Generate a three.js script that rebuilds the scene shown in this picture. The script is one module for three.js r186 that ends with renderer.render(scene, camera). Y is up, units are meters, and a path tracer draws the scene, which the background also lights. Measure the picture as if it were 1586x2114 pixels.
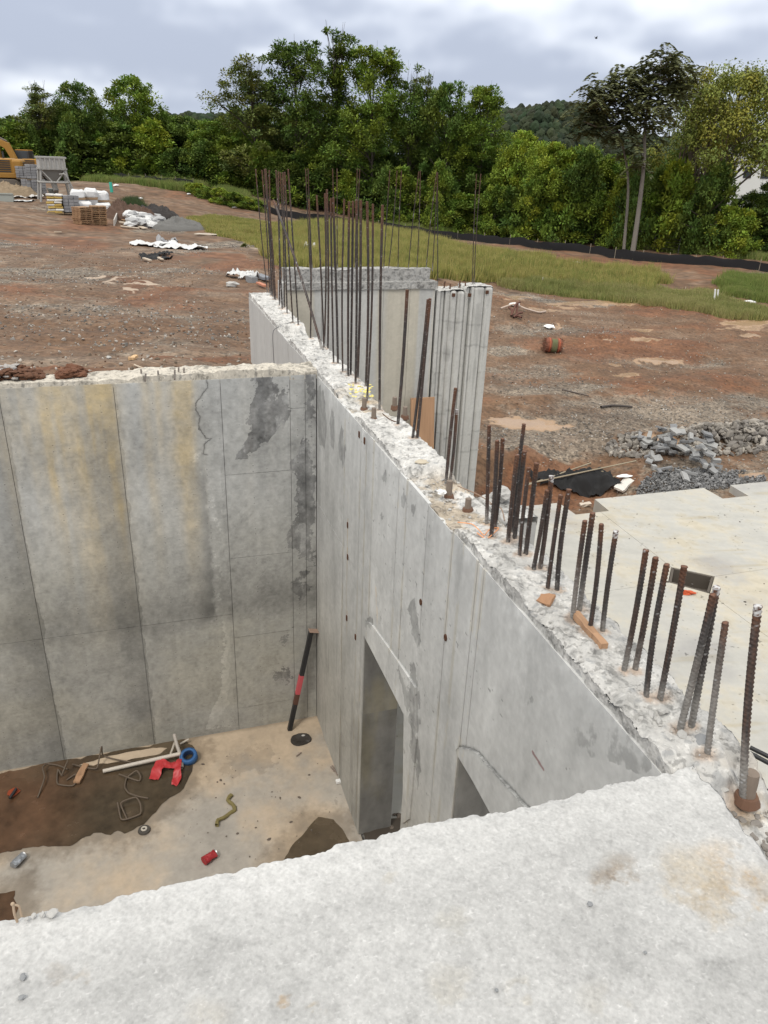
import * as THREE from 'three';
import { mergeGeometries, mergeVertices } from 'three/addons/utils/BufferGeometryUtils.js';
import { RoundedBoxGeometry } from 'three/addons/geometries/RoundedBoxGeometry.js';
import { Brush, Evaluator, SUBTRACTION } from 'three-bvh-csg';

// ---------------------------------------------------------------- camera, sky, sun, exposure
const scene = new THREE.Scene();
const CAM = { f: 1577.63, yaw: -0.3210, pitch: -0.4340, roll: 0.0403, pos: new THREE.Vector3(-1.4425, 1.68, 6.3198), W: 1586, H: 2114 };
const camera = new THREE.PerspectiveCamera(2 * Math.atan(CAM.H / 2 / CAM.f) * 180 / Math.PI, 768 / 1024, 0.05, 3000);
camera.position.copy(CAM.pos);
camera.rotation.set(CAM.pitch, CAM.yaw, CAM.roll, 'YXZ');
camera.updateMatrixWorld();

const renderer = new THREE.WebGLRenderer();
renderer.toneMapping = THREE.LinearToneMapping;
renderer.toneMappingExposure = 1.0;
renderer.shadowMap.enabled = true;
renderer.outputColorSpace = THREE.SRGBColorSpace;

// ---------------------------------------------------------------- noise
const T = 1024;
function hash(x, y, s) { let h = (Math.imul(x, 374761393) + Math.imul(y, 668265263) + Math.imul(s, 1274126177)) | 0; h = Math.imul(h ^ (h >>> 13), 1274126177); h ^= h >>> 16; return (h >>> 0) / 4294967296; }
function rng(seed) { let s = seed | 0; return () => { s = (s + 0x6d2b79f5) | 0; let t = Math.imul(s ^ (s >>> 15), 1 | s); t = (t + Math.imul(t ^ (t >>> 7), 61 | t)) ^ t; return ((t ^ (t >>> 14)) >>> 0) / 4294967296; }; }
function makeTile(seed, base, oct, gain) {
  const a = new Float32Array(T * T); let amp = 1, tot = 0;
  for (let o = 0; o < oct; o++) {
    const n = base << o, c = n / T;
    for (let y = 0; y < T; y++) {
      const fy = y * c, iy = Math.floor(fy), ty0 = fy - iy, ty = ty0 * ty0 * (3 - 2 * ty0), y1 = (iy + 1) % n;
      for (let x = 0; x < T; x++) {
        const fx = x * c, ix = Math.floor(fx), tx0 = fx - ix, tx = tx0 * tx0 * (3 - 2 * tx0), x1 = (ix + 1) % n;
        const p = hash(ix, iy, seed + o), q = hash(x1, iy, seed + o), r = hash(ix, y1, seed + o), s = hash(x1, y1, seed + o);
        a[y * T + x] += amp * ((p + (q - p) * tx) * (1 - ty) + (r + (s - r) * tx) * ty);
      }
    }
    tot += amp; amp *= gain;
  }
  for (let i = 0; i < a.length; i++) a[i] = a[i] / tot * 2 - 1;
  return a;
}
const tA = makeTile(11, 16, 6, 0.55), tB = makeTile(57, 16, 6, 0.62), tS = makeTile(91, 32, 1, 1);
function smp(t, u, v) {
  u -= Math.floor(u); v -= Math.floor(v); u *= T; v *= T;
  const x = u | 0, y = v | 0, fx = u - x, fy = v - y, x1 = (x + 1) & (T - 1), y1 = (y + 1) & (T - 1), X = x & (T - 1), r0 = (y & (T - 1)) * T, r1 = y1 * T;
  const a = t[r0 + X], b = t[r0 + x1], c = t[r1 + X], d = t[r1 + x1];
  return (a + (b - a) * fx) * (1 - fy) + (c + (d - c) * fx) * fy;
}
const nA = (x, y, w) => smp(tA, x / w / 16, y / w / 16) * 1.7;   // fbm, base wavelength w, about -1..1
const nB = (x, y, w) => smp(tB, x / w / 16 + 0.37, y / w / 16 + 0.11) * 1.7;
const nF = (x, y, w) => (smp(tA, (x * 0.8 + y * 0.6) / w / 16, (y * 0.8 - x * 0.6) / w / 16) + smp(tB, (x * 0.28 - y * 0.96) / w / 13.3, (y * 0.28 + x * 0.96) / w / 13.3)) * 1.25;   // two turned layers, so that fine grain does not repeat
const nS = (x, y, w) => smp(tS, x / w / 32 + 0.2, y / w / 32 + 0.6);
const clamp = (x, a = 0, b = 1) => x < a ? a : x > b ? b : x;
const ss = (a, b, x) => { const t = clamp((x - a) / (b - a)); return t * t * (3 - 2 * t); };
const mix = (a, b, t) => a + (b - a) * t;

// sky: overcast, brighter overhead, soft cloud banks
{
  const w = 1024, h = 512, d = new Float32Array(w * h * 4);
  for (let j = 0; j < h; j++) {
    const el = ((j + 0.5) / h - 0.5) * Math.PI, s = Math.sin(el);
    for (let i = 0; i < w; i++) {
      const az = (i + 0.5) / w * Math.PI * 2;
      let r, g, b;
      if (s < -0.02) { r = 0.20; g = 0.18; b = 0.16; }
      else {
        const e = Math.max(s, 0.0);
        // cloud layer projected on a flat deck
        const k = 1 / (e + 0.16), cx = Math.cos(az) * Math.cos(el) * k, cz = Math.sin(az) * Math.cos(el) * k;
        let n = nA(cx * 1.0, cz * 1.2 + 3, 1.5) * 0.75 + nB(cx + 7, cz * 1.2, 0.55) * 0.62;
        n += nA(cx * 0.8 + 4, cz + 1, 4.5) * 0.4 + nB(cx * 1.1 + 2, cz, 0.24) * 0.34 - 0.04;
        const c = ss(-0.7, 0.7, n);
        const L = (0.83 + 0.60 * Math.pow(e, 0.8)) * mix(0.70, 1.22, c), up = ss(0.12, 0.55, e);
        r = L * mix(mix(0.80, 0.955, c), 1.0, up); g = L * mix(mix(0.895, 0.995, c), 1.0, up); b = L * mix(mix(1.10, 1.05, c), 0.985, up);
        const hz = Math.exp(-e * 22); r = mix(r, 0.62, hz * 0.5); g = mix(g, 0.70, hz * 0.5); b = mix(b, 0.83, hz * 0.5);
      }
      const o = (j * w + i) * 4; d[o] = r; d[o + 1] = g; d[o + 2] = b; d[o + 3] = 1;
    }
  }
  const t = new THREE.DataTexture(d, w, h, THREE.RGBAFormat, THREE.FloatType);
  t.mapping = THREE.EquirectangularReflectionMapping; t.magFilter = THREE.LinearFilter; t.minFilter = THREE.LinearFilter; t.wrapS = THREE.RepeatWrapping; t.colorSpace = THREE.LinearSRGBColorSpace; t.needsUpdate = true;
  scene.background = t; scene.environment = t;
}
const sun = new THREE.DirectionalLight(new THREE.Color(1, 0.94, 0.84), 1.5);
sun.position.set(-14, 30, 12); sun.target.position.set(2, -2, -4);
sun.castShadow = true; sun.shadow.radius = 22;
Object.assign(sun.shadow.camera, { left: -60, right: 60, top: 60, bottom: -60, near: 1, far: 160 }); sun.shadow.mapSize.set(2048, 2048);
scene.add(sun, sun.target);

// ---------------------------------------------------------------- helpers
const V = (x, y, z) => new THREE.Vector3(x, y, z);
function ray(px, py) { return V((px - CAM.W / 2) / CAM.f, -(py - CAM.H / 2) / CAM.f, -1).applyQuaternion(camera.quaternion); }
function P(px, py, axis, v) { const d = ray(px, py), k = 'xyz'[axis], t = (v - CAM.pos[k]) / d[k]; return CAM.pos.clone().addScaledVector(d, t); }     // a pixel's ray cut with the plane axis = v
function PD(px, py, D) { const d = ray(px, py); return CAM.pos.clone().addScaledVector(d, D / Math.hypot(d.x, d.z)); }                                  // at horizontal distance D
const taken = new Map();
function numbered(n) { const k = taken.get(n) ?? 0; taken.set(n, k + 1); return k ? n + '_' + String(k).padStart(3, '0') : n; }
function tag(o, label, category, group, kind) { if (label) o.userData.label = label; if (category) o.userData.category = category; if (group) o.userData.group = group; if (kind) o.userData.kind = kind; return o; }
function mesh(name, geo, mat, parent) { const m = new THREE.Mesh(geo, mat); m.name = (parent && parent !== scene) ? name : numbered(name); m.castShadow = m.receiveShadow = true; (parent || scene).add(m); return m; }
function thing(name, label, category, pos, group) { const g = new THREE.Group(); g.name = numbered(name); tag(g, label, category, group); if (pos) g.position.copy(pos); scene.add(g); return g; }
function dup(root, label, pos, turn = 0) { const r = root.clone(); r.name = numbered(root.name.replace(/_\d{3}$/, '')); r.userData = { ...root.userData }; if (label) r.userData.label = label; if (pos) r.position.copy(pos); r.rotation.y = turn; scene.add(r); return r; }
function struct(name, geo, mat) { const m = mesh(name, geo, mat); m.userData.kind = 'structure'; return m; }
const C = (r, g, b) => new THREE.Color().setRGB(r, g, b);
const M = (r, g, b, rough = 0.8, o = {}) => new THREE.MeshStandardMaterial({ color: C(r, g, b), roughness: rough, ...o });
const box = (w, h, d, x = 0, y = 0, z = 0) => { const g = new THREE.BoxGeometry(w, h, d); g.translate(x, y, z); return g; };
const rbox = (w, h, d, r, x = 0, y = 0, z = 0) => { const g = new RoundedBoxGeometry(w, h, d, 2, Math.min(r, w / 2.01, h / 2.01, d / 2.01)); g.translate(x, y, z); return g; };
function merge(gs) { return mergeGeometries(gs.map((g) => { const q = g.index ? g.toNonIndexed() : g; for (const k of Object.keys(q.attributes)) if (!['position', 'normal', 'uv', 'color'].includes(k)) q.deleteAttribute(k); return q; })); }
function tube(pts, r, seg = 24, rad = 7, closed = false) { return new THREE.TubeGeometry(new THREE.CatmullRomCurve3(pts, closed, 'catmullrom', 0.3), seg, r, rad, closed); }
function rod(a, b, r0, r1 = r0, rad = 8, rows = 1) { const d = b.clone().sub(a), g = new THREE.CylinderGeometry(r1, r0, d.length(), rad, rows); g.translate(0, d.length() / 2, 0); g.applyQuaternion(new THREE.Quaternion().setFromUnitVectors(V(0, 1, 0), d.normalize())); g.translate(a.x, a.y, a.z); return g; }
function planarUV(g, au, u0, lu, av, v0, lv) { const p = g.attributes.position, uv = new Float32Array(p.count * 2); for (let i = 0; i < p.count; i++) { const q = [p.getX(i), p.getY(i), p.getZ(i)]; uv[2 * i] = (q[au] - u0) / lu; uv[2 * i + 1] = (q[av] - v0) / lv; } g.setAttribute('uv', new THREE.BufferAttribute(uv, 2)); return g; }
function boxUV(g, s) {   // metre-scaled uv on the face's main axis
  if (g.index) g = g.toNonIndexed(); g.computeVertexNormals();
  const p = g.attributes.position, n = g.attributes.normal, uv = new Float32Array(p.count * 2);
  for (let i = 0; i < p.count; i++) { const x = Math.abs(n.getX(i)), y = Math.abs(n.getY(i)), z = Math.abs(n.getZ(i)); const [a, b] = y >= x && y >= z ? [p.getX(i), p.getZ(i)] : x >= z ? [p.getZ(i), p.getY(i)] : [p.getX(i), p.getY(i)]; uv[2 * i] = a / s; uv[2 * i + 1] = b / s; }
  g.setAttribute('uv', new THREE.BufferAttribute(uv, 2)); return g;
}
function jitter(g, amp, w, seed = 0) {   // push vertices along a noise field so that shapes are not perfect
  g = mergeVertices(((q) => { q.deleteAttribute('normal'); q.deleteAttribute('uv'); return q; })(g.clone()), 1e-4);
  const p = g.attributes.position;
  for (let i = 0; i < p.count; i++) { const x = p.getX(i), y = p.getY(i), z = p.getZ(i); p.setXYZ(i, x + amp * nA(y + seed, z + x, w), y + amp * nA(z - seed, x + y, w), z + amp * nA(x + seed * 2, y - z, w)); }
  return g;
}
const flat = (g) => { const q = g.index ? g.toNonIndexed() : g; q.computeVertexNormals(); return q; };
function rock(seed, detail = 1, flatness = 0.8) { const g = new THREE.IcosahedronGeometry(1, detail), q = mergeVertices(((h) => { h.deleteAttribute('normal'); h.deleteAttribute('uv'); return h; })(g), 1e-3), p = q.attributes.position, r = rng(seed); const sx = 0.75 + r() * 0.5, sy = flatness * (0.7 + r() * 0.5), sz = 0.75 + r() * 0.5; for (let i = 0; i < p.count; i++) { const k = 0.72 + 0.5 * r(); p.setXYZ(i, p.getX(i) * k * sx, p.getY(i) * k * sy, p.getZ(i) * k * sz); } return flat(q); }
const toS = (x) => x <= 0.0031308 ? 12.92 * x : 1.055 * Math.pow(x, 1 / 2.4) - 0.055;
const LUT = new Uint8Array(4097); for (let i = 0; i <= 4096; i++) LUT[i] = Math.round(255 * toS(i / 4096));
function tex(w, h, fn, repeat = false) {   // fn(u, v, out): out = [r, g, b linear, height 0..1, roughness]
  const c = new Uint8Array(w * h * 4), b = new Uint8Array(w * h), r = new Uint8Array(w * h * 4), o = [0, 0, 0, 0.5, 0.9]; let rr = false;
  for (let j = 0; j < h; j++) for (let i = 0; i < w; i++) {
    o[3] = 0.5; o[4] = 0.9; fn((i + 0.5) / w, (j + 0.5) / h, o, i, j);
    const k = j * w + i; c[4 * k] = LUT[clamp(o[0]) * 4096 | 0]; c[4 * k + 1] = LUT[clamp(o[1]) * 4096 | 0]; c[4 * k + 2] = LUT[clamp(o[2]) * 4096 | 0]; c[4 * k + 3] = 255;
    b[k] = clamp(o[3]) * 255; r[4 * k + 1] = clamp(o[4]) * 255; r[4 * k + 3] = 255; if (o[4] !== 0.9) rr = true;
  }
  const mk = (d, f, srgb) => { const t = new THREE.DataTexture(d, w, h, f, THREE.UnsignedByteType); t.magFilter = t.minFilter = THREE.LinearFilter; t.wrapS = t.wrapT = repeat ? THREE.RepeatWrapping : THREE.ClampToEdgeWrapping; if (srgb) t.colorSpace = THREE.SRGBColorSpace; t.needsUpdate = true; return t; };
  return { map: mk(c, THREE.RGBAFormat, true), bumpMap: mk(b, THREE.RedFormat), roughnessMap: rr ? mk(r, THREE.RGBAFormat) : null };
}
function texMat(t, bump, rough = 0.9, o = {}) { const m = new THREE.MeshStandardMaterial({ map: t.map, bumpMap: t.bumpMap, bumpScale: bump, roughness: t.roughnessMap ? 1 : rough, ...o }); if (t.roughnessMap) m.roughnessMap = t.roughnessMap; return m; }
function inPoly(x, y, p) { let c = false; for (let i = 0, j = p.length - 1; i < p.length; j = i++) if ((p[i][1] > y) !== (p[j][1] > y) && x < (p[j][0] - p[i][0]) * (y - p[i][1]) / (p[j][1] - p[i][1]) + p[i][0]) c = !c; return c; }

// ---------------------------------------------------------------- lay of the land
const FLOOR = -3.73;
function tps(pts) {   // thin-plate spline through (x, z, y)
  const n = pts.length, A = [], k = (r2) => r2 < 1e-9 ? 0 : r2 * Math.log(r2) * 0.5;
  for (let i = 0; i < n; i++) { const row = []; for (let j = 0; j < n; j++) row.push(i === j ? 6 : k((pts[i][0] - pts[j][0]) ** 2 + (pts[i][1] - pts[j][1]) ** 2)); row.push(1, pts[i][0], pts[i][1], pts[i][2]); A.push(row); }
  for (let c = 0; c < 3; c++) { const row = pts.map((p) => c ? p[c - 1] : 1); row.push(0, 0, 0, 0); A.push(row); }
  const m = n + 3;
  for (let c = 0; c < m; c++) { let b = c; for (let r = c + 1; r < m; r++) if (Math.abs(A[r][c]) > Math.abs(A[b][c])) b = r; [A[c], A[b]] = [A[b], A[c]]; for (let r = 0; r < m; r++) if (r !== c) { const f = A[r][c] / A[c][c]; if (f) for (let q = c; q <= m; q++) A[r][q] -= f * A[c][q]; } }
  const w = A.map((r, i) => r[m] / r[i]);
  return (x, z) => { let s = w[n] + w[n + 1] * x + w[n + 2] * z; for (let i = 0; i < n; i++) s += w[i] * k((x - pts[i][0]) ** 2 + (z - pts[i][1]) ** 2); return s; };
}
const cp = (px, py, D) => { const p = PD(px, py, D); return [p.x, p.z, p.y]; };
const farPts = [cp(190, 462, 48), cp(75, 405, 58), cp(30, 385, 66), cp(50, 381, 78), cp(160, 372, 74), cp(430, 392, 72), cp(600, 447, 66), cp(900, 489, 60), cp(1200, 518, 57), cp(1586, 556, 54),
  cp(650, 480, 48), cp(330, 478, 48), cp(600, 540, 33), cp(900, 560, 36), cp(1030, 598, 37), cp(1200, 580, 41), cp(1450, 610, 39), cp(300, 358, 95), cp(700, 400, 95), cp(1300, 450, 95), cp(1586, 470, 95), cp(10, 350, 95)];
const leftPts = [cp(300, 740, 10), cp(60, 700, 12), cp(300, 620, 17), cp(60, 600, 18.5), cp(500, 575, 23.5), cp(150, 530, 31), [-2, -0.6, -0.42], [-5, -1, -0.3], [0, -1.5, -0.75], [0, -4.2, -1.0], [-14, -4, -0.5], [-25, -20, -1.4], [-14, 8, -0.3], [0, 14, -0.4]];
const rightPts = [cp(1140, 730, 25), cp(1050, 850, 18), cp(1400, 960, 16.3), cp(1586, 850, 21), cp(1500, 700, 30), [0.5, -4, -3.85], [4, -4.4, -3.85], [9, -4.4, -3.85], [18, -4, -3.85], [18, 8, -3.85], [4, 8, -3.85], [30, -6, -3.75], [40, 10, -3.8]];
const hLeft = tps([...leftPts, ...farPts]), hRight = tps([...rightPts, ...farPts]);
function baseH(x, z) {
  let m;
  if (z > -4.45) m = x > 0.15 ? 1 : 0;
  else { const t = -4.3 - z, a = 0.05 + 0.16 * t, b = 3.55 + 0.46 * t; m = ss(a, b, x); }
  const far = ss(60, 110, Math.hypot(x, z));
  let y = m === 0 ? hLeft(x, z) : m === 1 ? hRight(x, z) : mix(hLeft(x, z), hRight(x, z), m);
  if (far > 0) y = mix(y, -1.5, far);
  return y;
}
// patches of other ground, given where the photograph shows them: kind, centre, half-width and half-height
const segD0 = (x, y, l) => { let m = 1e9; for (let i = 0; i < l.length - 1; i++) { const ax = l[i][0], ay = l[i][1], bx = l[i + 1][0] - ax, by = l[i + 1][1] - ay; const t = clamp(((x - ax) * bx + (y - ay) * by) / (bx * bx + by * by)), dx = x - ax - t * bx, dy = y - ay - t * by, d = dx * dx + dy * dy; if (d < m) m = d; } return Math.sqrt(m); };
const blobs = [];
function hit(px, py, fn = baseH) { const d = ray(px, py); let t = 3, pt = CAM.pos.clone(); let last = t; for (; t < 400; t += 0.25 + t * 0.004) { pt.copy(CAM.pos).addScaledVector(d, t); if (pt.z < -0.2 && pt.y < fn(pt.x, pt.z)) break; last = t; } let a = last, b = t; for (let i = 0; i < 18; i++) { const m = (a + b) / 2; pt.copy(CAM.pos).addScaledVector(d, m); if (pt.y < fn(pt.x, pt.z)) b = m; else a = m; } return CAM.pos.clone().addScaledVector(d, b); }
function blob(kind, px, py, rx, ry, k = 1) { const c = hit(px, py), a = hit(px + rx, py).sub(c), b = hit(px, py - ry).sub(c), det = a.x * b.z - a.z * b.x; blobs.push({ kind, k, x: c.x, z: c.z, i: [b.z / det, -b.x / det, -a.z / det, a.x / det], R: 1.5 * Math.hypot(Math.hypot(a.x, a.z), Math.hypot(b.x, b.z)) }); }
// puddles and silt
for (const [x, y, rx, ry] of [[1360, 741, 55, 5], [1275, 751, 22, 4], [1290, 773, 24, 6], [1150, 677, 18, 7], [1330, 702, 28, 5], [1250, 705, 20, 3], [1310, 681, 40, 4], [1530, 665, 50, 7], [1540, 676, 50, 5], [1080, 870, 60, 14], [1130, 880, 50, 8], [1035, 862, 30, 5], [1370, 912, 60, 12], [1555, 982, 32, 9], [1545, 690, 22, 4], [1190, 625, 60, 9], [1060, 615, 30, 7], [1120, 640, 30, 5], [1290, 620, 60, 5], [1400, 598, 20, 4]]) blob('silt', x, y, rx, ry);
for (const [x, y, rx, ry] of [[270, 594, 14, 5], [225, 578, 14, 4], [255, 572, 10, 5], [285, 580, 16, 7], [205, 570, 10, 6]]) blob('pale', x, y, rx, ry);
for (const [x, y, rx, ry] of [[500, 488, 45, 4], [350, 512, 40, 6], [430, 484, 30, 4]]) blob('pale', x, y, rx, ry, 0.5);
// gravel
for (const [x, y, rx, ry, k] of [[1090, 612, 75, 8, 1.3], [1140, 620, 40, 7, 1.2], [1220, 625, 45, 6, 1], [1130, 900, 190, 40, 1], [1250, 870, 220, 40, 0.9], [1450, 850, 180, 45, 0.9], [1560, 930, 70, 50, 1.1], [1150, 800, 140, 22, 0.9], [1040, 722, 35, 10, 1.2], [1080, 770, 120, 18, 0.7], [1200, 690, 120, 14, 0.8], [1100, 680, 90, 12, 0.7], [1400, 985, 110, 50, 1.2], [1040, 895, 60, 30, 1], [1380, 745, 160, 12, 0.4], [1570, 570, 40, 10, 1.4], [480, 505, 70, 10, 1.1], [540, 500, 40, 9, 1.1],
  [90, 560, 110, 14, 0.9], [20, 505, 60, 10, 0.8], [150, 580, 120, 8, 0.5], [360, 560, 120, 10, 0.4], [330, 470, 60, 16, 1.1], [390, 515, 60, 12, 0.7], [250, 660, 320, 30, 0.2], [380, 700, 200, 24, 0.25], [120, 640, 150, 16, 0.2], [130, 430, 70, 10, 0.5]]) blob('gravel', x, y, rx, ry, k);
// red clay and grass ground
for (const [x, y, rx, ry, k] of [[470, 545, 100, 26, 1.2], [100, 500, 120, 20, 0.8], [230, 580, 90, 16, 0.9], [400, 600, 130, 12, 0.5], [80, 770, 160, 12, 1], [420, 745, 140, 10, 0.9], [1300, 720, 260, 30, 0.8], [1450, 640, 160, 20, 0.8], [1160, 970, 170, 36, 1.6], [1110, 1000, 160, 34, 1.6], [1250, 990, 90, 30, 1.4], [1420, 790, 180, 24, 0.7], [1480, 575, 110, 30, 1], [1240, 545, 280, 16, 0.7], [430, 410, 130, 18, 0.4], [300, 610, 160, 16, 0.7], [150, 465, 130, 10, 0.7], [60, 600, 120, 14, 0.7], [350, 530, 100, 10, 0.6], [380, 640, 140, 10, 0.5], [1230, 575, 60, 6, 0.9]]) blob('clay', x, y, rx, ry, k);
function blobAt(x, z, o) {   // o: silt, pale, gravel, clay strengths
  o.silt = o.pale = o.gravel = o.clay = 0;
  for (const b of blobs) {
    const dx = x - b.x, dz = z - b.z; if (dx > b.R || dx < -b.R || dz > b.R || dz < -b.R) continue;
    const w = b.R * 0.3, ex = dx + w * nA(x, z, b.R * 0.5), ez = dz + w * 0.6 * nB(x, z, b.R * 0.4), u = b.i[0] * ex + b.i[1] * ez, v = b.i[2] * ex + b.i[3] * ez, q = u * u + v * v; if (q > 2) continue;
    const s = (1 - q) * b.k; if (s > o[b.kind]) o[b.kind] = s; else if (s < 0 && o[b.kind] === 0) o[b.kind] = Math.max(o[b.kind], -0.0);
    if (q < 2 && s > -1) o['n' + b.kind] = 1;
  }
  return o;
}
const trench = (x, z) => ss(3.5, 4.3, x) * ss(8.3, 7.0, x) * ss(-7.3, -5.9, z) * ss(-4.2, -4.46, z);
const bo = {};
function H(x, z) {
  let y = baseH(x, z);
  const d = Math.hypot(x, z + 2), near = ss(60, 10, d);
  blobAt(x, z, bo);
  const wet = ss(0, 0.5, Math.max(bo.silt, bo.pale));
  const left = x < 0.15 + Math.max(0, -z) * 0.25;
  const rut = left ? nA(x * 0.35 + z * 0.12 + 40, z * 1.6 - x * 0.2, 1.5) : nA(x * 0.55 + 3, z * 1.4 + x * 0.25, 1.8);
  let n = rut * (left ? 0.045 : 0.07) + nB(x, z, 0.55) * 0.022 * near + nA(x + 9, z, 4.5) * 0.08;
  n *= left ? 1.25 : 1.35; n *= ss(0, 1.2, Math.abs(z + 4.45) + (x > 0.3 && x < 16 ? 0 : 9)) * 0.8 + 0.2;
  y += n * (1 - 0.85 * wet) - wet * 0.03;
  y += Math.max(0, bo.clay) * 0.05 * (0.5 + nB(x, z, 0.4));
  const tr = trench(x, z); if (tr > 0) y -= tr * (0.42 + 0.10 * nA(x, z, 0.7));
  return y;
}
const onGround = (px, py) => hit(px, py, H);

const GP = [], GB = [];
// ground: one sheet to the horizon, three materials for its own grain near and far
{
  const cols = { d: [0.165, 0.092, 0.049], gv: [0.190, 0.152, 0.114], clay: [0.165, 0.070, 0.030], silt: [0.34, 0.22, 0.13], pale: [0.42, 0.33, 0.25] };
  const grassPolys = GP;
  const ob = {};
  // tyre tracks across the bare ground
  const tracks = [[[-40, 640], [120, 628], [260, 600], [380, 560], [470, 520]], [[-40, 668], [140, 654], [300, 622], [430, 578], [520, 540]], [[-40, 600], [90, 560], [170, 515], [215, 480]], [[-40, 570], [60, 535], [140, 498], [190, 470]], [[-40, 735], [160, 728], [340, 705], [520, 690]], [[-40, 700], [150, 690], [320, 670], [500, 655]], [[-20, 520], [120, 505], [300, 500], [450, 520]], [[1060, 700], [1250, 690], [1420, 700], [1600, 720]], [[1060, 735], [1250, 722], [1430, 735], [1600, 760]], [[1020, 660], [1200, 655], [1400, 665], [1600, 690]], [[1040, 800], [1250, 790], [1450, 810], [1600, 830]]].map((l) => { const q = []; for (let i = 0; i < l.length - 1; i++) for (let k = 0; k < 3; k++) { const h0 = hit(mix(l[i][0], l[i + 1][0], k / 3), mix(l[i][1], l[i + 1][1], k / 3)); q.push([h0.x, h0.z]); } return { l: q, b: [Math.min(...q.map((p) => p[0])) - 0.6, Math.max(...q.map((p) => p[0])) + 0.6, Math.min(...q.map((p) => p[1])) - 0.6, Math.max(...q.map((p) => p[1])) + 0.6] }; });
  function trackAt(x, z) { let t = 0; for (const k of tracks) { if (x < k.b[0] || x > k.b[1] || z < k.b[2] || z > k.b[3]) continue; const d = segD0(x, z, k.l); if (d < 0.34) t = Math.max(t, ss(0.34, 0.2, d)); } return t; }
  function groundTex(x, z, o, fine) {
    blobAt(x, z, ob);
    const left = x < 0.15 + Math.max(0, -z) * 0.25;
    const n1 = nA(x, z, 2.2), n2 = nB(x + 5, z, 0.5), n3 = fine ? nF(x * 1.3, z, 0.11) : nF(x, z, 0.45), n4 = fine ? nF(x + 3, z * 1.1, 0.04) : nF(x, z, 0.22);
    const streak = left ? nA(x * 0.3 + z * 0.1, z * 1.7 - x * 0.2, 1.2) : nA(x * 0.5, z * 1.5 + x * 0.2, 1.6);
    let g = clamp((left ? 0.24 : 0.06) + 0.32 * streak + 0.25 * n1 + 0.22 * n2);
    if (ob.gravel > 0) g = clamp(g + ss(-0.15, 0.75, ob.gravel + 0.35 * n2 + 0.2 * n1) * 0.9);
    let cl = ss(0, 0.7, ob.clay + 0.3 * n1 + (ob.clay > 0 ? 0.25 * n2 : -1)); cl = Math.max(cl, left ? 0 : ss(0.1, 0.8, -streak * 0.7 + n2 * 0.4) * 0.7);
    g *= 1 - 0.8 * cl;
    // stones: scattered bright and dark specks
    const sp = ss(0.30, 0.75, n4 + 0.35 * n3), dk = ss(-0.15, -0.7, n4 + 0.4 * n3);
    let k = 0.95 + 0.24 * n2 + 0.22 * n3 + 0.16 * n1;
    for (let c = 0; c < 3; c++) {
      let v = mix(cols.d[c], cols.clay[c], cl); v = mix(v, cols.gv[c] * (1 + 0.1 * n1), g);
      v *= k; v = mix(v, v * 1.25 + [0.09, 0.08, 0.07][c], sp * (0.12 + 0.75 * g)); v *= 1 - dk * (0.3 + 0.35 * g);
      o[c] = v;
    }
    o[3] = clamp(0.45 + 0.2 * n3 + 0.28 * n4 * (0.4 + g) + 0.15 * n2); o[4] = 0.92;
    const tk = trackAt(x + 0.1 * n1, z + 0.1 * n2); if (tk > 0) { const tr = tk * ss(-0.5, 0.2, n2 + 0.5 * n1), ch = 0.5 + 0.5 * Math.sin((x * 0.93 + z * 0.37) * 2 * Math.PI / 0.17); for (let c = 0; c < 3; c++) o[c] *= 1 - tr * (0.16 + 0.26 * ch * ss(-0.3, 0.3, n3)); o[3] = clamp(o[3] - tr * (0.12 + 0.2 * ch)); }
    const wet = Math.max(ob.silt > 0 ? ss(0, 0.35, ob.silt + 0.35 * n2 + 0.15 * n1 - 0.1) : 0), pl = ob.pale > 0 ? ss(0, 0.4, ob.pale + 0.5 * n2 - 0.1) : 0;
    if (wet > 0) { for (let c = 0; c < 3; c++) o[c] = mix(o[c], cols.silt[c] * (1 + 0.12 * n2), wet * 0.9); o[3] = mix(o[3], 0.4, wet); o[4] = mix(0.92, ob.silt > 0.55 ? 0.25 : 0.6, wet); }
    if (pl > 0) { for (let c = 0; c < 3; c++) o[c] = mix(o[c], cols.pale[c] * (1 + 0.15 * n2), pl * 0.9); o[3] = mix(o[3], 0.45, pl); }
    // ground under grass
    const gg = grassAt(x, z); if (gg > 0) { for (let c = 0; c < 3; c++) o[c] = mix(o[c], [0.10, 0.10, 0.032][c] * (1 + 0.3 * n2), gg); }
  }
  const gpx = [
    [[600, 468], [700, 462], [800, 480], [900, 501], [1000, 519], [1060, 530], [1200, 558], [1330, 560], [1372, 582], [1340, 602], [1200, 590], [1120, 580], [1010, 574], [900, 572], [600, 562], [560, 520]],
    [[1030, 582], [1110, 580], [1200, 587], [1350, 600], [1450, 610], [1590, 640], [1590, 660], [1450, 642], [1300, 622], [1150, 606]],
    [[390, 452], [450, 448], [540, 460], [610, 468], [560, 520], [520, 500], [440, 484], [400, 470]],
    [[1470, 590], [1590, 575], [1590, 625], [1500, 612]],
    [[150, 360], [300, 366], [390, 376], [430, 386], [400, 398], [300, 384], [190, 374]],
    [[800, 470], [1000, 486], [1200, 500], [1330, 515], [1480, 530], [1600, 540], [1600, 520], [1000, 462], [800, 448]],
    [[440, 398], [520, 430], [560, 440], [540, 420], [470, 390]],
    [[238, 436], [285, 424], [300, 432], [260, 442]],
  ];
  for (const p of gpx) grassPolys.push(p.map(([x, y]) => { const q = hit(x, y); return [q.x, q.z]; }));
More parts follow.
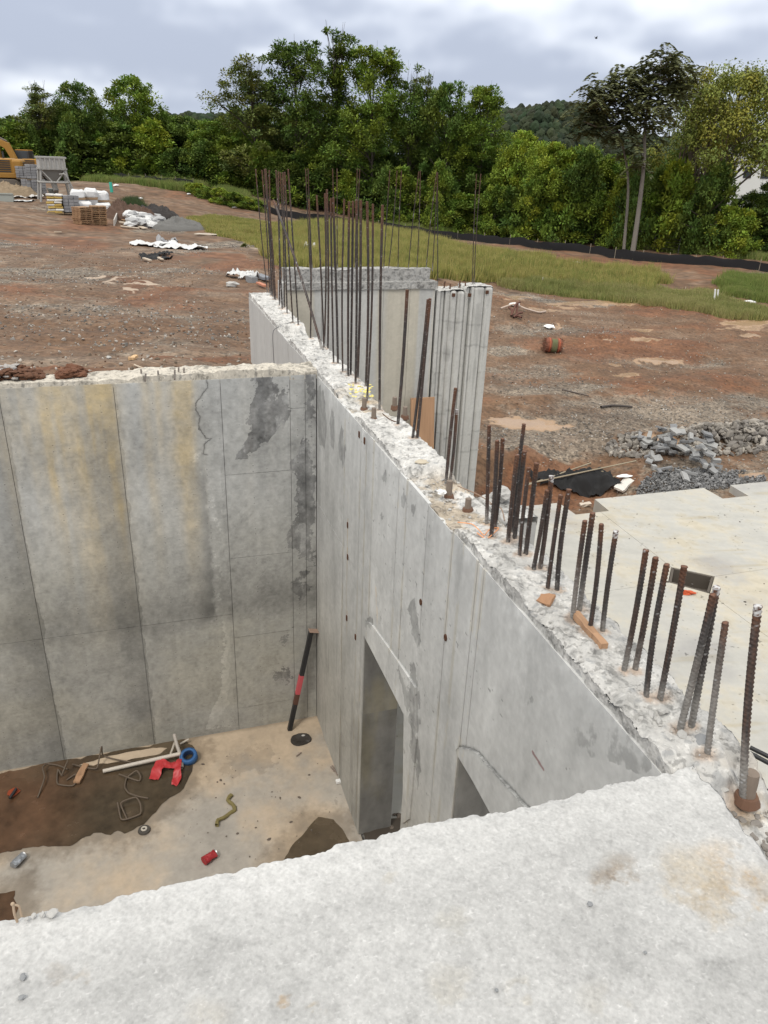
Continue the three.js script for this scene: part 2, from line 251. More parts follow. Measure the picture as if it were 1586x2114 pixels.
  const bbs = grassPolys.map((p) => [Math.min(...p.map((q) => q[0])), Math.max(...p.map((q) => q[0])), Math.min(...p.map((q) => q[1])), Math.max(...p.map((q) => q[1]))]);
  function grassAt(x, z) { for (let i = 0; i < grassPolys.length; i++) { const b = bbs[i]; if (x < b[0] - 1 || x > b[1] + 1 || z < b[2] - 1 || z > b[3] + 1) continue; const w = 0.9, jx = x + w * nA(x, z, 1.5), jz = z + w * nB(x, z, 1.5); if (inPoly(jx, jz, grassPolys[i])) return 0.85; } if (z < -44 && Math.hypot(x, z) > 70) return 0.8; return 0; }
  GB.push(...bbs);
  const zones = [[-13, 5, -24, 0.5], [0.2, 23, -24, 1], [-70, 110, -120, 60]];
  const mats = zones.map(([x0, x1, z0, z1], i) => { const N = 1350; const t = tex(N, N, (u, v, o) => groundTex(mix(x0, x1, u), mix(z0, z1, v), o, i < 2)); for (const m of [t.map, t.bumpMap, t.roughnessMap]) if (m) m.channel = i; return texMat(t, i === 2 ? 0.06 : 0.032); });
  const lines = (segs) => { const a = []; for (const [s, e, st] of segs) { const n = Math.max(1, Math.round((e - s) / st)); for (let i = 0; i < n; i++) a.push(s + (e - s) * i / n); } a.push(segs[segs.length - 1][1]); return a; };
  const xs = lines([[-300, -70, 23], [-70, -13, 1.5], [-13, 0.06, 0.12], [0.06, 0.24, 0.06], [0.24, 12, 0.12], [12, 23, 0.2], [23, 40, 0.8], [40, 110, 2], [110, 400, 29]]);
  const zs = lines([[-400, -120, 28], [-120, -62, 2], [-62, -24, 0.6], [-24, -12, 0.2], [-12, -4.5, 0.12], [-4.5, -4.4, 0.05], [-4.4, -0.15, 0.12], [-0.15, 1, 0.3], [1, 12, 1], [12, 60, 6], [60, 200, 30]]);
  const nx = xs.length, nz = zs.length, pos = new Float32Array(nx * nz * 3), uv = zones.map(() => new Float32Array(nx * nz * 2)), idx = [[], [], []];
  for (let j = 0; j < nz; j++) for (let i = 0; i < nx; i++) { const k = j * nx + i, x = xs[i], z = zs[j]; pos[3 * k] = x; pos[3 * k + 1] = Math.hypot(x, z) > 140 ? baseH(x, z) : H(x, z); pos[3 * k + 2] = z; zones.forEach(([a, b, c, d], q) => { uv[q][2 * k] = (x - a) / (b - a); uv[q][2 * k + 1] = (z - c) / (d - c); }); }
  for (let j = 0; j < nz - 1; j++) for (let i = 0; i < nx - 1; i++) {
    const x = (xs[i] + xs[i + 1]) / 2, z = (zs[j] + zs[j + 1]) / 2;
    if (x > -6.15 && x < 0.05 && z > -0.15 && z < 12) continue;
    if (x > 0.05 && x < 17.5 && z > -3.8 && z < 12) continue;
    const a = j * nx + i, b = a + 1, c = a + nx, d = c + 1;
    const q = x < 0.15 + Math.max(0, -4.4 - z) * 0.28 && x > -13 && x < 5 && z > -24 && z < 0.5 ? 0 : x > 0.2 && x < 23 && z > -24 && z < 1 ? 1 : 2;
    idx[q].push(a, c, b, b, c, d);
  }
  const g = new THREE.BufferGeometry(); g.setAttribute('position', new THREE.BufferAttribute(pos, 3)); g.setAttribute('uv', new THREE.BufferAttribute(uv[0], 2)); g.setAttribute('uv1', new THREE.BufferAttribute(uv[1], 2)); g.setAttribute('uv2', new THREE.BufferAttribute(uv[2], 2));
  g.setIndex([...new Uint32Array(0)].concat(...idx.map((a) => a))); let s = 0; idx.forEach((a, i) => { g.addGroup(s, a.length, i); s += a.length; }); g.computeVertexNormals();
  struct('ground', g, mats);
}

// ---------------------------------------------------------------- concrete
const segD = segD0;
const onLeft = (l) => l.map(([x, y]) => { const p = P(x, y, 2, 0); return [p.x, p.y]; });    // pixels on the cross wall's pit face
const onMain = (l) => l.map(([x, y]) => { const p = P(x, y, 0, 0); return [p.z, p.y]; });    // pixels on the long wall's pit face
const bb = (p, m = 0.1) => { const b = [Math.min(...p.map((q) => q[0])) - m, Math.max(...p.map((q) => q[0])) + m, Math.min(...p.map((q) => q[1])) - m, Math.max(...p.map((q) => q[1])) + m]; return (x, y) => x > b[0] && x < b[1] && y > b[2] && y < b[3]; };
const withBB = (ps, m) => ps.map((p) => ({ p, in: bb(p, m) }));
const polyMask = (x, y, list) => { for (const q of list) if (q.in(x, y) && inPoly(x, y, q.p)) return true; return false; };

// cross wall texture (stains, wet patches, the cold joint)
const LX0 = -6.0, LY0 = -3.75;
const leftSeamX = [onLeft([[2, 844]])[0][0], onLeft([[240, 850]])[0][0], onLeft([[465, 981]])[0][0], onLeft([[600, 900]])[0][0], onLeft([[631, 900]])[0][0]];
const leftTex = (() => {
  const wet = withBB([onLeft([[516, 765], [556, 766], [566, 800], [570, 850], [578, 882], [560, 905], [545, 930], [520, 945], [500, 955], [488, 945], [495, 925], [512, 905], [515, 880], [512, 850], [520, 820]]), onLeft([[566, 830], [590, 800], [600, 815], [600, 850], [588, 880], [572, 870]]),
    onLeft([[622, 908], [640, 902], [652, 915], [652, 1170], [644, 1150], [632, 1140], [622, 1135], [604, 1130], [602, 1060], [604, 990], [612, 930]]), onLeft([[604, 1190], [630, 1180], [634, 1230], [612, 1250]]), onLeft([[630, 756], [652, 756], [652, 880], [636, 860], [628, 800]]), onLeft([[584, 1305], [602, 1300], [600, 1318], [590, 1322]]), onLeft([[560, 1390], [600, 1378], [604, 1405], [575, 1408]])], 0.25);
  const crack = onLeft([[425, 778], [428, 800], [418, 815], [406, 832], [404, 848], [412, 862], [410, 880], [424, 905], [436, 905], [422, 918], [418, 935], [428, 938]]), crackIn = bb(crack, 0.1);
  const joint = onLeft([[418, 935], [414, 975], [430, 1000], [444, 1025], [447, 1080], [452, 1160], [454, 1240], [440, 1262]]), jointIn = bb(joint, 0.5);
  const pale = onLeft([[462, 1265], [458, 1330], [462, 1380], [452, 1430], [440, 1470], [420, 1510], [480, 1500], [470, 1440], [474, 1380], [470, 1320]]), paleIn = bb(pale, 0.15);
  const streaks = [[367, 0.06, 2.4, 1], [360, 0.16, 1.6, 0.5], [70, 0.07, 1.7, 0.7], [85, 0.03, 2.6, 0.6], [150, 0.09, 2.8, 0.6], [200, 0.13, 2.8, 0.75], [175, 0.03, 1.2, 0.6], [215, 0.03, 2, 0.5], [295, 0.05, 2.3, 0.6], [320, 0.03, 0.9, 0.5], [25, 0.06, 1.0, 0.6], [385, 0.05, 2.6, 0.5], [110, 0.04, 0.9, 0.5]].map(([px, w, l, k]) => [onLeft([[px, 800]])[0][0], w, l, k]);
  const js = leftSeamX;
  return tex(2048, 1280, (u, v, o) => {
    const x = LX0 - LX0 * u, y = LY0 - LY0 * v;
    const n1 = nA(x, y * 1.4, 0.9), n2 = nB(x * 1.1, y * 1.6, 0.28), n3 = nB(x * 1.2, y, 0.06), n4 = nA(x, y * 1.3, 0.025), vs = nA(x * 1.0, y * 0.07, 0.12), vl = nA(x + 3, y * 0.05, 0.5);
    let k = 1 + 0.12 * n1 + 0.15 * n2 + 0.13 * n3 + 0.10 * n4 + 0.08 * vs, R = 0.435, G = 0.438, B = 0.428, h = 0.5 + 0.12 * n4 + 0.1 * n3;
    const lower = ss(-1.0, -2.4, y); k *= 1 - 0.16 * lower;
    let st = ss(0.0, 0.9, vl + 0.3 * vs) * 0.5 * ss(-3.2, -0.2, y) * (x < -0.98 ? 1 : 0.15);
    for (const [sx, w, l, q] of streaks) { const dx = Math.abs(x + 0.02 * nA(0, y, 0.4) - sx); if (dx < w * 2) st += q * Math.exp(-(dx / w) * (dx / w)) * ss(-l, -l * 0.3, y) * (0.75 + 0.35 * vs); }
    st = clamp(st * 1.25, 0, 1.2); st *= 0.85 + 0.3 * n2;
    R *= mix(1, 1.12, st); G *= mix(1, 0.955, st); B *= mix(1, 0.70, st);
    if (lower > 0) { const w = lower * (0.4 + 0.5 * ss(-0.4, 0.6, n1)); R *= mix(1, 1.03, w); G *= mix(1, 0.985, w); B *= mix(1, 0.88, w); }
    // soft darker bands on the left of two form joints
    for (let q = 0; q < 2; q++) { const d = js[q] - x + 0.03 * n2; if (d > -0.02 && d < 0.42) k *= 1 - 0.30 * ss(0.40, 0.0, d) * (0.55 + 0.45 * ss(0, -1.4, y)); }
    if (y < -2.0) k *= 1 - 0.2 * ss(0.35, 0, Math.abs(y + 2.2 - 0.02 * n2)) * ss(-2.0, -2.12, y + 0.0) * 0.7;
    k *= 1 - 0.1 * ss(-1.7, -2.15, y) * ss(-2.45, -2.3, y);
    const wx = x + 0.06 * n2 + 0.035 * n3 + 0.02 * n4, wy = y + 0.11 * n2 + 0.06 * n3 + 0.03 * n4;
    if (polyMask(wx, wy, wet)) { const ve = ss(0.55, 0.8, Math.abs(nA(x * 1.2, y * 0.7, 0.16))); k *= 0.56 + 0.16 * n2 + 0.12 * n3 + 0.30 * ve; B *= 1.02; }
    if (crackIn(x, y)) { const d = segD(x + 0.01 * n3, y + 0.01 * n2, crack); if (d < 0.09) { if (d < 0.003 + 0.004 * Math.max(0, n3)) { k *= 0.4; h = 0.1; } else if (d < 0.012) k *= 0.85; } }
    if (jointIn(x, y)) { const d = segD(wx, y, joint); if (d < 0.2) { const s = ss(0.18, 0.02, d + 0.05 * n2 + 0.03 * n3) * ss(-0.6, -1.2, y) * ss(0.02, -0.02, x + 0.99 + 0.02 * n3); k *= 1 - 0.42 * s; } if (d < 0.035) { k *= 1.0 + 0.25 * ss(0.035, 0.0, d) * ss(-0.1, 0.4, n3); h += 0.2 * n3; } }
    if (x > -1.15 && x < -0.86 && y > -1.7) { h += 0.25 * nB(x, y, 0.08); k *= 1 + 0.05 * nB(x, y, 0.08); }
    if (paleIn(x, y) && inPoly(wx, wy, pale)) k *= 1.25;
    if (x > -0.86) { const q = ss(0.1, 0.7, n2 + 0.4 * n1); k *= 1 - 0.13 * q; const sc = nB(x * 0.6 + y * 0.6, (y - x) * 2, 0.15); if (y < -1 && y > -2.4) k *= 1 - 0.12 * ss(0.3, 0.7, sc); }
    if (n4 > 0.93) { k *= 0.55; h = 0.1; }
    o[0] = R * k; o[1] = G * k; o[2] = B * k; o[3] = h;
  });
})();
// long wall texture
const MZ0 = -0.3, MZ1 = 6.3;
const seamPx = [[662, 1035], [677, 1035], [710, 1035], [719, 1035], [743, 1040], [754, 1040], [769, 1040], [822, 1040], [839, 1060], [884, 1060], [938, 1080], [958, 1110], [988, 1160], [1000, 1180]];
const mainSeamZ = seamPx.map((p) => onMain([p])[0][0]);
const mainTex = (() => {
  const patch = withBB([[[655, 800], [665, 795], [672, 830], [676, 880], [670, 930], [658, 900]], [[681, 868], [685, 845], [691, 870], [690, 925], [683, 910]], [[700, 905], [706, 872], [712, 900], [713, 945], [707, 972], [699, 940]], [[788, 985], [795, 970], [800, 985], [797, 1005], [791, 996]], [[829, 1022], [836, 1012], [840, 1030], [836, 1044], [830, 1034]], [[848, 1052], [853, 1040], [857, 1058], [853, 1073], [848, 1062]], [[786, 1060], [790, 1055], [791, 1075], [787, 1078]],
    [[843, 1250], [856, 1236], [862, 1280], [868, 1330], [862, 1345], [850, 1310]], [[845, 1370], [856, 1390], [866, 1440], [868, 1500], [860, 1520], [850, 1450]], [[862, 1640], [846, 1480], [856, 1470], [866, 1560]], [[822, 1380], [838, 1400], [858, 1460], [850, 1480], [836, 1440]], [[754, 1280], [764, 1276], [772, 1290], [764, 1300]], [[1096, 1436], [1102, 1432], [1101, 1452], [1096, 1448]]].map(onMain), 0.1);
  const scuff = [[1150, 1500], [1250, 1440], [1300, 1470], [1390, 1590], [1340, 1600], [1260, 1570], [1190, 1560]], scuffP = onMain(scuff), scuffIn = bb(scuffP, 0.2);
  const rustS = onMain([[776, 1215], [779, 1260], [778, 1310]]), arc = onMain([[944, 1552], [948, 1545], [956, 1541], [966, 1544], [978, 1547], [990, 1554], [1012, 1580], [1032, 1602], [1060, 1632], [1096, 1670]]), arcIn = bb(arc, 0.1);
  const lintel = onMain([[752, 1306], [758, 1282], [768, 1285], [800, 1330], [862, 1416], [862, 1500], [838, 1474]]), lIn = bb(lintel, 0.1);
  const scratch = onMain([[1100, 1553], [1122, 1588]]), ties = [[719, 1070], [718, 1130], [717, 1260]].map((p) => onMain([p])[0]);
  return tex(2048, 1024, (u, v, o) => {
    const z = mix(MZ0, MZ1, u), y = LY0 - LY0 * v;
    const n1 = nA(z, y * 1.2, 1.1), n2 = nB(z * 1.3, y * 0.8, 0.25), n3 = nB(z * 1.2, y, 0.07), n4 = nA(z, y, 0.028), vs = nA(z, y * 0.06, 0.10), vl = nA(z + 9, y * 0.1, 0.6), dg = nA((z + y) * 0.5, (z - y) * 2.0, 0.5);
    let pn = 0; while (pn < mainSeamZ.length && z > mainSeamZ[pn]) pn++;
    let k = (0.95 + 0.10 * hash(pn, 3, 7)) * (1 + 0.08 * n1 + 0.07 * n2 + 0.07 * n3 + 0.07 * n4 + 0.08 * vs + 0.07 * vl + 0.07 * dg), R = 0.50, G = 0.502, B = 0.492, h = 0.5 + 0.06 * n4 + 0.05 * n3;
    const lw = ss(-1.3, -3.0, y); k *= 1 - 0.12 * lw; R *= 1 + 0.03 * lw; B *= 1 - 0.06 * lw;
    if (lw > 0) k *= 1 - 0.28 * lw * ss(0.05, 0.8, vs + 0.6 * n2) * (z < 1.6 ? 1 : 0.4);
    const wx = z + 0.022 * n3 + 0.02 * n2, wy = y + 0.05 * n3 + 0.05 * n2;
    if (polyMask(wx, wy, patch)) { k *= 0.66 + 0.12 * n3; }
    if (scuffIn(z, y) && inPoly(z + 0.12 * n2, y + 0.1 * n2, scuffP)) { const s = ss(-0.15, 0.5, n3 + 0.5 * n2); k *= 1 - 0.34 * s; }
    if (lIn(z, y) && inPoly(z + 0.006 * n3, y + 0.006 * n3, lintel)) { k *= 1.10; }
    for (let q = 2; q < mainSeamZ.length; q++) { const d = Math.abs(z - mainSeamZ[q]); if (d < 0.035) { k *= 1 - 0.08 * ss(0.035, 0, d) * (1 + n2); if (d < 0.02 && n2 > 0.1) { R *= 1.03; B *= 0.94; } } }
    { const d = segD(z, y, rustS); if (d < 0.04) { const s = ss(0.035, 0.0, d + 0.01 * n3) * 0.55 * ss(-0.6, 0.2, n3 + n2); R *= mix(1, 1.12, s); G *= mix(1, 0.86, s); B *= mix(1, 0.58, s); } }
    for (const t of ties) { const dz = Math.abs(z - t[0]), dy = t[1] - y; if (dz < 0.02 && dy > 0 && dy < 0.35) { const s = ss(0.018, 0, dz) * ss(0.35, 0, dy); R *= mix(1, 0.9, s); G *= mix(1, 0.7, s); B *= mix(1, 0.5, s); } }
    if (arcIn(z, y)) { const d = segD(z + 0.006 * n3, y + 0.006 * n4, arc); if (d < 0.02) { k *= d < 0.0035 && n3 > -0.4 ? 0.45 : 1 - 0.25 * ss(0.02, 0, d); if (d < 0.006) h = 0.05; } }
    { const d = segD(z, y, scratch); if (d < 0.008) { R *= 0.6; G *= 0.42; B *= 0.42; } }
    if (y > -0.14) k *= 1 + 0.10 * ss(-0.12, -0.02, y + 0.06 * n3);
    { const g2 = ss(0.35, 0.85, nB(z * 1.5, y * 0.5, 0.3) + 0.5 * n3); k *= 1 - 0.12 * g2; const lt = ss(0.4, 0.9, nA(z + 5, y, 0.5) + 0.4 * n3); k *= 1 + 0.08 * lt; }
    if (nS(z, y, 0.02) > 0.88 && n1 > 0.1) { k *= 0.6; h = 0.1; }
    o[0] = R * k; o[1] = G * k; o[2] = B * k; o[3] = h;
  });
})();
// broken concrete, 0.9 m repeat; plain formed concrete, 2.4 m repeat
const chipTex = tex(1024, 1024, (u, v, o) => {
  const x = u * 4, y = v * 4; const per = (t, a, f) => smp(t, u * f + a, v * f + a * 0.7);
  const a = nA(u * 16, v * 16, 4) , b = nB(u * 16, v * 16, 2), c = per(tB, 0.7, 1) * 1.7, d = per(tS, 0.2, 1), e = per(tS, 0.5, 2);
  let k = 1 + 0.10 * a + 0.12 * b + 0.14 * c; const st = ss(0.5, 0.8, d + 0.35 * c) * 0.55, s2 = ss(0.55, 0.75, e), pit = ss(0.35, 0.75, -nF(u * 16, v * 16, 0.5)); k *= 1 - 0.38 * pit;
  let R = 0.50, G = 0.49, B = 0.468; k *= 1 - 0.42 * ss(0.25, 0.9, -c - 0.5 * b);
  R = mix(R, 0.27, st); G = mix(G, 0.275, st); B = mix(B, 0.28, st); k *= 1 + 0.2 * s2;
  o[0] = R * k; o[1] = G * k; o[2] = B * k; o[3] = clamp(0.5 + 0.22 * b + 0.3 * c + 0.15 * d);
}, true);
const formTex = tex(1024, 1024, (u, v, o) => {
  const per = (t, a, fu, fv) => smp(t, u * fu + a, v * fv + a * 0.7) * 1.7;
  const a = per(tA, 0.1, 0.5, 0.5) * Math.sin(u * Math.PI) * Math.sin(v * Math.PI), b = per(tB, 0.3, 0, 0), c = per(tB, 0.7, 2, 2), s = per(tA, 0.4, 1, 0), k = 1 + 0.09 * a + 0.07 * b + 0.06 * c + 0.07 * s;
  o[0] = 0.475 * k; o[1] = 0.472 * k; o[2] = 0.455 * k; o[3] = 0.5 + 0.12 * c;
}, true);
const mLeft = texMat(leftTex, 0.004, 0.86), mMain = texMat(mainTex, 0.003, 0.84), mChip = texMat(chipTex, 0.016, 0.95), mForm = texMat(formTex, 0.004, 0.88);
// doorway reveals: dirt streaked concrete, its colour darkened so the openings read dark
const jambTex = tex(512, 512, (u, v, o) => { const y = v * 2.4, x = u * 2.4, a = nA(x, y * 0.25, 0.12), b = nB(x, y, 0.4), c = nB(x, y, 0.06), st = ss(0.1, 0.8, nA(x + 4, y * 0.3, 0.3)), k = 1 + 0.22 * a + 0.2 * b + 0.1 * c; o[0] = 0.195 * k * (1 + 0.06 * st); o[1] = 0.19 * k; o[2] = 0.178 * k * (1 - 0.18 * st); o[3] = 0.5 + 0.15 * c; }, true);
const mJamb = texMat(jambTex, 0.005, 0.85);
const mTie = M(0.10, 0.045, 0.025, 0.8, { metalness: 0.3 });
const csg = new Evaluator(); csg.useGroups = false; csg.attributes = ['position', 'normal'];
function cut(g, holes) { let a = new Brush(g); a.updateMatrixWorld(); for (const h of holes) { const b = new Brush(h); b.updateMatrixWorld(); a = csg.evaluate(a, b, SUBTRACTION); } return a.geometry; }
const prand = rng(5);

// broken top of a wall: a sheet of small facets with skirts, edges nibbled away
function roughTop(x0, x1, z0, z1, nx, nz, hf, o = {}) {
  const { edge = 0.022, skirt = 0.07, inset = 0.003, e2 = 1, uvs = 0.9, seed = 0 } = o, W = nx + 3, pos = [], uv = [], idx = [];
  for (let j = 0; j <= nz; j++) for (let i = -1; i <= nx + 1; i++) {
    const t = clamp(i / nx), z = mix(z0, z1, j / nz); let x = mix(x0, x1, t), y = hf(x, z);
    const dl = (x - x0), dr = (x1 - x);
    const c0 = Math.max(0, nB(z + seed, 3.3, 0.22) + 0.55 * nA(z, seed, 0.05) + 0.25), c1 = Math.max(0, nB(z + seed, 8.1, 0.22) + 0.55 * nA(z, seed + 5, 0.05) + 0.25) * e2;
    y -= edge * c0 * ss(0.045, 0, dl) + edge * c1 * ss(0.045, 0, dr);
    if (i <= 0) x += inset + edge * 0.6 * c0; if (i >= nx) x -= inset + edge * 0.6 * c1;
    if (i === -1) { y = -skirt; x = x0 + inset; } if (i === nx + 1) { y = -skirt; x = x1 - inset; }
    pos.push(x, y, z); uv.push((x + (i < 0 ? -y : i > nx ? y : 0)) / uvs, z / uvs);
  }
  for (let j = 0; j < nz; j++) for (let i = 0; i < W - 1; i++) { const a = j * W + i, b = a + 1, c = a + W, d = c + 1; idx.push(a, c, b, b, c, d); }
  const g = new THREE.BufferGeometry(); g.setAttribute('position', new THREE.Float32BufferAttribute(pos, 3)); g.setAttribute('uv', new THREE.Float32BufferAttribute(uv, 2)); g.setIndex(idx); g.computeVertexNormals(); return g;
}

// --- the long wall with its two openings
const D1 = [1.62, 2.63, -1.63], D2 = [3.42, 4.55, -1.215];
const LW = { rust: [] };
const longWall = thing('long_concrete_wall', 'long light grey concrete wall topped with broken concrete and rows of rebar, two openings below', 'wall');
{
  const holes = [box(0.8, 3, D1[1] - D1[0], 0.15, D1[2] - 1.5, (D1[0] + D1[1]) / 2), box(0.8, 3, D2[1] - D2[0], 0.15, D2[2] - 1.5, (D2[0] + D2[1]) / 2)];
  const core = cut(box(0.282, 3.69, 10.2, 0.159, -1.975, 1.1), holes);
  mesh('wall_core', boxUV(core, 2.4), mForm, longWall);
  const zs = [0.002, ...mainSeamZ.slice(2), 5.05], rows = [-3.74, -2.5, -1.22, -0.035];
  for (let i = 0; i < zs.length - 1; i++) {
    const a = zs[i], b = zs[i + 1], wide = b - a > 0.3;
    const ys = wide ? (i % 2 ? [-3.74, -2.44, -0.9, -0.035] : [-3.74, -2.9, -1.22, -0.035]) : [-3.74, -0.035];
    for (let j = 0; j < ys.length - 1; j++) {
      const gap = 0.0022, dp = 0.019 + (prand() - 0.5) * 0.003, top = j === ys.length - 2 ? ys[j + 1] - prand() * 0.012 : ys[j + 1] - gap;
      let g = box(dp, top - ys[j] - gap, b - a - 2 * gap, 0.018 - dp / 2, (top + ys[j] + gap) / 2, (a + b) / 2);
      const h = holes.filter((_, q) => { const D = q ? D2 : D1; return a < D[1] && b > D[0] && ys[j] < D[2]; });
      if (h.length) { g = cut(g, h); if (!g.attributes.position.count) continue; }
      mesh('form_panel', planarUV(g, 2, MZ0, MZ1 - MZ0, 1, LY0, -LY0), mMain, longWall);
    }
  }
  // far stretch beyond the cross wall
  const zf = [-3.99, -3.72, -3.35, -2.75, -2.3, -1.75, -1.55, -1.3, -1.05, -0.5, -0.302];
  for (let i = 0; i < zf.length - 1; i++) { const dp = 0.019 + (prand() - 0.5) * 0.003; mesh('form_panel', boxUV(box(dp, 3.7, zf[i + 1] - zf[i] - 0.004, 0.018 - dp / 2, -1.885 - prand() * 0.01, (zf[i] + zf[i + 1]) / 2), 2.4), mForm, longWall); }
  const sunk = (z) => 0.05 * ss(2.30, 2.48, z) * ss(3.30, 3.1, z) + 0.05 * ss(0.55, 0.7, z) * ss(1.45, 1.2, z) + 0.07 * ss(-1.95, -1.8, z) * ss(-1.2, -1.45, z) + 0.09 * ss(4.85, 5.1, z);
  const top = roughTop(0, 0.3, -4.0, 6.2, 40, 1300, (x, z) => 0.008 * nA(x, z, 0.5) + 0.010 * nB(x, z, 0.12) + 0.008 * nB(x, z, 0.03) - sunk(z + 0.1 * nB(x, z, 0.2)) + 0.006, { edge: 0.022, skirt: 0.135 });
  const mTop = mChip.clone(); mTop.vertexColors = true; LW.mesh = mesh('broken_top', top, mTop, longWall);
  // seat of another wall that was broken off
  mesh('wall_stub', boxUV(jitter(box(0.2, 3.6, 0.36, 0.401, -1.86, 2.9), 0.01, 0.3), 2.4), mForm, longWall);
  mesh('broken_top', roughTop(0.302, 0.5, 2.72, 3.08, 14, 26, (x, z) => -0.03 + 0.02 * nB(x, z, 0.12) + 0.012 * nA(x, z, 0.3), { seed: 4 }), mChip, longWall);
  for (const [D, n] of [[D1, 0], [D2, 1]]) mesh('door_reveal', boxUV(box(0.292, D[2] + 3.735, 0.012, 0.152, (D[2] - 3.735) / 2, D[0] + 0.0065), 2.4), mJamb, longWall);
  // raised lips cast round the openings
  for (const l of [[[752, 1308], [757, 1284], [764, 1282], [772, 1290], [800, 1330], [830, 1372], [861, 1418], [863, 1520], [856, 1600], [848, 1690], [834, 1700], [837, 1474], [800, 1402]], [[946, 1556], [945, 1548], [950, 1543], [958, 1541], [968, 1544], [980, 1548], [992, 1556], [1012, 1580], [1032, 1602], [1060, 1632], [1100, 1676], [1100, 1760], [1060, 1760], [1017, 1681], [980, 1612]]]) {
    const q = onMain(l), s = new THREE.Shape(q.map(([z, y]) => new THREE.Vector2(z + 0.003 * nB(y, z, 0.1), y + 0.006 * nB(z, y, 0.06)))), g = new THREE.ExtrudeGeometry(s, { depth: 0.010, bevelEnabled: true, bevelSize: 0.004, bevelThickness: 0.004, bevelSegments: 2, bevelOffset: -0.004 }); g.rotateY(-Math.PI / 2); g.translate(0.0015, 0, 0); mesh('door_lip', planarUV(g, 2, MZ0, MZ1 - MZ0, 1, LY0, -LY0), mMain, longWall);
  }
  // form ties: rusty slotted plates
  for (const [x, y] of [[743, 897], [754, 910], [719, 1084], [719, 1150], [717, 1276], [735, 1315], [870, 1243], [921, 1316]]) {
    const p = P(x, y, 0, 0), big = x > 860; const g = big ? new THREE.TorusGeometry(0.014, 0.0055, 6, 12) : rbox(0.03, 0.042, 0.012, 0.004); g.rotateY(Math.PI / 2); g.scale(1, 1.15, 0.9); g.translate(-0.003, p.y, p.z); mesh('form_tie', g, mTie, longWall);
  }
}
// --- the cross wall
const crossWall = thing('cross_concrete_wall', 'stained grey concrete wall at the back of the pit, with dark damp patches by the corner', 'wall');
{
  mesh('wall_core', boxUV(box(6.0, 3.76, 0.268, -3.004, -1.91, -0.164), 2.4), mForm, crossWall);
  const xs = [-5.99, leftSeamX[0] - 1.5, leftSeamX[0] - 0.76, leftSeamX[0], leftSeamX[1], leftSeamX[2], leftSeamX[3], leftSeamX[4], -0.004];
  const mid = onLeft([[288, 1293]])[0][1], r2 = [[469, 981], [478, 1153], [489, 1316], [495, 1462]].map((p) => onLeft([p])[0][1]);
  for (let i = 0; i < xs.length - 1; i++) {
    const ys = i === 5 ? [-3.74, r2[3], r2[2], r2[1], r2[0], -0.03] : i === 6 ? [-3.74, r2[1] - 0.35, onLeft([[615, 843]])[0][1], -0.03] : i === 7 ? [-3.74, onLeft([[640, 1170]])[0][1], -0.03] : [-3.74, mid, -0.03];
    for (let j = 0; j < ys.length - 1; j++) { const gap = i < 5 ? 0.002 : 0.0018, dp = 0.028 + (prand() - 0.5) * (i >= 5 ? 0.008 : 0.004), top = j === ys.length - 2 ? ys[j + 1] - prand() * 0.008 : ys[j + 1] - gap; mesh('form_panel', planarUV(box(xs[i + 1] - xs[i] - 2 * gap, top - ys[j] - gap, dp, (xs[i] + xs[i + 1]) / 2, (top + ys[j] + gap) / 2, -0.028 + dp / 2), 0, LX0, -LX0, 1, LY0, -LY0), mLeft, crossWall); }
  }
  const rt = roughTop(-0.3, 0, -0.012, 6.0, 26, 460, (x, z) => { const near = ss(1.9, 0.6, z); return (0.010 + 0.014 * near) * nA(x, z, 0.4) + (0.006 + 0.010 * near) * nB(x, z, 0.09) + 0.004 * nB(x, z, 0.03) + 0.012 * near; }, { edge: 0.016, seed: 20 });
  { const p = rt.attributes.position; for (let i = 0; i < p.count; i++) { const x = p.getX(i), z = p.getZ(i); p.setX(i, -z); p.setZ(i, x); } const ix = rt.index.array; for (let i = 0; i < ix.length; i += 3) { const t = ix[i]; ix[i] = ix[i + 1]; ix[i + 1] = t; } rt.computeVertexNormals(); }
  const dust = texMat(chipTex, 0.008, 0.95); dust.color = C(1.0, 0.94, 0.84);
  mesh('broken_top', rt, dust, crossWall);
}
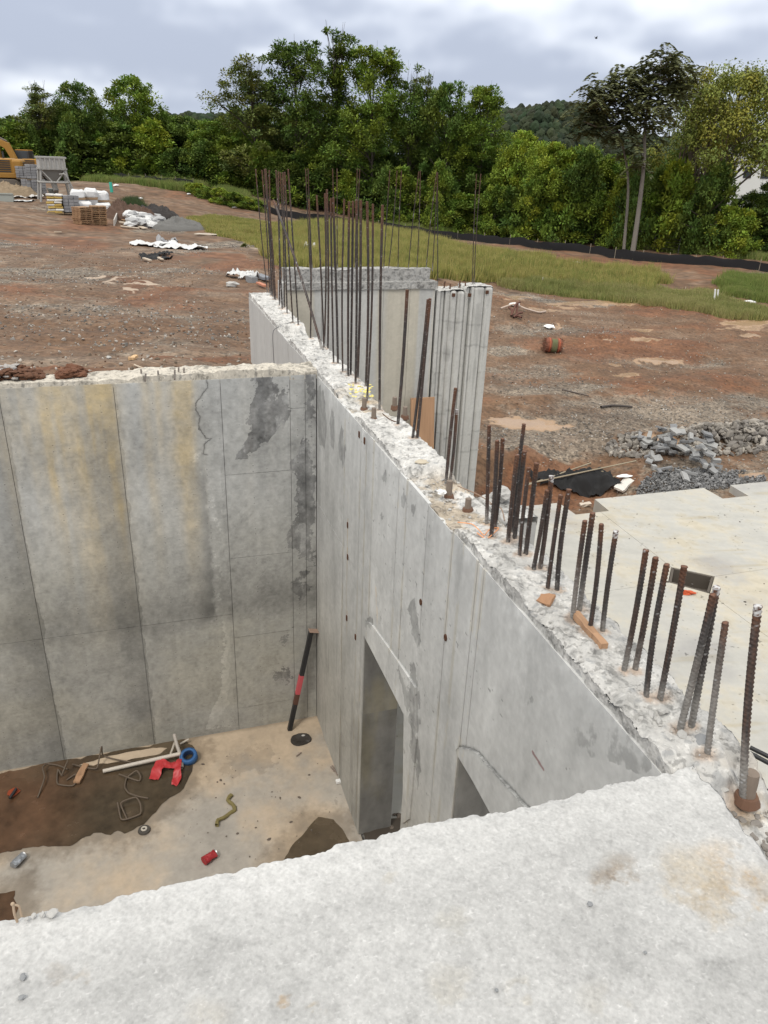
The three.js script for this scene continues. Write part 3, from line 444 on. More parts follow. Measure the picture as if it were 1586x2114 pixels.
// --- the foreground wall that the picture is taken from
{
  const FX0 = -3.3, FX1 = 0.25, FZ0 = 4.8, FZ1 = 6.6;
  const onTop = (px, py) => { const p = P(px, py, 1, 0); return [p.x, p.z]; };
  const marks = [[1280, 1790, 0.05, [0.62, 0.52, 0.42], 0.8], [1250, 1806, 0.03, [0.6, 0.5, 0.4], 0.7], [1440, 1800, 0.10, [0.86, 0.72, 0.52], 0.7], [1500, 1760, 0.06, [0.9, 0.74, 0.56], 0.7], [1480, 1860, 0.07, [0.84, 0.72, 0.55], 0.5], [1550, 1820, 0.07, [0.88, 0.74, 0.58], 0.6], [120, 2004, 0.022, [0.72, 0.67, 0.62], 0.7], [168, 2008, 0.022, [0.86, 0.77, 0.66], 0.7], [570, 2060, 0.016, [0.9, 0.7, 0.5], 0.9], [648, 2090, 0.02, [0.9, 0.78, 0.62], 0.8], [800, 1810, 0.02, [0.9, 0.84, 0.74], 0.5], [930, 1900, 0.04, [0.92, 0.88, 0.78], 0.5], [920, 2030, 0.05, [0.92, 0.86, 0.74], 0.5], [420, 2100, 0.05, [0.9, 0.84, 0.74], 0.5], [1070, 2030, 0.03, [0.92, 0.84, 0.7], 0.5], [1240, 2060, 0.05, [0.9, 0.86, 0.78], 0.5]].map(([x, y, r, c, k]) => [...onTop(x, y), r, c, k]);
  const t = tex(2048, 1040, (u, v, o) => {
    const x = mix(FX0, FX1, u), z = mix(FZ0, FZ1, v);
    const n1 = nA(x, z, 0.7), n2 = nB(x, z, 0.16), n3 = nB(x, z * 1.3, 0.045), n4 = nA(x, z, 0.016), sp = nS(x + 3 + 0.004 * n4, z, 0.0062), sp2 = nS(x, z + 7, 0.012), sc = nA(x * 0.5 + z * 1.4, z * 0.3 - x * 1.2, 0.05);
    const edge = ss(5.12, 4.93, z + 0.05 * n2), rim = ss(-0.12, 0.02, x + 0.04 * n2);
    let k = 1 + 0.06 * n1 + 0.05 * n2 + 0.035 * n3 + 0.07 * n4 + 0.06 * sc; k *= 1 + 0.14 * edge + 0.05 * rim;
    k *= 1 - 0.15 * ss(-0.1, 0.8, nA(x + 2, z, 0.5)) * (1 - edge); k *= 1 - 0.09 * ss(0.1, 0.7, nB(x * 0.7 + z * 0.5, z * 1.6 - x * 0.4, 0.22)) * (1 - 0.6 * edge);
    let R = 0.42, G = 0.417, B = 0.407; k *= 1 + 0.22 * ss(0.6, 0.95, sp) * (0.4 + 0.6 * (1 - edge)) - 0.12 * ss(0.6, 0.9, -sp2) + 0.13 * nF(x, z, 0.0075) - 0.10 * ss(0.6, 1.0, -nF(x + 5, z, 0.02));
    for (const [mx, mz, r, c, q] of marks) { const dx = x - mx + 0.03 * n2, dz = z - mz + 0.03 * n3, d = Math.hypot(dx, dz * 1.2); if (d < 2 * r) { const s = q * ss(1.4 * r, 0.3 * r, d + 0.5 * r * n3) * (0.75 + 0.25 * n4); R *= mix(1, c[0], s); G *= mix(1, c[1], s); B *= mix(1, c[2], s); } }
    o[0] = R * k; o[1] = G * k; o[2] = B * k; o[3] = clamp(0.45 + 0.07 * n3 + 0.16 * n4 + 0.12 * nF(x, z, 0.0075) + 0.06 * n2 + 0.2 * ss(0.6, 0.85, sp) - 0.12 * ss(0.4, 0.8, -sp2) + 0.1 * edge * n4);
  });
  const m = texMat(t, 0.003, 0.93), wall = thing('foreground_concrete_wall', 'wide pale concrete wall top with a chipped far edge, filling the foreground', 'wall');
  const nx = 900, nz = 130, pos = [], uv = [], idx = [], x0 = -6, x1 = 0.085, W = nx + 1;
  const edgeZ = (x) => 4.886 + 0.010 * nB(x, 2, 0.5) + 0.009 * Math.max(-0.3, nB(x, 5, 0.07)) + 0.0035 * nA(x, 9, 0.02), edgeX = (z) => x1 + 0.02 * nB(4, z, 0.3) + 0.018 * nB(7, z, 0.08);
  const rows = []; rows.push([-0.5, 0], [-0.10, 0], [-0.05, 0.002]); for (let j = 0; j <= nz; j++) rows.push([null, Math.pow(j / nz, 1.7)]);
  for (const [yy, t] of rows) for (let i = 0; i <= nx; i++) {
    const f = 1 - Math.pow(1 - i / nx, 1.0), ez0 = edgeZ(mix(x0, x1, f)), z = yy === null ? mix(ez0, 8.2, t) : ez0 + (yy < -0.2 ? 0.02 : 0.004 + 0.01 * nB(mix(x0, x1, f), yy * 9, 0.06)); const x = mix(x0, edgeX(z), f);
    const dE = z - ez0, dR = edgeX(z) - x, c = Math.max(0, 0.4 + nB(x, 6, 0.12) + 0.5 * nA(x, 1, 0.04));
    let y = yy ?? (0.003 * nA(x, z, 0.5) + 0.0008 * nB(x, z, 0.08) + 0.003 * nB(x, z, 0.03) * ss(0.16, 0.0, Math.min(dE, dR)) - 0.011 * c * ss(0.03, 0, dE) - 0.02 * Math.max(0, 0.5 + nB(z, 1, 0.12)) * ss(0.07, 0, dR));
    if (i === nx && yy === null) y = -0.16; if (yy !== null && i === nx) y = Math.min(y, -0.16);
    pos.push(x, y, z); uv.push((x - FX0) / (FX1 - FX0), (z + (yy ?? 0) * 0.4 - FZ0) / (FZ1 - FZ0));
  }
  for (let j = 0; j < rows.length - 1; j++) for (let i = 0; i < nx; i++) { const a = j * W + i, b = a + 1, c = a + W, d = c + 1; idx.push(a, c, b, b, c, d); }
  const g = new THREE.BufferGeometry(); g.setAttribute('position', new THREE.Float32BufferAttribute(pos, 3)); g.setAttribute('uv', new THREE.Float32BufferAttribute(uv, 2)); g.setIndex(idx); g.computeVertexNormals();
  mesh('broken_top', g, m, wall);
  mesh('wall_core', boxUV(box(6.0, 3.6, 3.2, -2.998, -1.93, 6.53), 2.4), mForm, wall);
}
// pit's fourth side, out of the picture
mesh('wall_core', boxUV(box(0.3, 3.76, 4.95, -6.16, -1.91, 2.4), 2.4), mForm, thing('side_concrete_wall', 'plain concrete wall that closes the left side of the pit', 'wall'));

// --- wall behind the long wall, with a ledge and a ribbed pier
{
  const BZ = -4.3, BX0 = 0.32, BX1 = 3.7, at = (px, py) => P(px, py, 2, BZ);
  const t = tex(1024, 1024, (u, v, o) => {
    const x = mix(BX0, BX1, u), y = mix(-3.75, 0.3, v); const pier = x > 2.76;
    const n1 = nA(x, y, 0.8), n2 = nB(x, y, 0.2), n3 = nB(x, y, 0.05), vs = nA(x, y * 0.03, 0.08), vb = nA(x + 1.7, y * 0.015, 0.36), n4 = nA(x, y, 0.02);
    let k = 1 + 0.06 * n1 + 0.06 * n2 + 0.05 * n3 + 0.05 * n4 + 0.08 * vs, R = 0.47, G = 0.468, B = 0.45; 
    const yb = pier ? 0.08 : ss(-0.15, 0.35, vb) * 0.85; R *= mix(1, 1.05, yb * 0.8); G *= mix(1, 0.955, yb * 0.8); B *= mix(1, 0.78, yb * 0.8);
    if (!pier) { k *= 0.94; k *= 1 - 0.22 * ss(-0.10, 0.0, y + 0.03 * n2); }
    else { k *= (1.06 - 0.32 * ss(0.0, 0.8, vs + 0.5 * n2)); for (let q = 0; q < 9; q++) { const yy = -0.62 - q * 0.34 + 0.14 * hash(q, Math.floor(x * 4.3), 3), d = Math.abs(y - yy + 0.02 * n2); if (d < 0.05 && hash(q, Math.floor(x * 4.3), 8) > 0.3) k *= 1 - 0.24 * ss(0.03, 0, d) * ss(-0.5, 0.4, n3 + n2); } k *= 1 - 0.1 * ss(-1.5, -2.5, y); }
    o[0] = R * k; o[1] = G * k; o[2] = B * k; o[3] = 0.5 + 0.1 * n3;
  });
  const m = texMat(t, 0.005, 0.87), w = thing('ledged_concrete_wall', 'streaked concrete wall with a ledge and a ribbed pier beyond the row of rebar', 'wall');
  const L = at(586, 585), Lt = at(893, 558), xb = [2.78 - 2.24, 1.05, 1.5, 1.95, 2.35, 2.735];
  mesh('wall_core', boxUV(box(2.25, 3.9, 0.27, 1.62, -1.87, BZ - 0.165), 2.4), mForm, w);
  for (let i = 0; i < xb.length - 1; i++) mesh('form_panel', planarUV(box(xb[i + 1] - xb[i] - 0.004, 3.82, 0.03, (xb[i] + xb[i + 1]) / 2, -1.84 + (L.y - 0.07), BZ - 0.015), 0, BX0, BX1 - BX0, 1, -3.75, 4.05), m, w);
  const mStained = texMat(chipTex, 0.012, 0.95); mStained.color = C(0.72, 0.72, 0.72); const led = jitter(new THREE.BoxGeometry(2.2, 0.1, 0.34, 60, 3, 8), 0.008, 0.2); led.translate(1.65, L.y - 0.042, BZ - 0.15); mesh('ledge', boxUV(led, 0.9), mStained, w);
  const cap = jitter(new THREE.BoxGeometry(2.12, Lt.y - L.y + 0.02, 0.2, 60, 4, 6), 0.014, 0.16); cap.translate(1.61, (Lt.y + L.y) / 2, BZ - 0.19); mesh('upper_curb', boxUV(cap, 0.9), mStained, w);
  const rbox2 = (a, b, c, x, y, z) => rbox(a, b, c, 0.045, x, y, z); const ps = [904, 911, 922, 931, 945, 961, 972, 977, 1001, 1018].map((x) => at(x, 592).x), dz = [0, -0.03, -0.01, 0.03, 0.035, 0.005, 0.05, 0.04, 0.045];
  for (let i = 0; i < ps.length - 1; i++) { const top = i < 5 ? -0.05 + 0.01 * (i % 2) : 0.01; mesh('pier_rib', planarUV((ps[i + 1] - ps[i] > 0.08 ? rbox2 : box)(ps[i + 1] - ps[i] - 0.003, 3.8 + top, 0.32 + dz[i], (ps[i] + ps[i + 1]) / 2, (top - 3.8) / 2, BZ - 0.32 + (0.32 + dz[i]) / 2), 0, BX0, BX1 - BX0, 1, -3.75, 4.05), m, w); }
  { const a = ps[0], b = ps[5], c = ps[ps.length - 1]; const q = roughTop(a, b, BZ - 0.3, BZ + 0.01, 24, 10, (x, z) => -0.03 + 0.02 * nB(x, z, 0.1), { seed: 9, skirt: 0.1 }); mesh('broken_top', q, mChip, w); const q2 = roughTop(b + 0.004, c - 0.004, BZ - 0.3, BZ + 0.03, 24, 10, (x, z) => 0.022 + 0.012 * nB(x, z, 0.1), { seed: 31, skirt: 0.02 }); mesh('broken_top', q2, mChip, w); }
  for (const [x, y] of [[934, 608], [967, 608], [1003, 602]]) { const p = at(x, y); mesh('form_tie', rbox(0.05, 0.05, 0.02, 0.006, p.x, p.y, BZ + 0.05), mTie, w); }
}
// --- partition seen through the first opening
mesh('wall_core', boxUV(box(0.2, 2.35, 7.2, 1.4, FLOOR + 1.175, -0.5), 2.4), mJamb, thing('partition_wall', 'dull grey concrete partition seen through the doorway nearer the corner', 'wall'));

// ---------------------------------------------------------------- pit floor, puddles, slab
const dense = (pts, step, amp, seed) => { const o = []; for (let i = 0; i < pts.length; i++) { const a = pts[i], b = pts[(i + 1) % pts.length], n = Math.max(1, Math.round(Math.hypot(b[0] - a[0], b[1] - a[1]) / step)); for (let k = 0; k < n; k++) { const x = mix(a[0], b[0], k / n), y = mix(a[1], b[1], k / n); o.push([x + amp * (nB(x, y + seed, 0.3) + 0.5 * nA(x, y, 0.07)), y + amp * (nB(y, x + seed, 0.3) + 0.5 * nA(y, x, 0.07))]); } } return o; };
const onFloor = (l, y = FLOOR) => l.map(([px, py]) => { const p = P(px, py, 1, y); return [p.x, p.z]; });
{
  const W1 = onFloor([[384, 1527], [404, 1545], [396, 1592], [383, 1620], [350, 1652], [318, 1682], [304, 1702], [285, 1710], [262, 1722], [246, 1716], [232, 1724], [205, 1720], [180, 1730], [158, 1740], [140, 1748], [90, 1745], [50, 1753], [20, 1758], [-30, 1772], [-200, 1840]]), W2 = onFloor([[722, 1760], [712, 1730], [704, 1708], [690, 1689], [656, 1687], [623, 1723], [600, 1748], [590, 1768], [560, 1830]]), W3 = onFloor([[-60, 1850], [12, 1844], [34, 1838], [30, 1856], [42, 1872], [34, 1890], [20, 1930]]);
  const wets = withBB([W1, W2, W3], 0.35);
  const FX = [-6, 0.02], FZ = [0, 5], damp = withBB([onFloor([[455, 1570], [505, 1545], [560, 1540], [580, 1560], [560, 1590], [500, 1600], [450, 1590]])], 0.2);
  const t = tex(1300, 1080, (u, v, o) => {
    const x = mix(FX[0], FX[1], u), z = mix(FZ[0], FZ[1], v), n1 = nA(x, z, 1.3), n2 = nB(x, z, 0.3), n3 = nB(x, z, 0.07), n4 = nA(x, z, 0.03);
    let k = 1 + 0.10 * n1 + 0.12 * n2 + 0.08 * n3 + 0.05 * n4; const sand = ss(-0.5, 0.5, n1 * 0.7 + n2 * 0.4 + ss(1.0, 0.0, z) * 0.9 + ss(2.2, 3.2, z) * 0.3 - ss(-0.6, -0.1, x) * ss(0.6, 1.2, z) * 0.8);
    let R = mix(0.40, 0.47, sand), G = mix(0.365, 0.375, sand), B = mix(0.32, 0.275, sand);
    if (polyMask(x + 0.1 * n2, z + 0.1 * n3, damp)) k *= 0.85;
    { let d = 9; for (const w of wets) if (w.in(x, z)) d = Math.min(d, inPoly(x, z, w.p) ? 0 : segD(x, z, w.p)); if (d < 0.3) { const s = ss(0.22, 0.02, d + 0.10 * n2 + 0.05 * n3) * 0.55; R = mix(R, 0.17, s); G = mix(G, 0.125, s); B = mix(B, 0.08, s); } }
    k *= 1 - 0.25 * ss(0.55, 0.85, n3 + 0.3 * n2) * ss(-0.2, 0.6, n1);
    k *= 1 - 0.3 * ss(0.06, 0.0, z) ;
    o[0] = R * k; o[1] = G * k; o[2] = B * k; o[3] = 0.5 + 0.15 * n3 + 0.1 * n4; o[4] = 0.75 + 0.1 * n2;
  });
  const g = new THREE.BoxGeometry(6.02, 0.3, 5); g.translate(-2.99, FLOOR - 0.15, 2.5); planarUV(g, 0, -6, 6.02, 2, 0, 5);
  struct('pit_floor', g, texMat(t, 0.004, 0.85));
  const mud = tex(512, 512, (u, v, o) => { const x = u * 4, y = v * 4, a = nA(x, y, 1.2), b = nB(x, y, 0.25), c = nB(x, y, 0.06), rd = ss(0.55, 0.2, u + 0.12 * nA(u * 4, v * 4, 0.6)) * 0.38; const k = 1 + 0.32 * a + 0.32 * b + 0.2 * c; o[0] = mix(0.078, 0.14, rd) * k; o[1] = mix(0.058, 0.052, rd) * k; o[2] = mix(0.037, 0.024, rd) * k; o[3] = 0.5 + 0.1 * b; o[4] = 0.07 + 0.22 * ss(0.0, 0.7, b + 0.4 * a); });
  const mMud = texMat(mud, 0.002);
  const puddle = (poly, holes = [], name = 'puddle') => { const s = new THREE.Shape(poly.map(([x, z]) => new THREE.Vector2(x, -z))); for (const h of holes) s.holes.push(new THREE.Path(h.map(([x, z]) => new THREE.Vector2(x, -z)))); const q = new THREE.ShapeGeometry(s); q.rotateX(-Math.PI / 2); q.translate(0, FLOOR + 0.004, 0); planarUV(q, 0, -4, 4.2, 2, 0, 4.2); return struct(name, q, mMud); };
  const w1 = onFloor([[384, 1527], [404, 1545], [396, 1592], [383, 1620], [350, 1652], [318, 1682], [304, 1702], [285, 1710], [262, 1722], [246, 1716], [232, 1724], [205, 1720], [180, 1730], [158, 1740], [140, 1748], [90, 1745], [50, 1753], [20, 1758], [-30, 1772], [-200, 1840], [-400, 1700], [-200, 1630], [-20, 1597]]).map(([x, z]) => [x, Math.max(z, 0.002)]);
  const isl = onFloor([[165, 1580], [200, 1566], [250, 1556], [325, 1541], [347, 1542], [330, 1557], [270, 1569], [220, 1576]]), isl2 = onFloor([[156, 1584], [204, 1577], [188, 1586], [160, 1590]]);
  const clampZ = (p) => p.map(([x, z]) => [x, Math.max(z, 0.003)]);
  puddle(clampZ(dense(w1, 0.04, 0.035, 3)), [dense(isl, 0.04, 0.02, 5), ]);
  puddle(dense(onFloor([[656, 1687], [690, 1689], [704, 1708], [712, 1730], [722, 1760], [700, 1830], [560, 1830], [590, 1768], [600, 1748], [623, 1723]]), 0.04, 0.02, 8).map(([x, z]) => [Math.min(x, -0.01), z]));
  puddle(dense(onFloor([[-60, 1850], [12, 1844], [34, 1838], [30, 1856], [42, 1872], [34, 1890], [20, 1930], [-60, 1960]]), 0.04, 0.02, 12));
}
{ const g = jitter(new THREE.PlaneGeometry(1.24, 1.5, 30, 30).rotateX(-Math.PI / 2), 0.012, 0.1); g.translate(0.66, FLOOR + 0.016, 2.3); g.computeVertexNormals(); struct('soil', g, M(0.06, 0.048, 0.037, 0.9)); }
// slab on the far side: panels between saw cuts, a diamond pocket, notched edge
{
  const SX = [0.32, 17.3], SZ = [-4.5, 9.5];
  const t = tex(1400, 1150, (u, v, o) => {
    const x = mix(SX[0], SX[1], u), z = mix(SZ[0], SZ[1], v), n1 = nA(x, z, 3), n2 = nB(x, z, 0.8), n3 = nB(x, z, 0.16), n4 = nA(x, z, 0.05), st = nA((x + z) * 0.3, (x - z) * 0.7, 0.6);
    let k = 1 + 0.05 * n1 + 0.05 * n2 + 0.04 * n3 + 0.03 * n4; const y = ss(-0.25, 0.8, n2 * 0.6 + n1 * 0.5 + 0.4 * st + 0.35 * n3); const g = ss(0.1, 0.8, nA(x + 7, z * 1.3, 1.7));
    let R = 0.44, G = 0.43, B = 0.395; R *= mix(1, 1.05, y); G *= mix(1, 0.975, y); B *= mix(1, 0.84, y); k *= 1 - 0.2 * g; k *= 1 - 0.10 * ss(0.2, 0.8, n3 + 0.6 * n2) + 0.05 * nA(x * 0.4 + z, z * 2 - x, 0.3); { const tr = ss(0.5, 0.9, nA(x * 0.25 + z * 0.2, z * 1.6 - x * 0.3, 0.4)); R *= 1 - 0.06 * tr; G *= 1 - 0.10 * tr; B *= 1 - 0.18 * tr; } k *= 1 + 0.07 * st; B *= 1 + 0.05 * g;
    if (nS(x, z, 0.035) > 0.86 && n3 > 0.1) k *= 0.45;
    o[0] = R * k; o[1] = G * k; o[2] = B * k; o[3] = 0.5 + 0.12 * n4;
  });
  const m = texMat(t, 0.004), slab = new THREE.Group(); slab.name = numbered('concrete_slab'); slab.userData.kind = 'structure'; scene.add(slab);
  const j1 = 5.9, jz = -1.52, c = [[5.87, -1.92], [6.33, -1.52], [5.92, -1.12], [5.54, -1.54]];
  const panel = (pts) => { const s = new THREE.Shape(pts.map(([x, z]) => new THREE.Vector2(x, -z))); const g = new THREE.ExtrudeGeometry(s, { depth: 0.33, bevelEnabled: true, bevelSize: 0.003, bevelThickness: 0.003, bevelSegments: 1, bevelOffset: -0.006 }); g.rotateX(-Math.PI / 2); g.translate(0, FLOOR - 0.333 + 0.0, 0); planarUV(g, 0, SX[0], SX[1] - SX[0], 2, SZ[0], SZ[1] - SZ[0]); mesh('slab_panel', g, m, slab); };
  const E = -4.44, N = -3.93;
  panel([[0.32, E], [5.38, E], [5.42, N], [j1, N], c[0], c[3], [0.32, jz]]);
  panel([[j1, N], [6.07, N], [6.1, E], [8.45, E], [8.46, N], [9.03, N], [9.05, E], [17.3, E], [17.3, jz], c[1], c[0]]);
  panel([[0.32, jz], c[3], c[2], [j1 + 0.05, 2.2], [0.32, 2.2]]);
  panel([c[2], c[1], [17.3, jz], [17.3, 2.2], [j1 + 0.05, 2.2]]);
  panel([[0.32, 2.2], [j1 + 0.05, 2.2], [j1 + 0.05, 9.5], [0.32, 9.5]]);
  panel([[j1 + 0.05, 2.2], [17.3, 2.2], [17.3, 9.5], [j1 + 0.05, 9.5]]);
  // pocket: timber frame and dirt
  const wood = M(0.095, 0.08, 0.065, 0.95); const bx = thing('timber_box_out', 'weathered timber frame lining the diamond shaped pocket in the pale slab', 'formwork');
  for (let i = 0; i < 4; i++) { const a = c[i], b = c[(i + 1) % 4], dx = b[0] - a[0], dz = b[1] - a[1], L = Math.hypot(dx, dz), mx = (a[0] + b[0]) / 2, mz = (a[1] + b[1]) / 2, ix = 5.915 - mx, iz = -1.525 - mz, il = Math.hypot(ix, iz); const g = new THREE.BoxGeometry(L - 0.05, 0.26, 0.035); g.rotateY(-Math.atan2(dz, dx)); g.translate(mx + ix / il * 0.024, FLOOR - 0.135, mz + iz / il * 0.024); mesh('board', g, wood, bx); }
  const soil = jitter(new THREE.PlaneGeometry(0.9, 0.9, 16, 16).rotateX(-Math.PI / 2), 0.03, 0.15); soil.translate(5.92, FLOOR - 0.24, -1.52); soil.computeVertexNormals(); struct('soil', soil, M(0.10, 0.085, 0.07, 0.95));
}

// ---------------------------------------------------------------- rebar
const cRust = [0.105, 0.048, 0.027], cDark = [0.046, 0.041, 0.040], cCem = [0.36, 0.345, 0.32];
const mBar = new THREE.MeshStandardMaterial({ vertexColors: true, roughness: 0.62, metalness: 0.25 });
function barGeo(L, r, o) {   // deformed bar along +y with slanted ribs
  const { ribs = true, rows = 0, seg = 9, cem = 0.15, rust = 0.1, lime = 0.3, seed = 1, capWhite = false } = o, n = rows || Math.round(L / 0.0028), pos = [], col = [], idx = [], pitch = r * 1.35;
  for (let j = 0; j <= n + 1; j++) for (let i = 0; i < seg; i++) {
    const y = Math.min(j, n) / n * L, a = i / seg * Math.PI * 2, side = Math.sin(a) > 0 ? 1 : -1;
    const ph = (y / pitch + side * Math.cos(a) * 0.45) % 1, rib = ribs ? ss(0.32, 0.16, Math.abs(((ph + 1) % 1) - 0.5)) : 0, spine = Math.abs(Math.cos(a)) > 0.94 ? 0.5 : 0;
    const R = j > n ? 0.0001 : r * (0.90 + 0.2 * Math.max(rib, spine * (ribs ? 1 : 0)));
    const bow = Math.sin(y / L * Math.PI) * L * 0.012, bx = bow * (hash(seed, 1, 4) - 0.5) * 2, bz = bow * (hash(seed, 2, 4) - 0.5) * 2; pos.push(bx + Math.cos(a) * R, y, bz + Math.sin(a) * R);
    const nn = hash(j >> 1, i, seed), n2 = nB(y + seed, a * 0.3, 0.25), n3 = nA(y * 1.3 + seed * 3, a * 0.4, 0.08);
    const top = ss(L - rust - 0.25 * Math.abs(n2) * L * 0.3, L, y), ru = clamp(0.02 + 0.35 * hash(seed, 5, 2) + 0.55 * n2 + top), ce = clamp(ss(cem, cem * 0.25, y + 0.05 * n3) * 0.9 + lime * ss(0.35, 0.75, n3 + 0.3 * n2));
    for (let c = 0; c < 3; c++) { let v = mix(cDark[c], cRust[c], ru) * (0.7 + 0.6 * nn) * (rib > 0.5 ? 1.35 : 0.8); v = mix(v, cCem[c], ce * (0.45 + 0.45 * nn)); if (nn > 0.988) v = mix(v, 0.4, 0.7); if (capWhite && y > L - 0.028) v = mix(v, 0.62, ss(0.4, 0.5, nn) * 0.85); if (j > n) v = capWhite ? 0.65 : mix(cRust[c] * 2.2, v, 0.3); col.push(v); }
  }
  for (let j = 0; j <= n; j++) for (let i = 0; i < seg; i++) { const a = j * seg + i, b = j * seg + (i + 1) % seg, c = a + seg, d = b + seg; idx.push(a, c, b, b, c, d); }
  const g = new THREE.BufferGeometry(); g.setAttribute('position', new THREE.Float32BufferAttribute(pos, 3)); g.setAttribute('color', new THREE.Float32BufferAttribute(col, 3)); g.setIndex(idx); g.computeVertexNormals(); return g;
}
const ordw = (i) => { const n = i + 1, u = ['', 'first', 'second', 'third', 'fourth', 'fifth', 'sixth', 'seventh', 'eighth', 'ninth', 'tenth', 'eleventh', 'twelfth', 'thirteenth', 'fourteenth', 'fifteenth', 'sixteenth', 'seventeenth', 'eighteenth', 'nineteenth'], t = ['', '', 'twenty', 'thirty', 'forty', 'fifty', 'sixty'], tt = ['', '', 'twentieth', 'thirtieth', 'fortieth', 'fiftieth', 'sixtieth']; return n < 20 ? u[n] : n % 10 ? t[Math.floor(n / 10)] + '-' + u[n % 10] : tt[Math.floor(n / 10)]; };
let barSeed = 1;
function bar(base, topPx, r, label, group, o = {}) {   // base: point; topPx: where its top shows; it leans as little as that allows
  const d = ray(...topPx), w = CAM.pos.clone().sub(base); // point on the ray nearest to the vertical through base
  const A = d.x * d.x + d.z * d.z, t = -(w.x * d.x + w.z * d.z) / A, top = CAM.pos.clone().addScaledVector(d, t), dir = top.clone().sub(base);
  r *= group.startsWith('short cut') ? 0.62 : group.startsWith('thin') || group.startsWith('dowels') ? 0.8 : 0.66; const g = barGeo(dir.length() + 0.03, r, { seed: barSeed++, ...o }), m = mesh('rebar', g, mBar);
  LW.rust.push([base.x, base.z, 0.035 + 0.03 * hash(barSeed, 3, 9)]); m.quaternion.setFromUnitVectors(V(0, 1, 0), dir.normalize()); m.position.copy(base).addScaledVector(dir, -0.03); tag(m, label, 'rebar', group); return m;
}
const ord = ['first', 'second', 'third', 'fourth', 'fifth', 'sixth', 'seventh', 'eighth', 'ninth', 'tenth', 'eleventh', 'twelfth', 'thirteenth', 'fourteenth', 'fifteenth', 'sixteenth', 'seventeenth', 'eighteenth', 'nineteenth', 'twentieth', 'twenty-first', 'twenty-second', 'twenty-third', 'twenty-fourth', 'twenty-fifth', 'twenty-sixth', 'twenty-seventh', 'twenty-eighth', 'twenty-ninth', 'thirtieth'];
{ // near row, from the stub of wall to the right edge of the picture: [base x, y, top x, y, radius, cement, white cap]
  const G = 'short cut rebar along the near part of the long wall';
  const A = [[1005, 1073, 1010, 878, 16], [1013, 1116, 1027, 909, 17], [1020, 1100, 1038, 905, 16], [1048, 1131, 1068, 939, 17], [1061, 1124, 1083, 931, 18], [1056, 1112, 1082, 875, 15], [1072, 1159, 1092, 965, 15], [1084, 1155, 1108, 956, 18], [1099, 1187, 1130, 1012, 16], [1113, 1185, 1139, 982, 17, 0.12, 1], [1129, 1229, 1158, 1022, 15], [1150, 1229, 1175, 1010, 17], [1181, 1287, 1208, 1075, 16, 0.4], [1195, 1268, 1224, 1059, 18, 0.3], [1215, 1314, 1242, 1082, 15], [1243, 1314, 1272, 1096, 16, 0.2, 1], [1285, 1397, 1334, 1135, 16, 0.25], [1308, 1396, 1354, 1151, 17, 0.2], [1334, 1449, 1377, 1165, 16, 0.15], [1361, 1451, 1413, 1169, 17, 0.2], [1401, 1517, 1473, 1227, 18, 0.5], [1425, 1512, 1480, 1211, 18, 0.35, 1], [1459, 1570, 1498, 1285, 16, 0.6], [1535, 1640, 1565, 1250, 18, 0.3, 1]];
  A.forEach(([bx, by, tx, ty, r, cem = 0.1, cap], i) => { const k = A.length - 1 - i; bar(P(bx, by, 1, -0.02), [tx, ty], r / 1000, cap ? `${k === 0 ? 'thickest dark rebar at the right picture edge' : ord[k] + ' rebar left of the right picture edge, near row'}, its cut top painted white` : `short dark ribbed rebar, ${ord[k]} in the near row counted from the right picture edge`, G, { cem, capWhite: !!cap, lime: 0.12 }); });
}
{ // middle bars
  const G = 'rebar standing on the middle of the long wall';
  const A = [[922, 988, 941, 801, 15], [930, 986, 943, 845, 14, 1], [851, 912, 884, 618, 14], [861, 912, 888, 616, 15], [821, 882, 841, 598, 17], [784, 838, 790, 423, 14], [758, 822, 770, 421, 12], [755, 801, 758, 416, 15], [738, 784, 745, 414, 16], [734, 797, 736, 412, 14], [724, 778, 729, 415, 14], [719, 781, 721, 416, 14], [708, 772, 711, 411, 11], [698, 752, 688, 408, 15], [689, 752, 683, 409, 12], [677, 722, 675, 391, 14], [670, 702, 671, 399, 13], [669, 720, 654, 403, 12], [641, 702, 638, 411, 12]];
  const where = ['taller of the two short crossing rebars by the broken wall stub', 'shorter white-tipped rebar of the crossing pair by the broken wall stub', 'left rebar of the rusty close pair in front of the orange plank', 'right rebar of the rusty close pair in front of the orange plank', 'single thick rusty rebar just left of the pair by the plank'];
  A.forEach(([bx, by, tx, ty, r, cap], i) => bar(P(bx, by, 1, -0.015), [tx, ty], r / 1000, where[i] ?? `tall dark rebar mid wall, ${ord[i - 5]} leftward from the single thick rusty bar`, G, { cem: 0.08, rows: 700, seg: 8, rust: 0.25, lime: 0.2, capWhite: !!cap }));
}
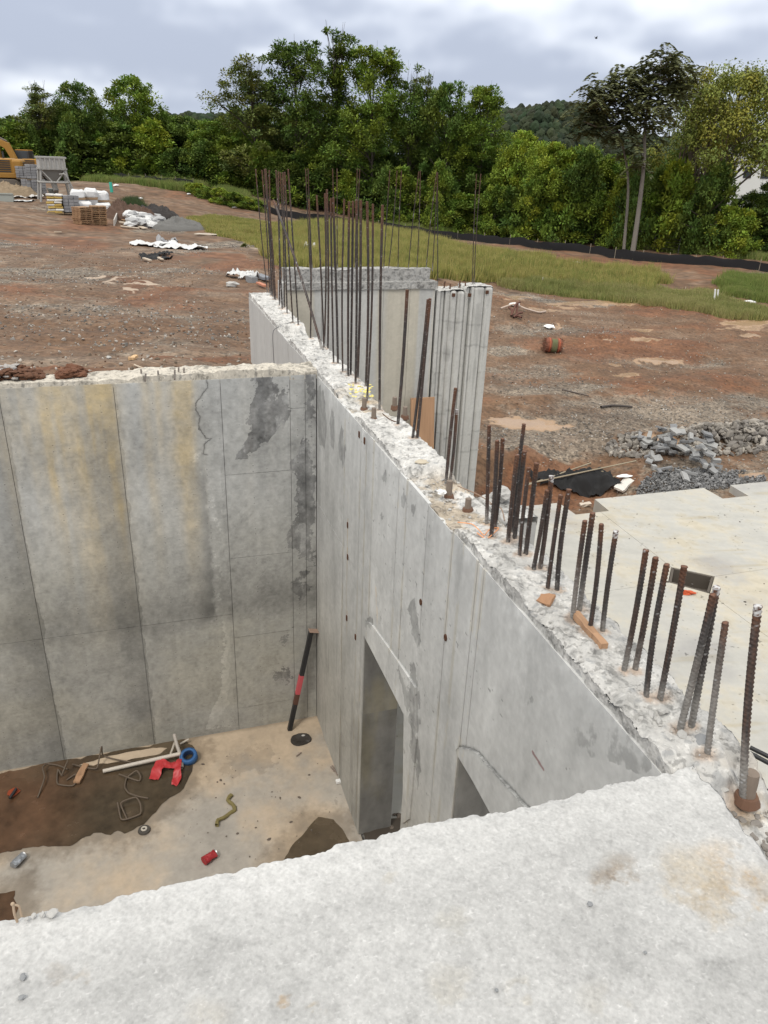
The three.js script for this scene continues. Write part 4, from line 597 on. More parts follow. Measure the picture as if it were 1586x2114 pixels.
{ // far bunches
  const G = 'tall rebar bunched at the far end of the long wall';
  const A = [[616, 672, 595, 349, 12], [605, 668, 588, 355, 12], [593, 648, 584, 356, 13], [587, 637, 579, 356, 12], [583, 639, 575, 354, 13], [577, 633, 570, 351, 12], [567, 619, 556, 351, 13], [569, 620, 555, 416, 12], [560, 611, 549, 348, 14], [563, 613, 546, 349, 12], [557, 604, 541, 351, 12], [552, 601, 528, 349, 10]];
  A.forEach(([bx, by, tx, ty, r], i) => bar(P(bx, by, 1, 0), [tx, ty], r / 1000, i === A.length - 1 ? 'thin bent rebar, leftmost of the bunch at the far wall end' : `tall rusty rebar in the far bunch, ${ord[i]} counted from its right side`, G, { cem: 0.1, rows: 180, seg: 7, rust: 0.4, lime: 0.15 }));
  const a = P(666, 723, 1, 0), b = PD(565, 414, Math.hypot(a.x - CAM.pos.x, a.z - CAM.pos.z) + 1.6), dir = b.clone().sub(a), g = barGeo(dir.length(), 0.012, { seed: 77, rows: 180, seg: 7 }), m = mesh('rebar', g, mBar); m.position.copy(a); m.quaternion.setFromUnitVectors(V(0, 1, 0), dir.normalize()); tag(m, 'dark rebar leaning diagonally to the left across the far bunch', 'rebar', G);
}
{ // bars of the ledged wall
  const G = 'thin rebar standing on the ledged wall';
  const A = [[979, 586, 993, 359, 0.02], [976, 586, 984, 359, 0.02], [904, 590, 903, 355, 0], [893, 557, 904, 357, 0.24], [880, 557, 902, 355, 0.24], [861, 557, 868, 352, 0.24], [843, 557, 865, 354, 0.24], [822, 558, 829, 352, 0.24], [802, 560, 820, 352, 0.24], [792, 560, 805, 352, 0.24], [739, 562, 743, 349, 0.24], [733, 562, 738, 347, 0.24], [697, 562, 696, 348, 0.24], [690, 562, 687, 348, 0.24], [645, 563, 636, 348, 0.24], [640, 563, 631, 348, 0.24]];
  A.forEach(([bx, by, tx, ty, y], i) => { const p = P(bx, by, 2, -4.46); p.y = y; bar(p, [tx, ty], 0.0095, i < 2 ? `thin rusty rebar on the ribbed pier, ${i ? 'left' : 'right'} one of the pair` : i === 2 ? 'thin straight rebar between the ledge end and the pier, upright' : `thin tall rebar on the ledge, ${ord[i - 3]} from its right end`, G, { cem: 0.12, rows: 60, seg: 6, rust: 0.5, ribs: false }); });
  [[917, 594, 919, 580], [929, 600, 930, 586], [949, 592, 950, 579], [961, 598, 961, 584]].forEach(([bx, by, tx, ty], i) => { const p = P(bx, by, 2, i % 2 ? -4.36 : -4.5); bar(p, [tx, ty], 0.014, `short rusty dowel on the ribbed pier top, ${ord[i]} from the left`, 'dowels on the pier top', { rows: 12, cem: 0.01, rust: 0.3 }); });
}
{ // cut stubs on the cross wall
  [[292, 774, 291, 762], [300, 780, 301, 771], [327, 777, 326, 765], [361, 776, 361, 763], [369, 770, 369, 758], [380, 770, 380, 759]].forEach(([bx, by, tx, ty], i) => bar(P(bx, by, 1, 0.005), [tx, ty], 0.011, `short cut rebar stub on the cross wall top, ${ord[i]} from the left`, 'cut stubs on the cross wall', { rows: 14, cem: 0.0, rust: 0.2 }));
}
{ // rust runs round the bars, greyer paste towards the near end
  const p = LW.mesh.geometry.attributes.position, c = new Float32Array(p.count * 3);
  for (let i = 0; i < p.count; i++) { const x = p.getX(i), z = p.getZ(i), n = nB(x, z, 0.25), m = nA(x, z, 0.06); let k = 1.14 - 0.2 * ss(2.6, 4.6, z) - 0.16 * ss(0.0, 0.7, n) + 0.06 * m, s = 0; const dirt = Math.max(ss(0.5, 0.75, z) * ss(1.4, 1.1, z), ss(2.3, 2.5, z) * ss(3.3, 3.0, z), ss(4.8, 5.05, z)) * ss(-0.3, 0.3, n + 0.3 * m); for (const r of LW.rust) { const d = Math.hypot(x - r[0], z - r[1]); if (d < 0.09) s = Math.max(s, ss(r[2], 0.01, d + 0.02 * m) * 0.6); } c[3 * i] = k * mix(1, 0.86, s) * mix(1, 0.78, dirt); c[3 * i + 1] = k * mix(1, 0.60, s) * mix(1, 0.68, dirt); c[3 * i + 2] = k * mix(1, 0.42, s) * mix(1, 0.56, dirt); }
  LW.mesh.geometry.setAttribute('color', new THREE.BufferAttribute(c, 3));
}
{ // thick bolts with rusty collars
  const mStub = M(0.22, 0.175, 0.14, 0.85, { metalness: 0.15 }), mCol = M(0.15, 0.08, 0.05, 0.9);
  const A = [[752, 847, 753, 822, 'leftmost rusty bolt with a collar, beside the yellow dust on the wall'], [772, 868, 772, 842, 'rusty bolt with a collar, second from left in the worn hollow'], [815, 843, 815, 820, 'rusty bolt with a collar left of the thick single rebar, at the back edge'], [836, 863, 837, 840, 'rusty bolt with a collar just right of the thick single rebar'], [927, 1028, 928, 992, 'grey bolt with a rusty collar below the crossing rebar pair'], [966, 1056, 967, 1029, 'rusty bolt stub on the near side of the broken wall stub'], [1541, 1652, 1549, 1594, 'thick rusty bolt stub at the foot of the rightmost rebar']];
  for (const [bx, by, tx, ty, label] of A) {
    const b = P(bx, by, 1, -0.05), d = ray(tx, ty), w = CAM.pos.clone().sub(b), t = -(w.x * d.x + w.z * d.z) / (d.x * d.x + d.z * d.z), top = CAM.pos.clone().addScaledVector(d, t), h = top.y - b.y + 0.02, o = thing('anchor_bolt', label, 'bolt', b, 'anchor bolts on the wall top');
    const r = bx > 1500 ? 0.024 : 0.019; mesh('shank', flat(jitter(new THREE.CylinderGeometry(r * 0.9, r, h, 10, 4).translate(0, h / 2 - 0.02, 0), 0.002, 0.03, bx)), mStub, o);
    mesh('collar', flat(jitter(new THREE.CylinderGeometry(r * 1.35, r * 1.75, 0.028, 12, 1).translate(0, 0.008, 0), 0.004, 0.03, by)), mCol, o); o.lookAt(o.position.clone().add(V(0.001, 0, 1))); 
    const lean = top.clone().sub(b).normalize(); o.quaternion.setFromUnitVectors(V(0, 1, 0), lean.lerp(V(0, 1, 0), 0.4).normalize());
  }
}

// ---------------------------------------------------------------- small things on the walls
const mWood = M(0.36, 0.20, 0.11, 0.85), mGrain = (() => { const t = tex(256, 256, (u, v, o) => { const n = nA(u * 3, v * 0.25, 0.3) + 0.4 * nA(u * 9, v, 0.4), k = 1 + 0.22 * n; o[0] = 0.38 * k; o[1] = 0.225 * k; o[2] = 0.13 * k; o[3] = 0.5 + 0.2 * n; }, true); return texMat(t, 0.002, 0.85); })();
const mStone = M(0.42, 0.41, 0.39, 0.95), mGrey = M(0.24, 0.245, 0.25, 0.92), mWhite = M(0.78, 0.78, 0.77, 0.7), mBlack = M(0.02, 0.02, 0.022, 0.5), mRed = M(0.55, 0.03, 0.035, 0.5), mOrange = M(0.65, 0.12, 0.03, 0.7), mRustM = M(0.12, 0.065, 0.04, 0.7, { metalness: 0.3 });
function single(name, geo, mat, label, cat, group) { const m = mesh(name, geo, mat); return tag(m, label, cat, group); }
{
  // plank leaning on the ledged wall
  const a = P(848, 822, 2, -4.15), b = P(897, 822, 2, -4.15), w = b.x - a.x, g = rbox(w, 2.14, 0.03, 0.004, 0, -1.07, 0); g.rotateX(-0.13); g.translate((a.x + b.x) / 2, a.y, -4.15); single('plank', boxUV(g, 0.8), mGrain, 'orange brown plywood plank leaning upright against the streaked concrete wall', 'plank');
  // stick on the wall top
  const s0 = P(1188, 1268, 1, 0.02), s1 = P(1248, 1336, 1, 0.02), d = s1.clone().sub(s0), st = jitter(new THREE.BoxGeometry(0.030, 0.026, d.length(), 3, 2, 20), 0.0022, 0.03); st.rotateY(Math.atan2(d.x, d.z)); st.translate((s0.x + s1.x) / 2, 0.022, (s0.z + s1.z) / 2); single('wood_stick', flat(boxUV(st, 0.3)), mGrain, 'split orange wood stick lying between rebar on the wall top', 'stick');
  const c = P(1128, 1240, 1, 0.02), ch = jitter(new THREE.BoxGeometry(0.05, 0.012, 0.07, 3, 1, 4), 0.008, 0.04); ch.rotateY(0.6); ch.rotateZ(0.3); ch.translate(c.x, 0.03, c.z); single('wood_chip', flat(ch), mWood, 'small orange wood chip on the broken wall top', 'wood chip');
  const r = P(1036, 1008, 1, 0.04), rk = rock(31, 2); rk.scale(0.05, 0.045, 0.05); rk.translate(r.x, 0.005, r.z); single('concrete_lump', rk, mStone, 'rounded grey concrete lump on the broken wall stub', 'rubble');
  const r2 = P(872, 951, 1, 0.02), k2 = rock(12, 1, 0.5); k2.scale(0.045, 0.03, 0.035); k2.translate(r2.x, 0.012, r2.z); single('concrete_chip', k2, M(0.5, 0.44, 0.34, 0.95), 'flat tan stone chip on the white wall top', 'rubble');
  const r3 = P(912, 1015, 1, 0.0), k3 = rock(14, 1, 0.6); k3.scale(0.028, 0.024, 0.028); k3.translate(r3.x, 0.0, r3.z); single('concrete_chip', k3, mWhite, 'white stone chip beside the grey collared bolt', 'rubble');
  const r4 = P(1422, 1520, 1, 0), k4 = rock(41, 1, 0.5); k4.scale(0.034, 0.016, 0.03); k4.rotateZ(0.2); k4.translate(r4.x + 0.02, 0.0, r4.z + 0.03); single('concrete_chip', k4, mGrey, 'grey broken flake at the foot of the white tipped rebar pair', 'rubble');
  // wires and twigs on the stub
  const wires = [[[945, 1003], [985, 1020], [1005, 1032], [1018, 1042]], [[1010, 1040], [1035, 1050], [1042, 1075]], [[790, 855], [812, 868], [826, 872]], [[735, 760], [765, 775]], [[598, 662], [592, 690], [590, 720], [596, 735]]];
  wires.slice(0, 2).forEach((w, i) => single('tie_wire', tube(w.map(([x, y], q) => P(x, y, 1, 0.01 + 0.02 * (q % 2))), 0.003, 20, 5), M(0.3, 0.2, 0.14, 0.7), i ? 'curled rusty wire on the rubble of the wall stub' : 'long thin wire running across the broken wall stub', 'wire'));
  single('tie_wire', tube([P(790, 854, 1, 0), P(805, 866, 1, 0.02), P(826, 874, 1, 0)], 0.004, 14, 5), mRustM, 'short rusty wire in the worn hollow among the collared bolts', 'wire');
  single('tie_wire', tube([P(603, 664, 1, 0.02), V(-0.03, -0.05, -1.95), V(-0.05, -0.25, -1.9), V(-0.04, -0.5, -1.88), V(-0.015, -0.62, -1.8)], 0.005, 24, 5), M(0.2, 0.2, 0.2, 0.6), 'thin grey wire hanging down the face of the far wall stretch', 'wire');
  // orange string and yellow dust
  single('orange_string', tube([[945, 1078], [975, 1082], [990, 1095], [1000, 1105], [1012, 1092], [1030, 1090], [1005, 1112], [985, 1100]].map(([x, y], q) => P(x, y, 1, 0.012 + 0.01 * (q % 2))), 0.0028, 60, 5), M(0.8, 0.35, 0.16, 0.8), 'tangled pale orange string on the broken wall top', 'string');
  const yr = rng(3), yg = []; for (let i = 0; i < 46; i++) { const px = 745 + (yr() - 0.5) * 50, py = 806 + (yr() - 0.5) * 26, p = P(px, py, 1, 0.012), q = rock(200 + i, 0, 0.4), s = 0.006 + yr() * 0.011; q.scale(s, s, s); q.translate(p.x, 0.012, p.z); yg.push(q); } tag(single('yellow_crumbs', merge(yg), M(0.75, 0.66, 0.22, 0.9), 'yellow marking crumbs on the wall top by the tall rebar', 'crumbs'), null, null, null, 'stuff');
  // two dark rods past the wall, at the right edge
  for (const [k, dy] of [[0, 0], [1, 12]]) { const a0 = P(1549, 1543 + dy, 1, -0.12), b0 = P(1640, 1588 + dy * 1.3, 1, -0.12); single('steel_rod', rod(a0, b0, 0.008, 0.008, 7), mBlack, k ? 'lower of two thin black rods at the right picture edge' : 'upper of two thin black rods at the right picture edge', 'rod'); }
  // pebbles on the foreground
  for (const [i, [x, y, s, l]] of [[1218, 1867, 0.008, 'small round grey pebble in the middle of the pale foreground'], [48, 2018, 0.007, 'upper of two dark pebbles at the left of the pale foreground'], [46, 2060, 0.007, 'lower of two dark pebbles at the left of the pale foreground'], [1025, 2045, 0.005, 'tiny dark pebble near the bottom of the pale foreground'], [1332, 1967, 0.004, 'tiny dark pebble near the top of the pale foreground']].entries()) { const p = P(x, y, 1, 0.003), g = rock(60 + i, 1); g.scale(s, s, s); g.translate(p.x, 0.005, p.z); single('pebble', g, mGrey, l, 'pebble'); }
  { const p = P(88, 1878, 1, 0.01), gs = [[0, 0, 0.013], [0.022, 0.004, 0.016], [-0.02, -0.003, 0.009], [-0.034, 0.002, 0.008]]; gs.forEach(([dx, dz, s], i) => { const g = rock(90 + i, 1); g.scale(s * 0.7, s * 0.6, s * 0.7); g.translate(p.x + dx, 0.002 + s * 0.3, p.z + dz + 0.01); single('concrete_chip', g, mStone, ['middle pale chip on the chipped foreground edge at left', 'largest pale chip on the chipped foreground edge at left', 'small pale chip on the chipped foreground edge at left', 'tiny leftmost pale chip on the chipped foreground edge'][i], 'rubble'); }); }
  { const a0 = P(36, 1903, 1, 0.0), g = merge([tube([a0, a0.clone().add(V(-0.002, 0.03, 0)), a0.clone().add(V(-0.001, 0.055, -0.004))], 0.0032, 12, 7), tube([a0.clone().add(V(-0.001, 0.055, -0.004)), a0.clone().add(V(0.01, 0.045, -0.004)), a0.clone().add(V(0.012, 0.015, 0))], 0.0026, 12, 7), new THREE.SphereGeometry(0.0048, 8, 6).translate(a0.x - 0.002, a0.y + 0.057, a0.z - 0.004)]); single('rope_end', g, M(0.40, 0.30, 0.21, 0.95), 'frayed tan rope end sticking up at the left foreground edge', 'rope'); }
  // crumbs along the broken tops
  const r5 = rng(19), cg = []; for (let i = 0; i < 900; i++) { const near = r5(), z = near < 0.55 ? 3.0 + r5() * 2.9 : near < 0.8 ? 2.4 + r5() * 0.8 : -4 + r5() * 8.5, x = r5() * 0.29, s = 0.003 + Math.pow(r5(), 3) * (z > 4.6 ? 0.016 : 0.011), y = 0.004 - 0.05 * ss(2.30, 2.48, z) * ss(3.30, 3.1, z) - 0.05 * ss(0.55, 0.7, z) * ss(1.45, 1.2, z) - 0.09 * ss(4.85, 5.1, z) - 0.07 * ss(-1.95, -1.8, z) * ss(-1.2, -1.45, z); if (z > 4.85 && x < 0.11) continue; const g = rock(300 + i % 40, 0); g.rotateY(r5() * 6); g.scale(s, s * 0.8, s); g.translate(x, y + s * 0.3, z); cg.push(g); }
  tag(single('concrete_crumbs', merge(cg), mStone, 'loose concrete crumbs scattered over the broken wall tops', 'crumbs'), null, null, null, 'stuff');
  const sg = []; for (let i = 0; i < 320; i++) { const z = 4.9 + r5() * 1.0, x = 0.1 + r5() * 0.22, s = 0.006 + Math.pow(r5(), 2) * 0.016, g = rock(400 + i % 30, 0); g.rotateY(r5() * 6); g.scale(s, s * 0.8, s); g.translate(x, -0.085 + s * 0.3, z); sg.push(g); }
  tag(single('grey_gravel', merge(sg), M(0.22, 0.2, 0.18, 0.95), 'grey and brown gravel at the foot of the rightmost rebar', 'gravel'), null, null, null, 'stuff');
  // mulch and soil heaped on the cross wall at left
  const dg = []; for (let i = 0; i < 260; i++) { const u = r5(), px = i % 3 ? 15 + 60 * r5() : 130 + (r5() - 0.5) * 60, p = P(px, 0, 2, -0.17), x = p.x, z = -0.27 + r5() * 0.2, hgt = (i % 3 ? 0.06 * ss(45, 0, Math.abs(px - 40)) : 0.05 * ss(36, 0, Math.abs(px - 150))), g = rock(500 + i % 30, 0), s = 0.012 + r5() * 0.024; }
  for (const [px0, px1, hh, n, mtl, label] of [[-40, 85, 0.07, 240, M(0.12, 0.055, 0.03, 0.95), 'red brown soil heaped on the left end of the cross wall'], [118, 176, 0.06, 110, M(0.14, 0.06, 0.032, 0.95), 'small heap of red soil on the cross wall top'], [-20, 60, 0.09, 60, M(0.35, 0.33, 0.31, 0.95), 'pale stones mixed in the soil on the left end of the cross wall']]) {
    const gs = []; for (let i = 0; i < n; i++) { const px = mix(px0, px1, r5()), q = P(px, 782, 1, 0), f = 1 - Math.pow(Math.abs((px - (px0 + px1) / 2) / ((px1 - px0) / 2)), 2), z = -0.28 + r5() * 0.2, s = 0.012 + r5() * 0.022, g = rock(500 + i % 30, 0); g.rotateY(r5() * 6); g.scale(s * 1.3, s * 0.8, s); g.translate(q.x, 0.0 + hh * f * Math.sin(r5() * 1.5), z); gs.push(g); } tag(single('soil_heap', merge(gs), mtl, label, 'soil'), null, null, null, 'stuff');
  }
}

// ---------------------------------------------------------------- in the pit
{
  const F = (px, py, h = 0) => P(px, py, 1, FLOOR + h);
  // black steel prop leaning in the corner
  { const a = F(598, 1507), b = P(643, 1302, 2, 0.06), o = thing('steel_prop', 'black square steel tube with a pink tape band leaning in the pit corner', 'prop', a), d = b.clone().sub(a), L = d.length(), q = new THREE.Quaternion().setFromUnitVectors(V(0, 1, 0), d.clone().normalize());
    const put = (n, g, m) => { const e = mesh(n, g, m, o); e.quaternion.copy(q); return e; };
    put('tube', rbox(0.044, L, 0.044, 0.004, 0, L / 2, 0), mBlack); put('tape_band', rbox(0.047, 0.22, 0.047, 0.005, 0, L * 0.47, 0), M(0.5, 0.085, 0.10, 0.7)); put('rust_patch', rbox(0.046, 0.16, 0.046, 0.005, 0, L * 0.34, 0), M(0.10, 0.045, 0.03, 0.8)); put('end_plate', rbox(0.11, 0.010, 0.08, 0.004, 0.03, L, 0), M(0.32, 0.22, 0.17, 0.7)); }
  // drain cover
  { const p = F(622, 1528), o = thing('rubber_cap', 'round dark rubber cap lying on the pit floor near the corner', 'cap', p); const l = new THREE.LatheGeometry([[0, 0.03], [0.05, 0.034], [0.09, 0.04], [0.125, 0.04], [0.135, 0.02], [0.13, 0.002], [0, 0.001]].map(([x, y]) => new THREE.Vector2(x, y)), 20); l.scale(0.74, 0.6, 0.66); l.rotateX(0.1); mesh('rim', flat(jitter(l, 0.012, 0.15)), M(0.035, 0.03, 0.026, 0.5), o); const w = rock(71, 1, 0.5); w.scale(0.03, 0.02, 0.02); w.scale(0.6, 0.6, 0.6); w.translate(0.03, 0.03, -0.03); mesh('debris', w, mStone, o); }
  // tape roll
  { const p = F(390, 1562, 0.05), o = thing('tape_roll', 'blue roll of masking tape lying in the wet corner by red plastic', 'tape', p); const ring = (a, b, h, m, n) => { const g = new THREE.LatheGeometry([[a, -h], [b, -h], [b, h], [a, h], [a, -h]].map(([x, y]) => new THREE.Vector2(x, y)), 28); mesh(n, g, m, o); }; ring(0.050, 0.083, 0.03, M(0.035, 0.12, 0.30, 0.65), 'tape'); ring(0.045, 0.0495, 0.031, M(0.02, 0.05, 0.14, 0.8), 'core'); o.rotation.set(0.25, 0, 0.15); }
  // red plastic ribbon, folded
  { const mR = new THREE.MeshPhysicalMaterial({ color: C(0.46, 0.035, 0.04), roughness: 0.45, side: THREE.DoubleSide, sheen: 0.2 }); const o = thing('red_plastic_sheet', 'crumpled red plastic sheet folded into an arch on the wet pit floor', 'plastic sheet', F(342, 1590)); const rel = (px, py, h) => F(px, py, h).sub(o.position);
    const strip = (l, r, nm, amp) => { const n = 14, mW = 6, pos = [], idx = []; const cl = new THREE.CatmullRomCurve3(l), cr = new THREE.CatmullRomCurve3(r); for (let i = 0; i <= n; i++) { const a = cl.getPoint(i / n), b = cr.getPoint(i / n); for (let j = 0; j <= mW; j++) { const p = a.clone().lerp(b, j / mW); p.y += amp * (nB(p.x, p.z, 0.12) + 0.6 * nA(p.x, p.z, 0.05)); pos.push(p.x, Math.max(p.y, 0.006), p.z); } } const W = mW + 1; for (let i = 0; i < n; i++) for (let j = 0; j < mW; j++) { const a = i * W + j; idx.push(a, a + W, a + 1, a + 1, a + W, a + W + 1); } const g = new THREE.BufferGeometry(); g.setAttribute('position', new THREE.Float32BufferAttribute(pos, 3)); g.setIndex(idx); g.computeVertexNormals(); mesh(nm, g, mR, o); };
    strip([rel(308, 1611, 0.01), rel(314, 1590, 0.03), rel(323, 1571, 0.06), rel(334, 1566, 0.07)], [rel(327, 1611, 0.01), rel(333, 1598, 0.03), rel(335, 1590, 0.05), rel(340, 1587, 0.06)], 'flap', 0.02);
    strip([rel(334, 1566, 0.07), rel(350, 1571, 0.06), rel(362, 1572, 0.05)], [rel(338, 1588, 0.05), rel(352, 1587, 0.05), rel(364, 1586, 0.05)], 'fold', 0.02);
    strip([rel(366, 1566, 0.06), rel(360, 1590, 0.05), rel(356, 1608, 0.03), rel(354, 1619, 0.015)], [rel(376, 1563, 0.06), rel(374, 1590, 0.05), rel(374, 1608, 0.03), rel(364, 1622, 0.015)], 'tail', 0.03); }
  // pipe and rods
  single('plastic_pipe', rod(F(213, 1592, 0.03), F(372, 1556, 0.08), 0.019, 0.019, 12), M(0.55, 0.50, 0.44, 0.6), 'long pale plastic pipe lying along the pit wall', 'pipe');
  single('plastic_pipe', tube([F(360, 1517, 0.16), F(366, 1540, 0.12), F(374, 1563, 0.05), F(376, 1585, 0.02)], 0.017, 16, 9), M(0.42, 0.38, 0.34, 0.6), 'short bent grey pipe standing against the pit wall', 'pipe');
  single('thin_rod', rod(F(352, 1558, 0.03), F(364, 1526, 0.14), 0.012, 0.012, 7), M(0.45, 0.4, 0.34, 0.7), 'thin pale rod leaning beside the bent grey pipe', 'rod');
  single('thin_rod', rod(F(372, 1536, 0.03), F(390, 1526, 0.05), 0.010, 0.010, 7), M(0.5, 0.45, 0.38, 0.7), 'short thin rod near the wall right of the bent pipe', 'rod');
  const mBent = M(0.15, 0.115, 0.085, 0.7, { metalness: 0.3 });
  const bents = [[[[78, 1647, 0.01], [92, 1606, 0.05], [88, 1585, 0.06], [98, 1577, 0.04], [120, 1580, 0.02], [140, 1588, 0.02]], 'leftmost bent rebar, an S with one straight tail in the puddle'], [[[127, 1602, 0.08], [140, 1570, 0.12], [128, 1600, 0.03], [120, 1588, 0.03], [119, 1618, 0.015], [150, 1622, 0.015], [158, 1612, 0.02], [157, 1598, 0.03], [138, 1610, 0.015]], 'bent rebar hook forming an open square in the puddle'], [[[150, 1578, 0.02], [180, 1585, 0.02], [200, 1586, 0.03], [206, 1560, 0.10], [210, 1540, 0.16], [213, 1560, 0.06], [240, 1568, 0.03], [272, 1574, 0.02]], 'bent rebar peaked like a tent against the pit wall'], [[[246, 1598, 0.02], [270, 1607, 0.03], [288, 1612, 0.02], [290, 1602, 0.04], [282, 1591, 0.05], [262, 1606, 0.02], [258, 1625, 0.02], [266, 1637, 0.02], [285, 1644, 0.02], [306, 1648, 0.02]], 'curled bent rebar in the puddle below the long pipe'], [[[243, 1657, 0.05], [250, 1690, 0.02], [262, 1691, 0.02], [290, 1680, 0.03], [290, 1660, 0.05], [280, 1646, 0.05], [250, 1658, 0.04], [262, 1690, 0.015]], 'square bent rebar stirrup nearest the dry floor']];
  for (const [l, label] of bents) single('bent_rebar', tube(l.map(([x, y, h]) => F(x, y, h)), 0.0075, 60, 7), mBent, label, 'bent rebar', 'bent rebar in the puddle');
  { const g = jitter(new THREE.BoxGeometry(0.06, 0.02, 0.24, 3, 1, 8), 0.006, 0.08); g.rotateY(-0.35); const p = F(168, 1596, 0.03); g.translate(p.x, p.y, p.z); single('wood_piece', flat(boxUV(g, 0.3)), mGrain, 'split piece of pale wood in the puddle', 'wood'); }
  { const p = F(28, 1635, 0.02), g = rock(44, 1, 0.4); g.scale(0.045, 0.015, 0.07); g.translate(p.x, p.y, p.z); single('orange_rag', g, M(0.28, 0.05, 0.015, 0.7), 'orange rag soaked in the puddle at the left edge', 'rag'); }
  { const g = rod(F(20, 1648, 0.03), F(34, 1628, 0.05), 0.014, 0.014, 7); single('thin_rod', g, mBlack, 'short black rod by the orange rag in the puddle', 'rod'); }
  // crushed cans
  const can = (px, py, mat, label, turn) => { const p = F(px, py, 0.035), o = thing('crushed_can', label, 'can', p), g = jitter(new THREE.CylinderGeometry(0.033, 0.033, 0.12, 18, 8), 0.014, 0.09, px); g.rotateZ(Math.PI / 2); g.scale(1, 0.75, 1.1); mesh('body', flat(g), mat, o); const e = new THREE.CylinderGeometry(0.028, 0.031, 0.008, 16); e.rotateZ(Math.PI / 2); e.translate(0.06, 0, 0); mesh('lid', e, M(0.6, 0.6, 0.6, 0.35, { metalness: 0.8 }), o); o.rotation.y = turn; };
  can(433, 1769, M(0.33, 0.022, 0.026, 0.4, { metalness: 0.2 }), 'crushed red drink can lying on the dry pit floor', 0.5); can(38, 1776, M(0.33, 0.35, 0.38, 0.35, { metalness: 0.5 }), 'crushed grey drink can at the puddle edge', 0.9);
  // strap
  single('green_strap', flat(jitter(tube([[478, 1640], [470, 1652], [482, 1662], [484, 1672], [470, 1682], [462, 1688], [450, 1694], [448, 1704]].map(([x, y], i) => F(x, y, i < 2 || i > 4 ? 0.022 : 0.012)), 0.017, 60, 8), 0.006, 0.04)), M(0.20, 0.165, 0.065, 0.9), 'olive green strap curled like a snake on the pit floor', 'strap');
  // bolt washer, bits
  { const p = F(298, 1713, 0.01), o = thing('steel_washer', 'steel washer with a pale nut at the puddle edge', 'washer', p); const t = new THREE.CylinderGeometry(0.05, 0.055, 0.014, 18); mesh('plate', t, M(0.1, 0.09, 0.08, 0.5, { metalness: 0.4 }), o); const n = new THREE.TorusGeometry(0.02, 0.009, 6, 12); n.rotateX(Math.PI / 2); n.translate(0, 0.013, 0); mesh('nut', n, M(0.5, 0.46, 0.4, 0.6), o); }
  single('white_block', rbox(0.05, 0.03, 0.04, 0.005).translate(...F(699, 1613, 0.02).toArray()), mWhite, 'small white plastic block at the foot of the long wall', 'plastic piece');
  for (const [a, b, l] of [[[683, 1583], [690, 1592], 'upper of two tiny sticks at the foot of the long wall'], [[686, 1580], [697, 1600], 'lower of two tiny sticks at the foot of the long wall'], [[612, 1561], [622, 1553], 'tiny dark stick near the rubber cap']]) single('thin_rod', rod(F(...a, 0.012), F(...b, 0.015), 0.006, 0.006, 6), M(0.25, 0.2, 0.17, 0.8), l, 'rod');
  const r = rng(8), bits = []; for (let i = 0; i < 90; i++) { const px = 380 + r() * 340, py = 1530 + r() * 260, p = F(px, py, 0.004), g = rock(600 + i % 20, 0), s = 0.003 + Math.pow(r(), 4) * 0.011; g.scale(s * 1.4, s * 0.7, s); g.rotateY(r() * 6); g.translate(p.x, p.y, p.z); if (p.x < -0.03 && p.z < 4.7) bits.push(g); }
  for (let i = 0; i < 40; i++) { const g = rock(640 + i % 10, 0), s = 0.01 + r() * 0.03; g.scale(s, s, s); g.translate(0.05 + r() * 0.7, FLOOR + 0.01, 1.5 + r() * 0.6); bits.push(g); }
  tag(single('floor_debris', merge(bits), M(0.13, 0.105, 0.085, 0.9), 'tiny scattered debris on the dry pit floor', 'debris'), null, null, null, 'stuff');
}

// ---------------------------------------------------------------- the yard
const G = onGround;
{ // broken blocks beyond the slab
  const r = rng(21), mats = [M(0.26, 0.262, 0.262, 0.95), M(0.33, 0.33, 0.322, 0.95), M(0.21, 0.213, 0.218, 0.95)];
  const kinds = [[0.39, 0.19, 0.05], [0.30, 0.19, 0.045], [0.22, 0.18, 0.05], [0.26, 0.12, 0.09], [0.16, 0.14, 0.06], [0.36, 0.09, 0.06]].map(([w, h, d], i) => flat(jitter(new THREE.BoxGeometry(w * 0.72, h * 0.72, d * 0.9, 4, 3, 2), 0.009, 0.1, i * 3)));
  const spots = []; const path = [[1325, 922], [1345, 930], [1370, 936], [1395, 942], [1420, 950], [1445, 962], [1465, 972], [1375, 925], [1350, 950]];
  for (let i = 0; i < 62; i++) { const a = path[Math.floor(r() * path.length)]; spots.push([a[0] + (r() - 0.5) * 34, a[1] + (r() - 0.5) * 22, r()]); }
  spots.push([1338, 965, 0.1], [1348, 978, 0.3], [1358, 985, 0.2], [1424, 990, 0.5], [1412, 998, 0.4], [1372, 980, 0.1], [1470, 985, 0.2], [1452, 983, 0.9]);
  let proto = null; const hs = new Map();
  spots.forEach(([px, py, q], i) => { const p = G(px, py), k = Math.round(p.x / 0.3) + ',' + Math.round(p.z / 0.3), st = hs.get(k) || 0; hs.set(k, st + 1); const m = new THREE.Mesh(kinds[i % 6], mats[(i * 7 + 1) % 3]); m.name = numbered('broken_block'); tag(m, 'broken grey concrete block piece heaped on gravel beyond the pale slab', 'broken block', 'broken block pieces heaped beyond the slab'); m.position.set(p.x, p.y + 0.14 + st * 0.085, p.z); m.rotation.set(-Math.PI / 2 + (r() - 0.4) * 1.1, (r() - 0.5) * 0.8, r() * 6.28); m.castShadow = m.receiveShadow = true; scene.add(m); });
}
